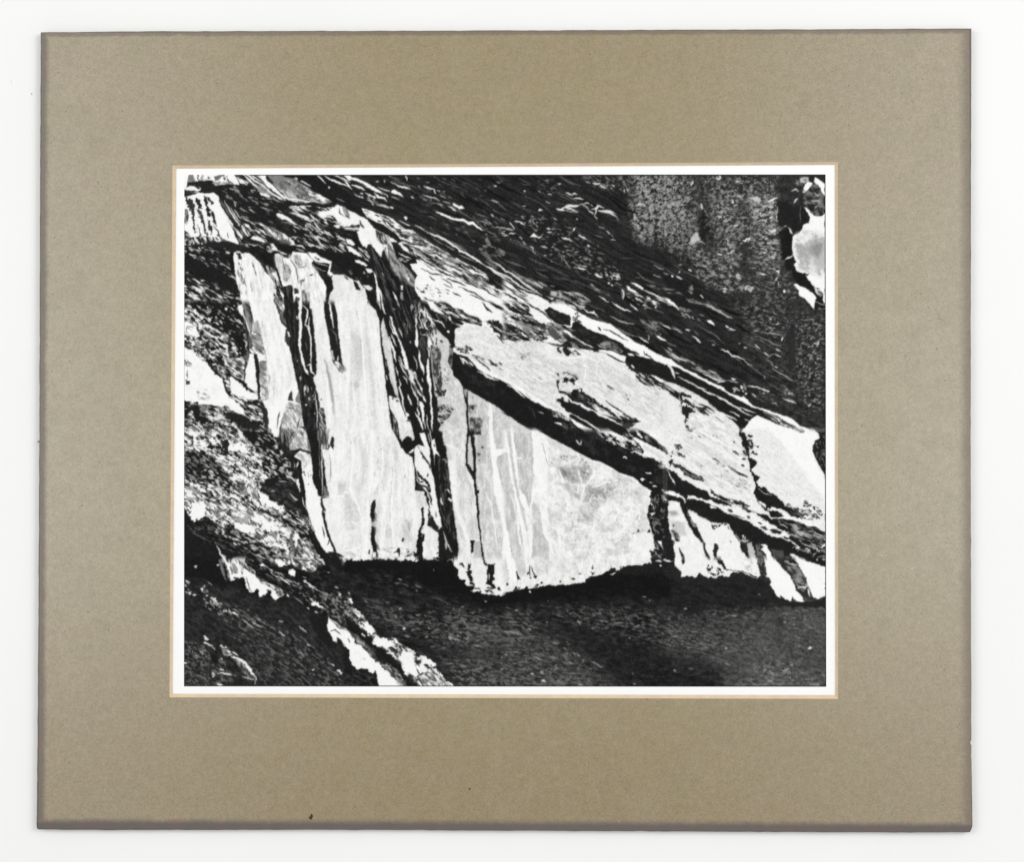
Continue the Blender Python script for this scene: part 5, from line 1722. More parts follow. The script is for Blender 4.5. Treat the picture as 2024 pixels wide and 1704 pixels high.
P 40 w10 | 1310 1250 1400 1250 1480 1280 1440 1310 1340 1300
S 225 14 w10 | 1440 1180 1540 1230
D 200 12 16 14 60 12 w12 | 1560 1440 2000 1420 2000 1620 1720 1560
S 246 30 w10 | 1960 1470 2012 1440
S 240 16 | 1640 1490 1700 1470
S 200 12 w12 | 1830 1590 1900 1550
# pillars under slab
P 238 | 75 890 140 900 185 915 200 980 240 1080 300 1200 360 1310 430 1380 480 1450 520 1540 560 1640 120 1640 120 1520 60 1400 40 1200 30 1000
P 238 | 260 1010 440 1080 580 1160 700 1180 800 1200 860 1290 910 1380 940 1420 960 1500 1000 1560 1040 1640 560 1640 520 1540 500 1430 440 1300 400 1230 330 1120
A 8 70 60 30 | 40 900 190 920 300 1200 500 1480 560 1640 120 1640 60 1400
P 170 s40 | 40 1020 160 1020 170 1070 80 1090
P 205 s40 | 60 1140 240 1160 280 1340 100 1320
P 36 w8 | -20 890 40 890 40 1000 50 1200 70 1300 120 1480 130 1560 100 1640 -20 1640
S 40 26 | 100 1195 120 1205
T 50 160 70 50 20 .5 .25 | 80 1260 130 1260 190 1340 180 1400 130 1400 90 1340
S 40 22 | 100 1270 150 1380
S 80 18 | 90 1380 120 1430
S 40 30 | 180 1480 210 1560 240 1640
P 34 w8 | 200 930 260 920 280 1000 340 1140 410 1230 440 1340 400 1340 350 1260 290 1140 230 1040
T 40 150 66 50 18 .6 .25 | 260 1020 400 1220 360 1220 300 1120
P 36 w8 | 360 1260 400 1290 445 1330 430 1350 390 1330
S 40 36 | 480 1450 510 1540 560 1640
S 120 20 | 440 1400 490 1430
P 44 w8 | 620 1420 660 1430 665 1480 650 1540 640 1640 600 1640 610 1500
P 44 w8 | 955 1465 1000 1460 1030 1500 1030 1550 970 1540
S 110 14 | 820 1390 835 1420
D 60 12 20 30 40 24 w12 | 580 1170 800 1190 800 1240 600 1230
T 40 220 60 40 18 .5 .2 w10 | 880 1300 1000 1330 1060 1400 1000 1420 920 1400
P 190 s14 | 1030 1430 1090 1400 1140 1540 1150 1640 1080 1640 1040 1540
P 36 w8 | 1080 1390 1180 1430 1220 1460 1200 1500 1260 1560 1280 1640 1150 1640 1120 1500
T 40 120 60 50 20 .5 .3 | 1140 1430 1230 1460 1220 1500 1280 1600 1260 1640 1160 1640
P 246 w6 | 1190 1430 1270 1440 1320 1540 1370 1640 1290 1640 1270 1560 1200 1500 1240 1470
P 80 s14 | 1330 1500 1480 1520 1500 1580 1480 1640 1380 1640
P 246 w6 | 1570 1550 1640 1580 1720 1640 1600 1640
S 34 46 = | -6 520 -6 740
S 34 40 = | -8 830 -8 856
S 34 40 = | -8 900 -8 1600
@03
B 100 36 44 14 .76 .12 s30 | 460 560 800 620 1100 820 1500 980 2044 1440 2044 1640 1500 1640 900 1100 500 800
B 110 34 44 16 .72 .14 s30 | -10 1000 200 1040 360 1200 420 1320 700 1500 500 1640 -10 1640
B 85 34 46 16 .72 .14 s30 | 500 880 900 1080 1400 1500 1500 1640 960 1640 760 1200
P 26 s40 | -10 -20 440 -20 460 180 560 320 480 380 260 260 -10 240
T 32 150 32 46 14 .74 .14 s20 | 1200 100 1340 240 1600 330 1800 440 2044 420 2044 700 1900 760 1640 560 1300 360
T 28 140 34 50 14 .78 .14 s20 | 700 -20 960 -20 1100 100 1300 340 1500 440 1400 480 1200 300 960 160
T 34 240 34 44 15 .5 .18 s16 | 900 -20 1400 -20 1320 110 1200 60 1060 20
P 247 w14 | 1130 20 1240 10 1300 100 1220 90 1180 60
P 244 w12 | 950 50 1010 60 1040 100 980 100
T 60 245 40 50 20 .4 .3 s16 | 1340 -20 1640 -20 1700 120 1640 180 1500 150 1380 80
S 40 14 | 1480 10 1560 40 1620 20
P 248 w10 | 1320 150 1400 145 1415 190 1400 235 1350 230
S 244 26 w12 | 1090 140 1130 190 1160 230
T 40 240 30 50 14 .5 .2 s14 | 1100 160 1240 190 1300 270 1200 290 1150 240
S 240 16 | 1240 250 1340 330
S 225 26 w14 | 1520 290 1580 330 1650 360
S 190 14 w12 | 1490 230 1560 250
S 215 22 | 1590 510 1640 540
P 247 w10 | 1620 560 1660 540 1730 590 1810 650 1740 630 1640 590
S 225 16 | 1560 625 1590 645
S 210 16 | 1660 670 1690 690
S 235 24 | 1960 460 1990 465
S 200 14 | 1910 360 1960 380
S 220 26 | 1740 20 1770 22
D 245 6 20 30 60 30 w14 | 1860 -20 2044 -20 2044 30 1900 10
S 190 14 | 1820 180 1850 185
S 180 14 | 1890 690 1920 710
D 110 40 36 16 44 12 | 1500 500 2044 520 2044 760 1860 760 1700 640
# white fins
P 120 | 440 20 480 0 540 280 520 260 480 180
P 246 w8 | 465 -20 530 -20 560 60 620 0 700 -20 760 60 820 100 890 150 920 220 960 240 1040 300 1120 330 1200 370 1250 400 1270 460 1220 490 1160 530 1110 470 1110 410 1050 400 1050 440 960 490 960 400 930 380 880 430 840 430 790 360 780 280 750 240 690 260 670 250 600 290 570 240 540 120 500 60
T 70 235 70 70 20 .45 .3 | 560 0 650 0 690 100 680 190 610 200 580 100
P 150 s16 | 610 60 660 90 670 180 620 160
S 60 14 | 470 40 520 160 540 270
S 60 14 | 500 20 560 160 590 270
S 50 14 | 620 250 680 250
T 60 220 52 80 16 .5 .25 | 680 -20 760 40 880 160 920 220 840 180 760 120 740 240
T 60 230 45 60 18 .5 .25 | 900 200 1060 300 1160 350 1260 420 1260 470 1100 370 980 320
S 70 12 | 790 240 830 380 860 420
T 90 225 50 50 18 .5 .3 | 1160 420 1260 400 1240 480 1180 470
S 50 20 w12 | 1080 330 1090 350
S 240 30 w12 | 1300 460 1330 490
S 140 14 | 1400 490 1460 530 1510 580
# small lights left
S 215 26 = | 145 105 155 108
S 220 24 | 420 85 445 85
S 230 14 | 20 280 80 310
S 160 12 | 300 295 360 340
P 235 w12 | 205 390 230 355 260 400 250 430
S 240 24 | 60 435 90 455
S 240 22 | 120 460 160 470
S 230 20 | 280 475 310 465
P 220 w12 | 345 505 400 500 440 580 400 590 360 550
S 150 20 | 450 560 490 590
S 225 20 | 520 655 545 675
P 245 w8 | 600 690 640 680 700 720 660 720
S 190 20 | 570 640 600 700
S 160 14 | 620 640 680 650
D 170 26 36 20 36 14 | 10 300 240 330 460 520 560 660 460 720 200 520 20 440
T 36 150 36 36 16 .6 .2 s20 | 240 500 360 520 440 600 460 720 380 680 280 620
S 180 16 | 740 770 880 880
S 210 16 | 1200 930 1280 980
T 36 160 26 40 15 .6 .2 s20 | 840 760 960 760 1100 880 1060 900 900 860
S 180 18 | 1460 850 1560 940
S 170 14 | 1200 790 1260 800
S 170 16 | 1460 1170 1530 1230
S 190 18 | 1560 1090 1590 1100
S 190 18 | 1870 1330 1900 1350
P 240 w10 | 1940 1410 1970 1410 2010 1440 1990 1460 1960 1440
S 200 20 | 1630 1400 1650 1410
# lower left fin
S 235 26 w10 | 240 985 270 1010 310 1030
S 225 18 w10 | 250 1050 310 1080 370 1115
S 190 16 w10 | 370 1125 410 1150
P 215 w10 | 455 1110 480 1090 510 1120 530 1100 560 1140 500 1140
P 242 w10 | 510 1170 570 1155 600 1190 560 1200
T 70 190 60 40 20 .5 .3 | 460 1120 560 1180 620 1220 560 1240 500 1210
S 235 20 | 610 1180 690 1225
T 70 190 60 60 20 .5 .3 s14 | 620 1260 760 1300 840 1420 900 1520 840 1520 740 1420
S 246 34 w8 | 610 1240 700 1270 780 1320 830 1390 870 1450 920 1530
S 190 16 | 740 1490 840 1520 910 1540
S 200 12 | 905 1540 900 1590
S 245 28 w10 | 460 1260 475 1290
S 230 26 w10 | 460 1390 490 1410
S 240 22 w8 | 430 1450 500 1445 600 1465
P 210 w12 | 360 1450 400 1450 420 1480 390 1500
S 240 22 | 420 1580 490 1605
S 235 20 | 0 1325 40 1320
T 40 150 50 40 18 .5 .3 s20 | 40 1140 200 1120 300 1240 260 1280 120 1240
T 40 120 40 40 20 .5 .3 s20 | 440 1260 560 1320 520 1380 440 1340
P 28 s40 w12 | 320 1180 420 1200 430 1320 360 1310
# right white cliff
P 34 w12 s20 | 1600 720 1840 740 1820 900 1900 1060 2044 1120 2044 1060 1860 1140 1700 1000
P 247 w8 | 1830 740 1900 800 2044 900 2044 1090 2000 1040 1930 990 1940 1050 1890 1040 1850 940 1815 860
T 90 210 42 60 16 .5 .3 | 1830 740 1890 780 2044 880 2044 920 1940 870
S 40 14 | 1860 920 1920 900 1980 960
T 36 130 36 40 15 .6 .2 s20 | 1880 480 2044 480 2044 860 1900 760 1800 680
@13
P 19 s60 w10 | 0 40 400 60 900 40 1380 20 1460 220 1620 420 1500 400 1260 360 1000 300 760 220 460 140 200 180 -20 160
K 18 10 90 30 .4 .3 s60 | 200 160 760 200 1200 340 1500 440 1000 460 600 340 300 300
B 96 14 46 13 .78 .12 s220 | 260 500 700 600 1400 660 2044 700 2044 1240 1700 1240 1200 1100 700 900 360 640
B 104 14 44 14 .7 .12 s220 | 300 520 700 700 900 900 760 960 500 860 340 740
B 100 14 44 14 .68 .12 s220 | 1340 640 1760 760 1940 860 2044 960 1800 1080 1500 1100 1300 960
B 104 14 44 14 .72 .12 s220 | 1240 1260 1760 1260 2044 1360 2044 1640 1400 1640
B 80 20 50 14 .78 .12 s220 | 380 160 800 240 1060 460 800 440 440 300
S 148 16 | 685 255 730 275
S 126 14 | 640 310 700 325
S 145 20 | 920 400 925 415
S 120 16 | 900 340 980 370
S 139 14 | 1140 140 1142 165
S 83 14 | 1120 490 1240 530 1370 600
S 95 30 | 1380 640 1400 630
S 133 22 | 1780 540 1810 545
S 133 16 | 1480 615 1520 610
S 108 12 | 1700 660 1750 660
S 139 16 | 265 535 300 560
S 164 26 | 695 640 730 625
S 139 16 | 915 715 960 715
S 139 14 | 640 730 680 750
S 114 12 | 820 805 950 795
S 95 12 | 820 850 900 855
P 215 w12 | 730 880 760 865 790 885 760 895
S 145 24 | 1055 880 1085 880
S 139 18 | 860 900 885 910
S 139 20 | 765 970 830 990
S 139 22 | 1030 990 1065 990
S 126 16 | 1380 740 1450 750
S 108 30 | 1480 750 1540 830
T 40 150 16 60 16 .55 .25 s20 | 1300 960 1480 920 1600 980 1560 1040 1340 1060
S 139 18 | 1640 1090 1720 1110
S 120 14 | 1090 1115 1150 1115
S 114 14 | 1220 1130 1300 1130
S 139 22 | 1985 1240 2000 1245
S 145 20 | 1980 1390 2010 1400
S 120 16 | 1300 1330 1400 1330
D 92 30 16 30 40 16 | 1280 1300 1760 1300 2040 1420 2040 1620 1500 1620
D 86 22 20 20 46 12 | 360 560 640 720 760 900 600 860 420 720
T 50 120 14 50 20 .55 .3 s30 | 1560 820 1720 840 1940 860 1900 940 1640 900
P 22 w14 | -20 22 80 5 180 30 330 10 640 8 720 25 900 25 1000 15 1090 22 1300 20 1400 60 1440 150 1480 250 1440 260 1300 140 -20 140
# ragged wall foot
P 236 w16 | -20 -20 940 -20 920 30 880 35 820 20 740 0 720 40 680 20 640 0 560 15 480 5 380 0 330 20 240 25 180 50 130 20 80 10 40 35 -20 40
P 200 w10 | 1010 -20 1090 -20 1090 25 1020 10
P 234 w8 | 1390 -20 2044 -20 2044 470 1960 475 1880 460 1780 450 1720 420 1640 430 1610 415 1660 380 1640 350 1560 345 1530 320 1540 280 1480 260 1440 220 1440 150 1390 80
S 210 16 w12 | 1310 20 1360 20 1400 90
P 228 s20 | 1650 0 1800 0 1800 280 1720 340 1640 300 1620 180
P 34 w8 | 1460 60 1500 60 1540 130 1500 110
P 34 w10 | 1570 80 1600 90 1595 140 1620 170 1600 200 1620 280 1600 300 1570 250 1550 200 1530 180 1580 160
P 34 w8 | 1745 -20 1780 -20 1790 60 1820 80 1900 75 1900 140 1890 220 1910 260 1880 300 1920 370 1880 380 1840 340 1795 310 1810 240 1800 180 1825 90 1770 80
S 225 14 | 1835 190 1835 270
S 36 34 w12 | 1940 380 1990 390
S 36 24 w12 | 1640 370 1720 400
S 40 24 w12 | 1780 420 1840 410 1900 440
S 34 30 w12 | 1600 300 1640 340
S 34 20 w10 | 1820 370 1880 380
# light rib lower left
P 30 s20 w14 | 0 620 80 640 200 860 300 1000 420 1080 560 1220 700 1380 760 1460 840 1600 700 1600 560 1480 460 1300 300 1180 160 1060 40 860
T 30 70 45 60 18 .6 .3 s20 | 0 860 160 980 300 1060 500 1260 700 1440 840 1640 700 1640 560 1460 420 1300 200 1060
P 246 w8 | 60 500 90 505 120 570 90 580
S 190 26 | 0 540 30 560
T 36 170 40 44 16 .5 .2 s14 | 0 600 120 640 240 780 200 860 80 780 0 720
T 50 245 46 50 18 .4 .25 w10 | 80 620 200 650 270 770 330 830 400 900 420 960 540 1000 640 1010 760 1100 860 1140 960 1180 1060 1260 1160 1320 1160 1380 1240 1460 1300 1560 1420 1640 1000 1640 880 1560 760 1440 700 1300 620 1240 560 1160 520 1130 420 1120 360 1060 380 1010 300 970 260 900 200 860 150 760
P 247 w12 | 270 810 330 850 400 930 360 960 290 930
P 247 w12 | 420 1010 500 990 600 1040 640 1100 560 1120 460 1110 380 1100 370 1050
P 240 w12 | 600 1010 680 1030 760 1100 700 1080
P 246 w12 | 740 1160 880 1180 870 1300 960 1460 900 1510 820 1440 740 1340 700 1260
P 246 w12 | 960 1230 1060 1260 1150 1310 1150 1360 1080 1330 1000 1300
P 240 w12 | 950 1330 1040 1340 1060 1440 960 1440
P 44 w10 | 890 1280 980 1290 980 1310 920 1330 890 1310
P 40 w10 | 890 1190 940 1200 960 1250 900 1240
P 60 w10 | 880 1160 960 1180 1040 1240 960 1220
S 44 20 w10 | 930 1440 1000 1450
S 44 22 w10 | 1020 1330 1080 1360
P 60 w12 | 900 1520 960 1530 960 1550 910 1550
S 50 18 w12 | 580 1140 640 1170
S 240 26 w12 | 540 1180 600 1200 660 1250
T 90 235 40 50 18 .4 .3 s14 | 940 1480 1140 1420 1280 1540 1400 1640 1040 1640
S 245 26 | 1290 1550 1360 1590 1400 1630
S 235 22 w10 | 230 950 270 985
# white cliff
P 34 s20 w12 | -20 1080 40 1120 80 1260 80 1400 180 1420 320 1460 420 1430 440 1560 460 1640 -20 1640
T 26 66 20 50 20 .6 .3 s20 | -20 1320 80 1400 320 1470 420 1460 440 1640 -20 1640
P 248 w10 | -20 880 60 920 120 1000 160 1080 240 1120 300 1180 360 1240 400 1300 440 1300 480 1380 560 1420 640 1500 740 1600 780 1640 450 1640 430 1560 420 1440 400 1410 360 1440 320 1440 310 1400 260 1400 220 1380 170 1400 140 1370 90 1350 80 1240 60 1160 -20 1080
T 60 170 44 60 18 .5 .3 w10 | 60 900 180 980 300 1100 380 1200 420 1290 360 1260 300 1180 220 1100 140 1020
T 60 200 40 60 18 .5 .25 w10 | 460 1320 560 1320 660 1400 760 1540 820 1640 740 1640 640 1520 540 1400
S 60 14 | 50 1010 80 1060
S 170 12 | 240 1260 280 1280
@23
B 104 14 50 13 .74 .12 s220 | -20 600 300 640 500 800 400 1020 640 1100 900 1240 1000 1400 1100 1640 -20 1640
B 112 14 44 14 .72 .12 s220 | 560 1480 1000 1500 1400 1600 1700 1640 400 1640
B 92 12 50 13 .76 .12 s220 | 500 600 1100 640 1320 780 1100 860 700 780
B 92 12 50 13 .76 .12 s220 | 1100 660 1960 600 2040 1000 1600 1040 1180 920
D 86 14 20 20 50 14 | 1560 640 1880 660 1880 760 1600 760
S 139 14 | 1740 480 1790 485
S 133 18 | 1825 525 1840 535
S 126 16 | 1165 690 1230 700
S 120 14 | 1330 660 1385 745
S 139 16 | 1200 785 1250 800
S 120 14 | 1270 800 1310 805
S 133 18 | 1370 820 1500 815
S 133 20 | 1660 850 1700 840
S 120 14 | 1100 880 1140 880
S 133 18 | 1565 1000 1590 1010
S 108 14 | 1820 1000 1830 1020
S 157 18 w12 | 920 820 950 800 980 795
S 148 14 w12 | 940 815 970 830
S 108 12 | 870 685 940 730 970 780
S 120 14 | 660 715 760 740
S 102 20 | 550 530 555 550
S 148 20 | 145 645 170 670
S 108 14 | 180 680 230 710
S 133 14 | 20 800 160 800
S 145 22 | 300 880 345 905
S 133 22 | -10 920 60 925 160 950 250 980
S 108 14 | 300 985 400 985
S 126 14 | 540 800 530 820
S 126 20 | 600 1065 680 1070
S 120 16 | 740 1125 790 1150
S 133 18 | 860 1190 900 1205
S 139 22 | 920 1210 960 1240
S 139 20 | 120 1180 170 1180
S 148 24 | 10 1210 40 1220
S 145 20 | 370 1240 420 1255 460 1280
S 126 20 | 570 1240 680 1260
S 139 22 | 815 1300 850 1330
S 114 26 | 980 1280 1010 1310
S 120 26 | 1090 1300 1160 1330 1250 1380
S 133 26 | 640 1390 680 1380
S 148 30 = | 465 1435 478 1440
P 215 w12 | 330 1445 350 1440 375 1455 350 1465
P 225 w12 | 470 1540 500 1525 525 1550 490 1560
S 133 24 | 670 1540 690 1540
S 126 20 | 110 1500 150 1510
S 126 20 | 130 1320 150 1330
S 133 14 | 820 1480 850 1490
S 120 16 | 1610 1450 1620 1460
S 133 30 | 930 1590 990 1590
S 126 22 | 1620 1580 1660 1590
D 86 44 20 30 36 16 | 40 1280 640 1300 1100 1540 1100 1620 40 1620
D 86 26 18 20 44 14 | 500 1100 980 1240 1300 1440 900 1360 600 1260
P 20 w10 | -20 440 100 400 500 345 640 350 1030 295 1240 195 1480 145 1500 105 1860 80 2044 100 2044 220 1240 320 500 460 -20 560
# wall foot
P 230 w7 | -20 -20 1860 -20 1850 60 1760 90 1640 80 1500 100 1480 150 1380 150 1320 150 1240 200 1150 230 1100 250 1040 270 1030 300 940 310 820 330 700 330 640 355 560 330 500 350 400 380 260 380 180 400 100 410 40 430 -20 470
P 214 s20 | 360 -10 570 -10 560 160 480 230 420 220
P 222 s30 | 620 0 900 0 900 140 700 200
P 216 s20 | -20 -20 20 -20 60 160 60 310 -20 330
P 250 s10 | 20 -20 110 -20 160 180 200 280 120 290 80 220
S 250 16 s8 | 270 -10 290 100 320 180
S 245 16 s8 | 870 0 920 80 980 160
P 206 s14 | 130 -20 250 -20 270 60 270 180 230 240 180 190
A 8 80 60 30 | -20 -20 1860 -20 1700 80 1000 250 500 330 0 400
P 34 w5 | 145 165 160 165 205 265 170 275
S 36 32 | 30 325 50 335
S 34 34 | 290 185 310 195
S 50 14 | 325 90 320 160 330 240
S 50 14 | 340 100 370 180 400 240
S 34 26 w10 | 380 235 410 250
S 60 16 w10 | 330 255 345 250
P 34 w12 | 375 340 420 310 445 310 420 350
S 34 26 | 460 300 485 310
S 34 26 | 695 290 715 298
S 34 24 | 850 262 895 265
S 80 14 | 930 195 970 195
S 34 30 | 1100 125 1120 132
S 34 32 w12 | 1090 180 1140 180
S 90 10 | 1120 80 1110 120
P 34 w14 | 1060 260 1110 220 1160 230 1120 260 1040 290
P 34 w16 | 1310 170 1340 120 1400 150 1480 150 1440 190 1360 190
S 245 18 w10 | 1340 195 1400 180
P 34 w18 | 1480 110 1600 110 1660 90 1840 80 1880 60 1840 10 1860 -20 2044 -20 2044 200 1700 200 1400 220
S 246 22 | 1910 30 1980 40
S 235 26 w10 | 1960 90 1980 100
S 246 26 w8 | 320 430 340 420
D 34 16 10 20 40 24 w14 | 100 380 500 340 520 370 120 430
S 246 26 w10 | 2000 20 2044 30
@33
B 105 10 44 14 .72 .12 s220 | 560 660 1100 660 1200 760 560 770
B 101 10 40 14 .74 .12 s220 | 200 960 900 980 880 1200 300 1180
B 130 14 36 18 .68 .12 s220 | 1100 1320 1620 1280 1640 1480 1400 1520 1100 1480
B 123 10 40 18 .68 .12 s220 | 1060 1520 2012 1460 2012 1640 900 1640
B 101 20 44 14 .76 .12 s220 | 1400 560 2012 560 2012 1000 1600 900
B 94 14 40 14 .78 .12 s220 | -20 700 600 760 1300 860 1500 1240 600 1300 -20 1100
S 139 20 | 235 635 275 640
S 108 16 | 1170 445 1200 470
D 103 10 16 20 40 14 | 20 760 130 760 120 920 10 920
S 126 16 | 70 980 180 990
P 170 w12 s16 | 840 710 900 710 900 730 850 730
S 108 14 | 1010 690 1080 680
S 142 24 | 1490 795 1520 810
S 108 16 | 1480 690 1540 720
S 139 18 | 1810 860 1850 885
P 225 w10 | 1790 1130 1820 1110 1850 1130 1820 1145
S 154 24 = | 760 1125 775 1130
S 126 18 | 440 1080 480 1090
S 120 16 | 200 1075 240 1090
S 133 18 | 750 1310 820 1350
S 89 16 | 840 1350 920 1360
S 148 20 | 110 1410 145 1415
S 114 18 | 300 1390 350 1400
S 145 20 | 1400 1290 1450 1300
S 148 22 | 1230 1400 1270 1400
S 154 22 w12 | 1310 1400 1350 1440 1370 1470
S 148 22 | 1480 1410 1550 1390
S 139 18 | 1560 1340 1610 1350
S 148 24 | 1290 1540 1340 1550
S 120 20 | 1830 1525 1860 1530
S 133 30 | 1900 1570 1920 1600
S 40 22 | 1470 1380 1500 1390
S 40 20 | 570 750 610 760
S 40 20 | 690 720 730 735
D 77 50 10 20 40 12 | 400 560 2000 600 2000 1500 600 1500
P 40 w10 | -20 80 120 85 180 150 220 205 440 185 540 235 700 215 860 175 1000 175 1160 255 1340 290 1400 465 1600 540 1760 550 2012 510 2012 620 1400 600 1000 320 200 330 -20 200
# wall foot
P 240 w8 | 120 -20 620 -20 660 40 740 120 790 150 860 160 960 170 1000 170 1060 200 1090 240 1160 260 1160 -20 1190 180 1200 230 1160 260 1100 240 1000 180 940 170 860 180 800 220 740 230 700 200 600 190 540 240 500 230 440 190 380 240 340 230 280 220 220 210 180 150 120 90
P 242 w6 | 700 -20 1160 -20 1170 120 1200 220 1130 230 1060 190 980 160 880 155 780 140 720 60
P 236 w14 | 160 100 480 120 560 200 700 190 780 160 800 210 700 220 560 240 500 220 440 180 400 240 200 220
P 34 | 205 -20 240 -20 248 70 215 80
P 34 w8 | 620 -20 700 -20 740 80 770 130 740 130 680 70
S 36 26 | 540 -10 550 20
S 36 36 | 535 90 550 100
D 40 16 16 20 46 18 w12 | 480 100 680 120 760 200 560 210
S 40 20 w12 | 560 180 640 210
S 40 20 | 980 60 1000 85
S 200 14 | 980 100 1140 110
T 190 245 60 50 24 .4 .35 | 980 0 1140 0 1160 200 1060 180 980 120
P 60 w6 | 1150 -20 1230 -20 1250 100 1280 230 1220 230 1180 160 1165 60
T 44 120 80 60 20 .5 .3 | 1160 -20 1240 0 1270 220 1210 200
P 50 w8 | 1180 240 1280 240 1350 270 1330 300 1240 300
S 246 18 | 1270 215 1285 235
P 249 w6 | 1240 -20 1370 -20 1440 90 1560 210 1620 340 1680 440 1730 490 1740 550 1660 545 1590 485 1575 545 1500 510 1450 460 1450 500 1400 470 1360 400 1320 330 1340 290 1280 230 1260 100
P 50 w6 | 1370 -20 1640 -20 1680 70 1720 160 1760 240 1810 320 1790 380 1840 420 1850 460 1740 490 1680 440 1620 330 1560 200 1440 90
T 50 150 34 50 18 .5 .3 | 1480 -20 1620 0 1700 140 1800 340 1740 420 1640 330 1560 190
P 36 s10 | 1540 0 1640 0 1670 70 1560 60
S 190 14 | 1500 40 1580 75 1660 80
S 225 22 w10 | 1660 370 1760 360 1800 340
S 225 20 | 1800 380 1810 480
P 249 w6 | 1610 -20 1700 -20 1800 30 1920 70 2012 110 2012 480 1920 510 1860 490 1830 420 1800 350 1760 240 1700 120
P 36 w6 | 1690 -20 2012 -20 2012 100 1940 70 1800 45
S 240 24 | 1900 10 1915 25
S 245 20 | 1970 10 2012 20
@01!
T 222 248 84 150 26 .4 .4 s40 | 900 -20 1130 -20 1180 120 1300 560 1370 860 1420 1040 1300 1100 1160 1300 1060 1300 1060 700 1000 400
B 150 82 110 16 .8 .14 s40 | 880 200 990 260 1050 640 1060 900 1140 1000 1140 1240 980 1180 960 760 890 600
A 9 50 60 24 | -10 570 300 800 520 1060 800 1420 440 1340 -10 1250
@00!
B 130 84 90 16 .84 .12 s40 | 680 1010 780 1010 800 1400 800 1620 740 1640 700 1400
B 215 80 120 18 .66 .3 s60 | 780 1000 960 1110 1130 1380 1130 1620 860 1620
B 200 80 100 18 .7 .3 s40 | 1160 1010 1560 1010 1790 1400 1800 1600 1560 1600 1400 1400 1230 1360
@12!
A 8 88 200 60 | -20 -20 900 300 1200 1640 -20 1640
@13!
A 8 86 160 40 | 1390 -20 2044 -20 2044 400 1620 360
@23!
A 9 86 160 40 | -20 -20 1860 -20 1000 280 -20 420
A 7 40 60 30 | 500 -20 1860 -20 1000 250 500 330
@30!
B 165 0 34 26 .82 .12 s200 | 0 0 300 0 420 420 400 700 200 640 0 660
B 150 0 34 24 .84 .12 s200 | 500 100 1400 100 1400 1100 700 1100 520 700
@20!
B 160 0 34 26 .84 .12 s200 | 1640 0 2040 0 2040 780 1760 780 1660 560
@11!
S 214 40 s40 | 60 60 120 500 90 1100 60 1600
S 212 50 s50 | 260 200 330 700 380 1200 400 1600
S 246 22 s14 | 170 -40 230 400 260 900 300 1600
S 246 16 s12 | 380 200 430 700 470 1200 520 1700
S 246 14 s10 | 20 300 60 800 40 1300
@12!
S 246 26 s14 | 90 -40 130 300 80 700 110 900
S 214 50 s50 | 200 80 260 420 230 800
S 214 60 s60 | 560 100 540 420 500 760
S 246 18 s10 | 480 60 500 400 450 760
S 246 16 s10 | 600 200 640 560 600 1000 620 1400
S 246 18 s10 | 100 760 180 960 250 1180
S 246 14 s10 | 700 560 720 900 760 1200
S 214 50 s50 | 440 900 420 1200 440 1500
S 246 14 s10 | 540 840 480 1200 500 1500
S 246 12 s10 | 860 700 900 1000 880 1300
S 246 12 s10 | 20 1160 120 1160 250 1240
@21!
S 210 60 s60 | 300 640 700 820 1100 1000
S 212 50 s50 | 900 700 1300 880 1700 1120
S 246 14 s10 | 560 700 760 720 1000 690 1200 760
S 246 12 s10 | 300 900 480 1000 640 960
S 246 12 s10 | 1040 760 1010 1000 1180 1040
S 247 26 s20 | 0 960 240 1120 560 1320
@32!
S 214 50 s50 | 260 100 560 280 900 480
S 216 46 s50 | 400 320 700 520 1000 700
S 247 12 s8 | 200 200 500 330 900 520
S 247 12 s8 | 330 80 640 230 940 420
@22!
D 236 40 60 60 120 8 | 560 300 1100 420 1500 620 1700 900 1500 1400 700 1500
A 8 40 120 60 | 540 200 1140 400 1640 620 1830 1000 1800 1540 600 1560
@33!
D 118 60 12 14 40 12 | 1000 640 1990 600 1990 1600 1100 1600
D 105 60 8 14 40 12 | 20 700 1000 700 1000 1100 20 1200
@23!
D 105 70 16 16 40 12 | 20 700 700 900 1100 1400 1100 1600 20 1600
D 95 60 14 16 40 12 | 600 620 2000 600 2000 1000 1200 900
@13!
D 105 70 16 16 40 12 | 300 520 2000 660 2000 1200 1300 1100 700 800
D 110 50 14 16 40 12 | 1300 1250 2000 1300 2000 1600 1500 1600
"""

# ================================================================ helpers
def link(name, me, parent=None, mat=None):
    o = bpy.data.objects.new(name, me); S.collection.objects.link(o)
    if parent: o.parent = parent
    if mat is not None and me is not None: me.materials.append(mat)
    return o
def thing(name, label, cat, loc=(0, 0, 0)):
    o = bpy.data.objects.new(name, None); S.collection.objects.link(o)
    o.location = loc; o.empty_display_size = 0.02; o['label'] = label; o['category'] = cat
    return o
def tag(o, label, cat, group=None):
    o['label'] = label; o['category'] = cat
    if group: o['group'] = group
    return o
def mesh(name, V, F):
    me = bpy.data.meshes.new(name); me.from_pydata([tuple(v) for v in V], [], F); me.update()
    return me
def new_mat(name):
    m = bpy.data.materials.new(name); m.use_nodes = True
    nt = m.node_tree; nt.nodes.clear()
    out = nt.nodes.new('ShaderNodeOutputMaterial'); b = nt.nodes.new('ShaderNodeBsdfPrincipled')
    nt.links.new(b.outputs['BSDF'], out.inputs['Surface'])
    return m, nt, b
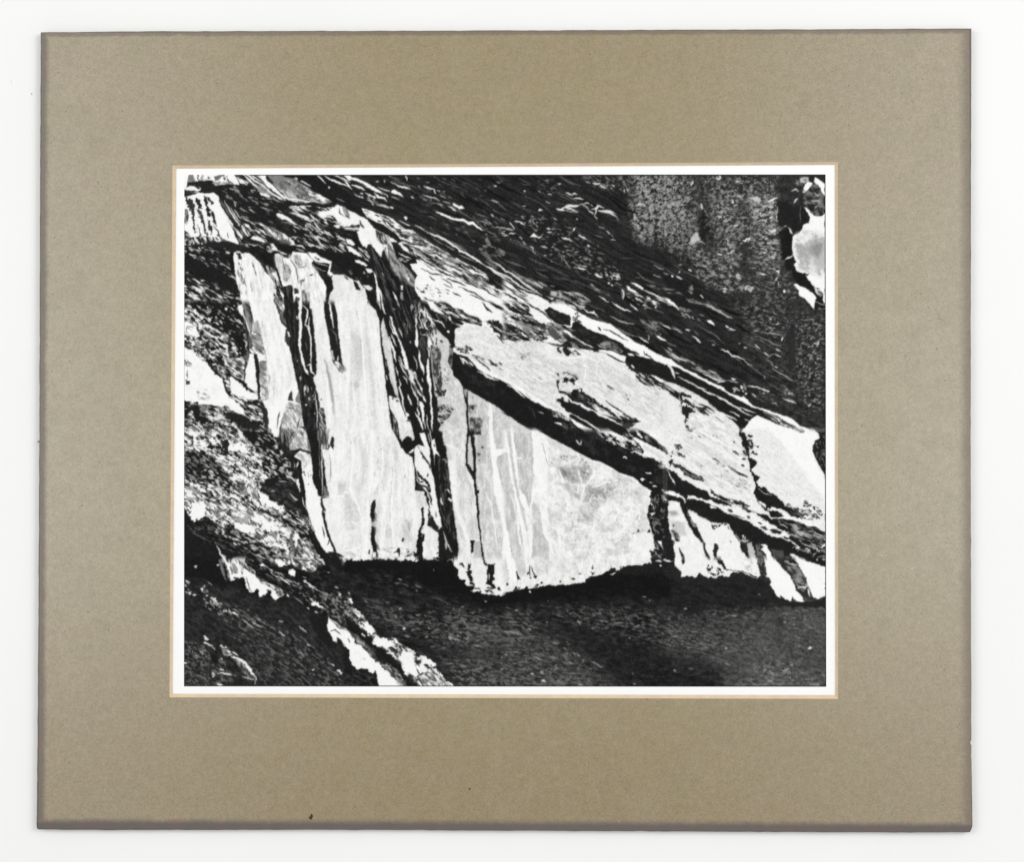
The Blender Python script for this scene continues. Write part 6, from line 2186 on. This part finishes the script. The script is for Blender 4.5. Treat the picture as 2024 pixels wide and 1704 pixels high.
class G:
    """short-hand for building node graphs"""
    def __init__(s, nt): s.nt = nt
    def n(s, t, **kw):
        x = s.nt.nodes.new(t)
        for k, v in kw.items(): setattr(x, k, v)
        return x
    def put(s, sock, v):
        if hasattr(v, 'is_output') or isinstance(v, bpy.types.NodeSocket): s.nt.links.new(v, sock)
        else: sock.default_value = v
    def m(s, op, a, b=0.0, c=None, clamp=False):
        x = s.n('ShaderNodeMath', operation=op, use_clamp=clamp)
        s.put(x.inputs[0], a); s.put(x.inputs[1], b)
        if c is not None: s.put(x.inputs[2], c)
        return x.outputs[0]
    def step(s, x, a, b, lo=0.0, hi=1.0):
        r = s.n('ShaderNodeMapRange', interpolation_type='SMOOTHSTEP')
        s.put(r.inputs['Value'], x)
        for k, v in (('From Min', a), ('From Max', b), ('To Min', lo), ('To Max', hi)): s.put(r.inputs[k], v)
        return r.outputs[0]
    def mix(s, f, a, b, mode='MIX'):
        x = s.n('ShaderNodeMix', data_type='RGBA', blend_type=mode)
        s.put(x.inputs[0], f); s.put(x.inputs[6], a); s.put(x.inputs[7], b)
        return x.outputs[2]
    def noise(s, vec, scale, detail=2.0, rough=0.5):
        x = s.n('ShaderNodeTexNoise'); s.put(x.inputs['Vector'], vec)
        x.inputs['Scale'].default_value = scale; x.inputs['Detail'].default_value = detail
        x.inputs['Roughness'].default_value = rough
        return x.outputs[0]

# ================================================================ materials
def mat_mount():
    """grey-olive mount board: rag flecks, yellower middle, painted lamp falloff, darker strip round the rim"""
    m, nt, b = new_mat('mount_board_face'); g = G(nt)
    co = g.n('ShaderNodeTexCoord').outputs['Object']
    sep = g.n('ShaderNodeSeparateXYZ'); g.put(sep.inputs[0], co); x, y = sep.outputs[0], sep.outputs[1]
    ax = g.m('ABSOLUTE', x)
    # the left and right sides are paler and greyer than the middle column
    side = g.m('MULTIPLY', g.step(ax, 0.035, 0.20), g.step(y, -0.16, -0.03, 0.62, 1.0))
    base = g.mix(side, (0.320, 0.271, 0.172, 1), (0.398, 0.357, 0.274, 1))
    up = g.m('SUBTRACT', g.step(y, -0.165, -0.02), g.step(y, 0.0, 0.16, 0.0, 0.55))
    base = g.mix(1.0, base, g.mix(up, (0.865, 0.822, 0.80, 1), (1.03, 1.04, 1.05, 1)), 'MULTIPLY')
    # rag mottling
    big = g.noise(co, 120, 3, 0.6); mid = g.noise(co, 520, 2, 0.6); fine = g.noise(co, 1500, 2, 0.7)
    base = g.mix(g.m('MULTIPLY', g.step(big, 0.38, 0.68), 0.22), base, (0.335, 0.275, 0.215, 1))
    base = g.mix(g.m('MULTIPLY', g.step(g.noise(co, 90, 2, .5), 0.45, 0.75), 0.15), base, (0.285, 0.275, 0.18, 1))
    k = g.m('ADD', g.m('MULTIPLY', g.m('SUBTRACT', mid, 0.5), 0.30), g.m('MULTIPLY', g.m('SUBTRACT', fine, 0.5), 0.62))
    k = g.m('ADD', 1.0, k)
    cc = g.n('ShaderNodeCombineXYZ')
    for i in range(3): g.put(cc.inputs[i], k)
    base = g.mix(1.0, base, cc.outputs[0], 'MULTIPLY')
    # scattered dark fibres
    vor = g.n('ShaderNodeTexVoronoi'); g.put(vor.inputs['Vector'], co); vor.inputs['Scale'].default_value = 330
    dots = g.m('MULTIPLY', g.step(vor.outputs['Distance'], 0.16, 0.07), g.step(g.noise(co, 260, 1), 0.56, 0.64))
    base = g.mix(g.m('MULTIPLY', dots, 0.55), base, (0.14, 0.11, 0.07, 1))
    # darker strip round the rim, strongest along the bottom
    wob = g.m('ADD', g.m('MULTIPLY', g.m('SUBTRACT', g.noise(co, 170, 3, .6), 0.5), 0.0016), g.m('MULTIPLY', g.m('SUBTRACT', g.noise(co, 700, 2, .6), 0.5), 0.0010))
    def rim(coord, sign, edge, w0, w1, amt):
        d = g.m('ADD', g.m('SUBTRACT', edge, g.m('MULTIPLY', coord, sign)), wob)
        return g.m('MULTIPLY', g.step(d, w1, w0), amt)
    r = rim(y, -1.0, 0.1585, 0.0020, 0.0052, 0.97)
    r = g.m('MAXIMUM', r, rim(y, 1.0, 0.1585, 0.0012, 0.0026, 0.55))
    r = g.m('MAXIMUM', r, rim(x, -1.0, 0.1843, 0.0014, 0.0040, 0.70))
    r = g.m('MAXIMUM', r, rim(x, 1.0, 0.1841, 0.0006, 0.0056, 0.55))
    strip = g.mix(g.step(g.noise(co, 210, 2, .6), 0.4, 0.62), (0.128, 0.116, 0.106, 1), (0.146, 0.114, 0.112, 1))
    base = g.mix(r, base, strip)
    # darker last fraction of a millimetre
    ed = g.m('MINIMUM', g.m('SUBTRACT', 0.1842, ax), g.m('SUBTRACT', 0.1584, g.m('ABSOLUTE', y)))
    base = g.mix(g.step(ed, 0.0006, 0.0001, 0.0, 0.55), base, (0.10, 0.088, 0.075, 1))
    g.put(b.inputs['Base Color'], base)
    b.inputs['Roughness'].default_value = 0.92; b.inputs['Specular IOR Level'].default_value = 0.06
    bp = g.n('ShaderNodeBump'); bp.inputs['Strength'].default_value = 0.35; bp.inputs['Distance'].default_value = 0.0003
    g.put(bp.inputs['Height'], g.m('ADD', g.m('MULTIPLY', mid, 0.6), fine)); g.put(b.inputs['Normal'], bp.outputs[0])
    return m

def mat_simple(name, col, var=0.08, scale=300, rough=0.85, spec=0.1, col2=None):
    m, nt, b = new_mat(name); g = G(nt)
    co = g.n('ShaderNodeTexCoord').outputs['Object']
    n = g.step(g.noise(co, scale, 3, .6), 0.3, 0.7)
    c2 = col2 or tuple(c * (1 - var) for c in col[:3]) + (1,)
    g.put(b.inputs['Base Color'], g.mix(n, col, c2))
    b.inputs['Roughness'].default_value = rough; b.inputs['Specular IOR Level'].default_value = spec
    return m

def mat_print():
    m, nt, b = new_mat('silver_print_emulsion'); g = G(nt)
    a = g.n('ShaderNodeAttribute', attribute_name='tone')
    g.put(b.inputs['Base Color'], a.outputs['Color'])
    b.inputs['Roughness'].default_value = 0.42; b.inputs['Specular IOR Level'].default_value = 0.06
    return m

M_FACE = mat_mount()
M_CORE = mat_simple('aged_board_core', (0.70, 0.57, 0.37, 1), scale=260, col2=(0.65, 0.50, 0.38, 1), spec=0.05)
M_SIDE = mat_simple('cut_board_side', (0.20, 0.18, 0.15, 1), var=.25, scale=400, spec=0.05)
M_BACK = mat_simple('backing_board', (0.55, 0.50, 0.42, 1), var=.1, spec=0.05)
M_PAPER = mat_simple('fibre_paper', (0.865, 0.87, 0.87, 1), var=0.012, scale=120, rough=.5, spec=0.08)
M_TABLE = mat_simple('white_sweep', (0.835, 0.835, 0.825, 1), var=0.012, scale=14, rough=.9, spec=0.03)
M_FLECK = mat_simple('brown_crumb', (0.085, 0.052, 0.028, 1), var=.4, scale=900)
M_DUST = mat_simple('grey_dust', (0.50, 0.50, 0.48, 1), var=.2, scale=900)
M_LINT = mat_simple('tan_lint', (0.33, 0.25, 0.21, 1), var=.3, scale=900)

# ================================================================ the white surface
nx, ny = 24, 20
V = [(-1.6 + 3.2 * i / nx, -1.4 + 2.8 * j / ny, 0) for j in range(ny + 1) for i in range(nx + 1)]
F = [(j * (nx + 1) + i, j * (nx + 1) + i + 1, (j + 1) * (nx + 1) + i + 1, (j + 1) * (nx + 1) + i) for j in range(ny) for i in range(nx)]
table = link('tabletop', mesh('tabletop', V, F), None, M_TABLE); table['kind'] = 'structure'

# ================================================================ mat board
Z_BACK, Z_PRINT, Z_FRONT = 0.0014, 0.0016, 0.00285
OUT = [(-0.18433, 0.15824), (-0.15205, 0.15854), (-0.07542, 0.15849), (0.00494, 0.15843), (0.08101, 0.15847), (0.15761, 0.15854), (0.18473, 0.15857), (0.18431, 0.07966), (0.18401, -0.00011), (0.18398, -0.07965), (0.18402, -0.11735), (0.18399, -0.12191), (0.18352, -0.123), (0.18398, -0.12409), (0.18399, -0.12726), (0.18385, -0.12845), (0.18405, -0.12983), (0.18415, -0.13717), (0.18434, -0.15578), (0.18396, -0.15697), (0.18346, -0.15806), (0.18287, -0.15825), (0.15695, -0.15839), (0.08078, -0.15839), (0.00515, -0.1583), (-0.03876, -0.15828), (-0.07736, -0.15824), (-0.08676, -0.15837), (-0.15094, -0.15869), (-0.1839, -0.15863), (-0.18462, -0.15817), (-0.18475, -0.15648), (-0.18451, -0.1313), (-0.18432, -0.06646), (-0.18424, -0.00629), (-0.18433, 0.07414)]
WT = [(-0.13149, 0.10496), (0.13202, 0.10584), (0.13177, -0.10599), (-0.13203, -0.10615)]       # window, face side
WB = [(-0.13019, 0.10383), (0.13099, 0.10481), (0.13085, -0.10465), (-0.13105, -0.10489)]       # window, print side

def fine_outline(pts, step, jit, seed):
    """walk the cut edge and roughen it by a few hundredths of a millimetre, the way a board edge frays"""
    rs = np.random.RandomState(seed); out = []
    n = len(pts)
    for i in range(n):
        (ax, ay), (bx, by) = pts[i], pts[(i + 1) % n]
        L = math.hypot(bx - ax, by - ay); k = max(1, int(L / step))
        for q in range(k):
            t = q / k; j = rs.randn() * jit if q else 0.0
            nxn, nyn = -(by - ay) / (L + 1e-9), (bx - ax) / (L + 1e-9)
            out.append((ax + (bx - ax) * t + nxn * j, ay + (by - ay) * t + nyn * j))
    return out
edge = fine_outline(OUT, 0.0032, 0.00005, 3)
mat_thing = thing('mat_board', 'olive grey window mat board with a darker rim, lying on the white surface', 'mat')

def ring_faces(edge_pts, win, zt):
    """face of the board between its outer edge and the window, as a fan of quads from four window corners"""
    import bmesh
    bm = bmesh.new()
    ov = [bm.verts.new((x, y, zt)) for x, y in edge_pts]
    oe = [bm.edges.new((ov[i], ov[(i + 1) % len(ov)])) for i in range(len(ov))]
    wv = [bm.verts.new((x, y, zt)) for x, y in win]
    we = [bm.edges.new((wv[i], wv[(i + 1) % len(wv)])) for i in range(len(wv))]
    bmesh.ops.triangle_fill(bm, use_beauty=True, use_dissolve=False, edges=oe + we)
    bmesh.ops.recalc_face_normals(bm, faces=bm.faces[:])
    for f in bm.faces:
        if f.normal.z < 0: f.normal_flip()
    return bm
CH = 0.00022                                      # softened arris
cx = sum(p[0] for p in edge) / len(edge); cy = sum(p[1] for p in edge) / len(edge)
def inset(pts, d):
    out = []; n = len(pts)
    for i in range(n):
        x0, y0 = pts[i - 1]; x1, y1 = pts[(i + 1) % n]; x, y = pts[i]
        tx, ty = x1 - x0, y1 - y0; L = math.hypot(tx, ty) + 1e-9
        out.append((x + ty / L * d, y - tx / L * d))
    return out
inner = inset(edge, CH)
bm = ring_faces(inner, WT, Z_FRONT)
me = bpy.data.meshes.new('front_face'); bm.to_mesh(me); bm.free()
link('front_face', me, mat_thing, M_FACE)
# arris + cut side of the front board
n = len(edge)
V = [(x, y, Z_FRONT) for x, y in inner] + [(x, y, Z_FRONT - CH) for x, y in edge] + [(x, y, Z_PRINT) for x, y in edge]
F = []
for i in range(n):
    j = (i + 1) % n
    F += [(i, j, n + j, n + i)[::-1], (n + i, n + j, 2 * n + j, 2 * n + i)[::-1]]
link('outer_edge', mesh('outer_edge', V, F), mat_thing, M_SIDE)
# bevels of the window: four cut faces, each a piece with its own slope
for i, nm in enumerate(('window_bevel',) * 4):
    j = (i + 1) % 4
    k = 24; V = []; F = []
    rs = np.random.RandomState(20 + i)
    for q in range(k + 1):
        t = q / k
        a = [WT[i][c] + (WT[j][c] - WT[i][c]) * t for c in (0, 1)]; b_ = [WB[i][c] + (WB[j][c] - WB[i][c]) * t for c in (0, 1)]
        jt = rs.randn() * 0.00002 if 0 < q < k else 0
        V += [(a[0], a[1], Z_FRONT), ((a[0] + b_[0]) / 2 + jt, (a[1] + b_[1]) / 2 + jt, (Z_FRONT + Z_PRINT) / 2 + 0.00003), (b_[0], b_[1], Z_PRINT + 0.00002)]
    for q in range(k):
        F += [(3 * q, 3 * q + 1, 3 * q + 4, 3 * q + 3), (3 * q + 1, 3 * q + 2, 3 * q + 5, 3 * q + 4)]
    link(nm, mesh(nm, V, F), mat_thing, M_CORE)
# backing board, a hair smaller than the front board
bo = inset(edge, 0.00035)
V = [(x, y, 0.0002) for x, y in bo] + [(x, y, Z_BACK) for x, y in bo]
F = [tuple(range(n, 2 * n))[::-1], tuple(range(n))] + [(i, (i + 1) % n, n + (i + 1) % n, n + i)[::-1] for i in range(n)]
link('backing_board', mesh('backing_board', V, F), mat_thing, M_BACK)

# ================================================================ the photographic print
pr = thing('photographic_print', 'black and white photograph of slabs and pillars of rock, white bordered, inside the mat window', 'photograph', (0, 0, 0))
PO = [(-0.1365, 0.1098), (0.1366, 0.1098), (0.1366, -0.1098), (-0.1365, -0.1098)]
PI = [(-0.12702, 0.10141), (0.12735, 0.10104), (0.12731, -0.10141), (-0.12652, -0.10195)]
zt = 0.00158
V = [(x, y, zt) for x, y in PO] + [(x, y, zt) for x, y in PI]
F = [(i, (i + 1) % 4, 4 + (i + 1) % 4, 4 + i)[::-1] for i in range(4)]
link('paper_border', mesh('paper_border', V, F), pr, M_PAPER)

painter = Painter()
painter.run(PICTURE)  # the lower right includes a reflection sheen, painted as lighter tone
tone = painter.finish()
lin = np.where(tone / 255 <= 0.04045, tone / 255 / 12.92, ((tone / 255 + 0.055) / 1.055) ** 2.4)
alb = np.clip(lin * PRINT_GAIN, 0.004, 0.87).astype(np.float32)
NX, NY = PW, PH
u = np.linspace(0, 1, NX); v = np.linspace(0, 1, NY)
uu, vv = np.meshgrid(u, v)
def bil(c):
    return (PI[0][c] * (1 - uu) + PI[1][c] * uu) * (1 - vv) + (PI[3][c] * (1 - uu) + PI[2][c] * uu) * vv
co = np.stack([bil(0), bil(1), np.full(uu.shape, zt)], -1).astype(np.float32).reshape(-1)
idx = np.arange(NX * NY).reshape(NY, NX)
quads = np.stack([idx[1:, :-1], idx[1:, 1:], idx[:-1, 1:], idx[:-1, :-1]], -1).reshape(-1, 4).astype(np.int32)
me = bpy.data.meshes.new('printed_image')
me.vertices.add(NX * NY); me.vertices.foreach_set('co', co)
me.loops.add(quads.size); me.loops.foreach_set('vertex_index', quads.reshape(-1))
me.polygons.add(len(quads)); me.polygons.foreach_set('loop_start', np.arange(0, quads.size, 4, dtype=np.int32))
me.update(calc_edges=True)
at = me.color_attributes.new('tone', 'FLOAT_COLOR', 'POINT')
rgba = np.ones((NX * NY, 4), np.float32)
a = alb.reshape(-1); rgba[:, 0] = a * 1.0; rgba[:, 1] = a * 0.995; rgba[:, 2] = a * 0.98
at.data.foreach_set('color', rgba.reshape(-1))
link('printed_image', me, pr, mat_print())

# ================================================================ crumbs and dust
def crumb(name, loc, pts, h, mat, label, cat):
    """a small irregular flake: a jagged outline domed up to height h"""
    n = len(pts); k = 0.55
    V = [(x, y, 0) for x, y in pts] + [(x * k, y * k, h) for x, y in pts] + [(0, 0, h * 1.15)]
    F = [(i, (i + 1) % n, n + (i + 1) % n, n + i) for i in range(n)] + [(n + i, n + (i + 1) % n, 2 * n) for i in range(n)]
    o = link(name, mesh(name, V, F), None, mat); o.location = loc
    return tag(o, label, cat)
mm = 0.001
def P(*a): return [(x * mm, y * mm) for x, y in a]
crumb('brown_crumb', (-0.07592, -0.1532, Z_FRONT), P((-.95, -.45), (-.2, -.75), (.1, -1.25), (.5, -.6), (.55, -.2), (.95, .15), (.9, .55), (.35, 1.35), (.05, .9), (-.45, .15)), .00045, M_FLECK,
      'dark brown crumb lying on the dark rim at the bottom of the mat', 'crumb')
crumb('dark_speck', (-0.01322, -0.14186, Z_FRONT), P((-.45, -.15), (0, -.3), (.5, 0), (.3, .3), (-.2, .2)), .0003, M_FLECK,
      'tiny dark speck on the plain lower part of the mat, below the photograph', 'speck')
crumb('lint_tuft', (-0.18478, -0.00488, Z_BACK), P((-.55, -.2), (0, -.35), (.4, -.1), (.35, .25), (-.1, .35), (-.4, .1)), .0014, M_LINT,
      'tan tuft of lint caught halfway down the left edge of the mat', 'lint')
crumb('dust_speck', (-0.18855, 0.1342, 0.0), P((-.3, .15), (-.1, -.5), (.1, -.45), (.3, .2), (0, .35)), .00025, M_DUST,
      'small grey speck on the white surface close to the mat upper left corner', 'speck')
crumb('dust_streak', (-0.1967, 0.1392, 0.0), P((-.25, .9), (-.15, -.8), (.1, -1.0), (.22, .3), (.05, .95)), .0001, mat_simple('pale_dust', (0.74, 0.74, 0.73, 1), var=.05),
      'faint pale grey streak of dust on the white surface at far left', 'dust')
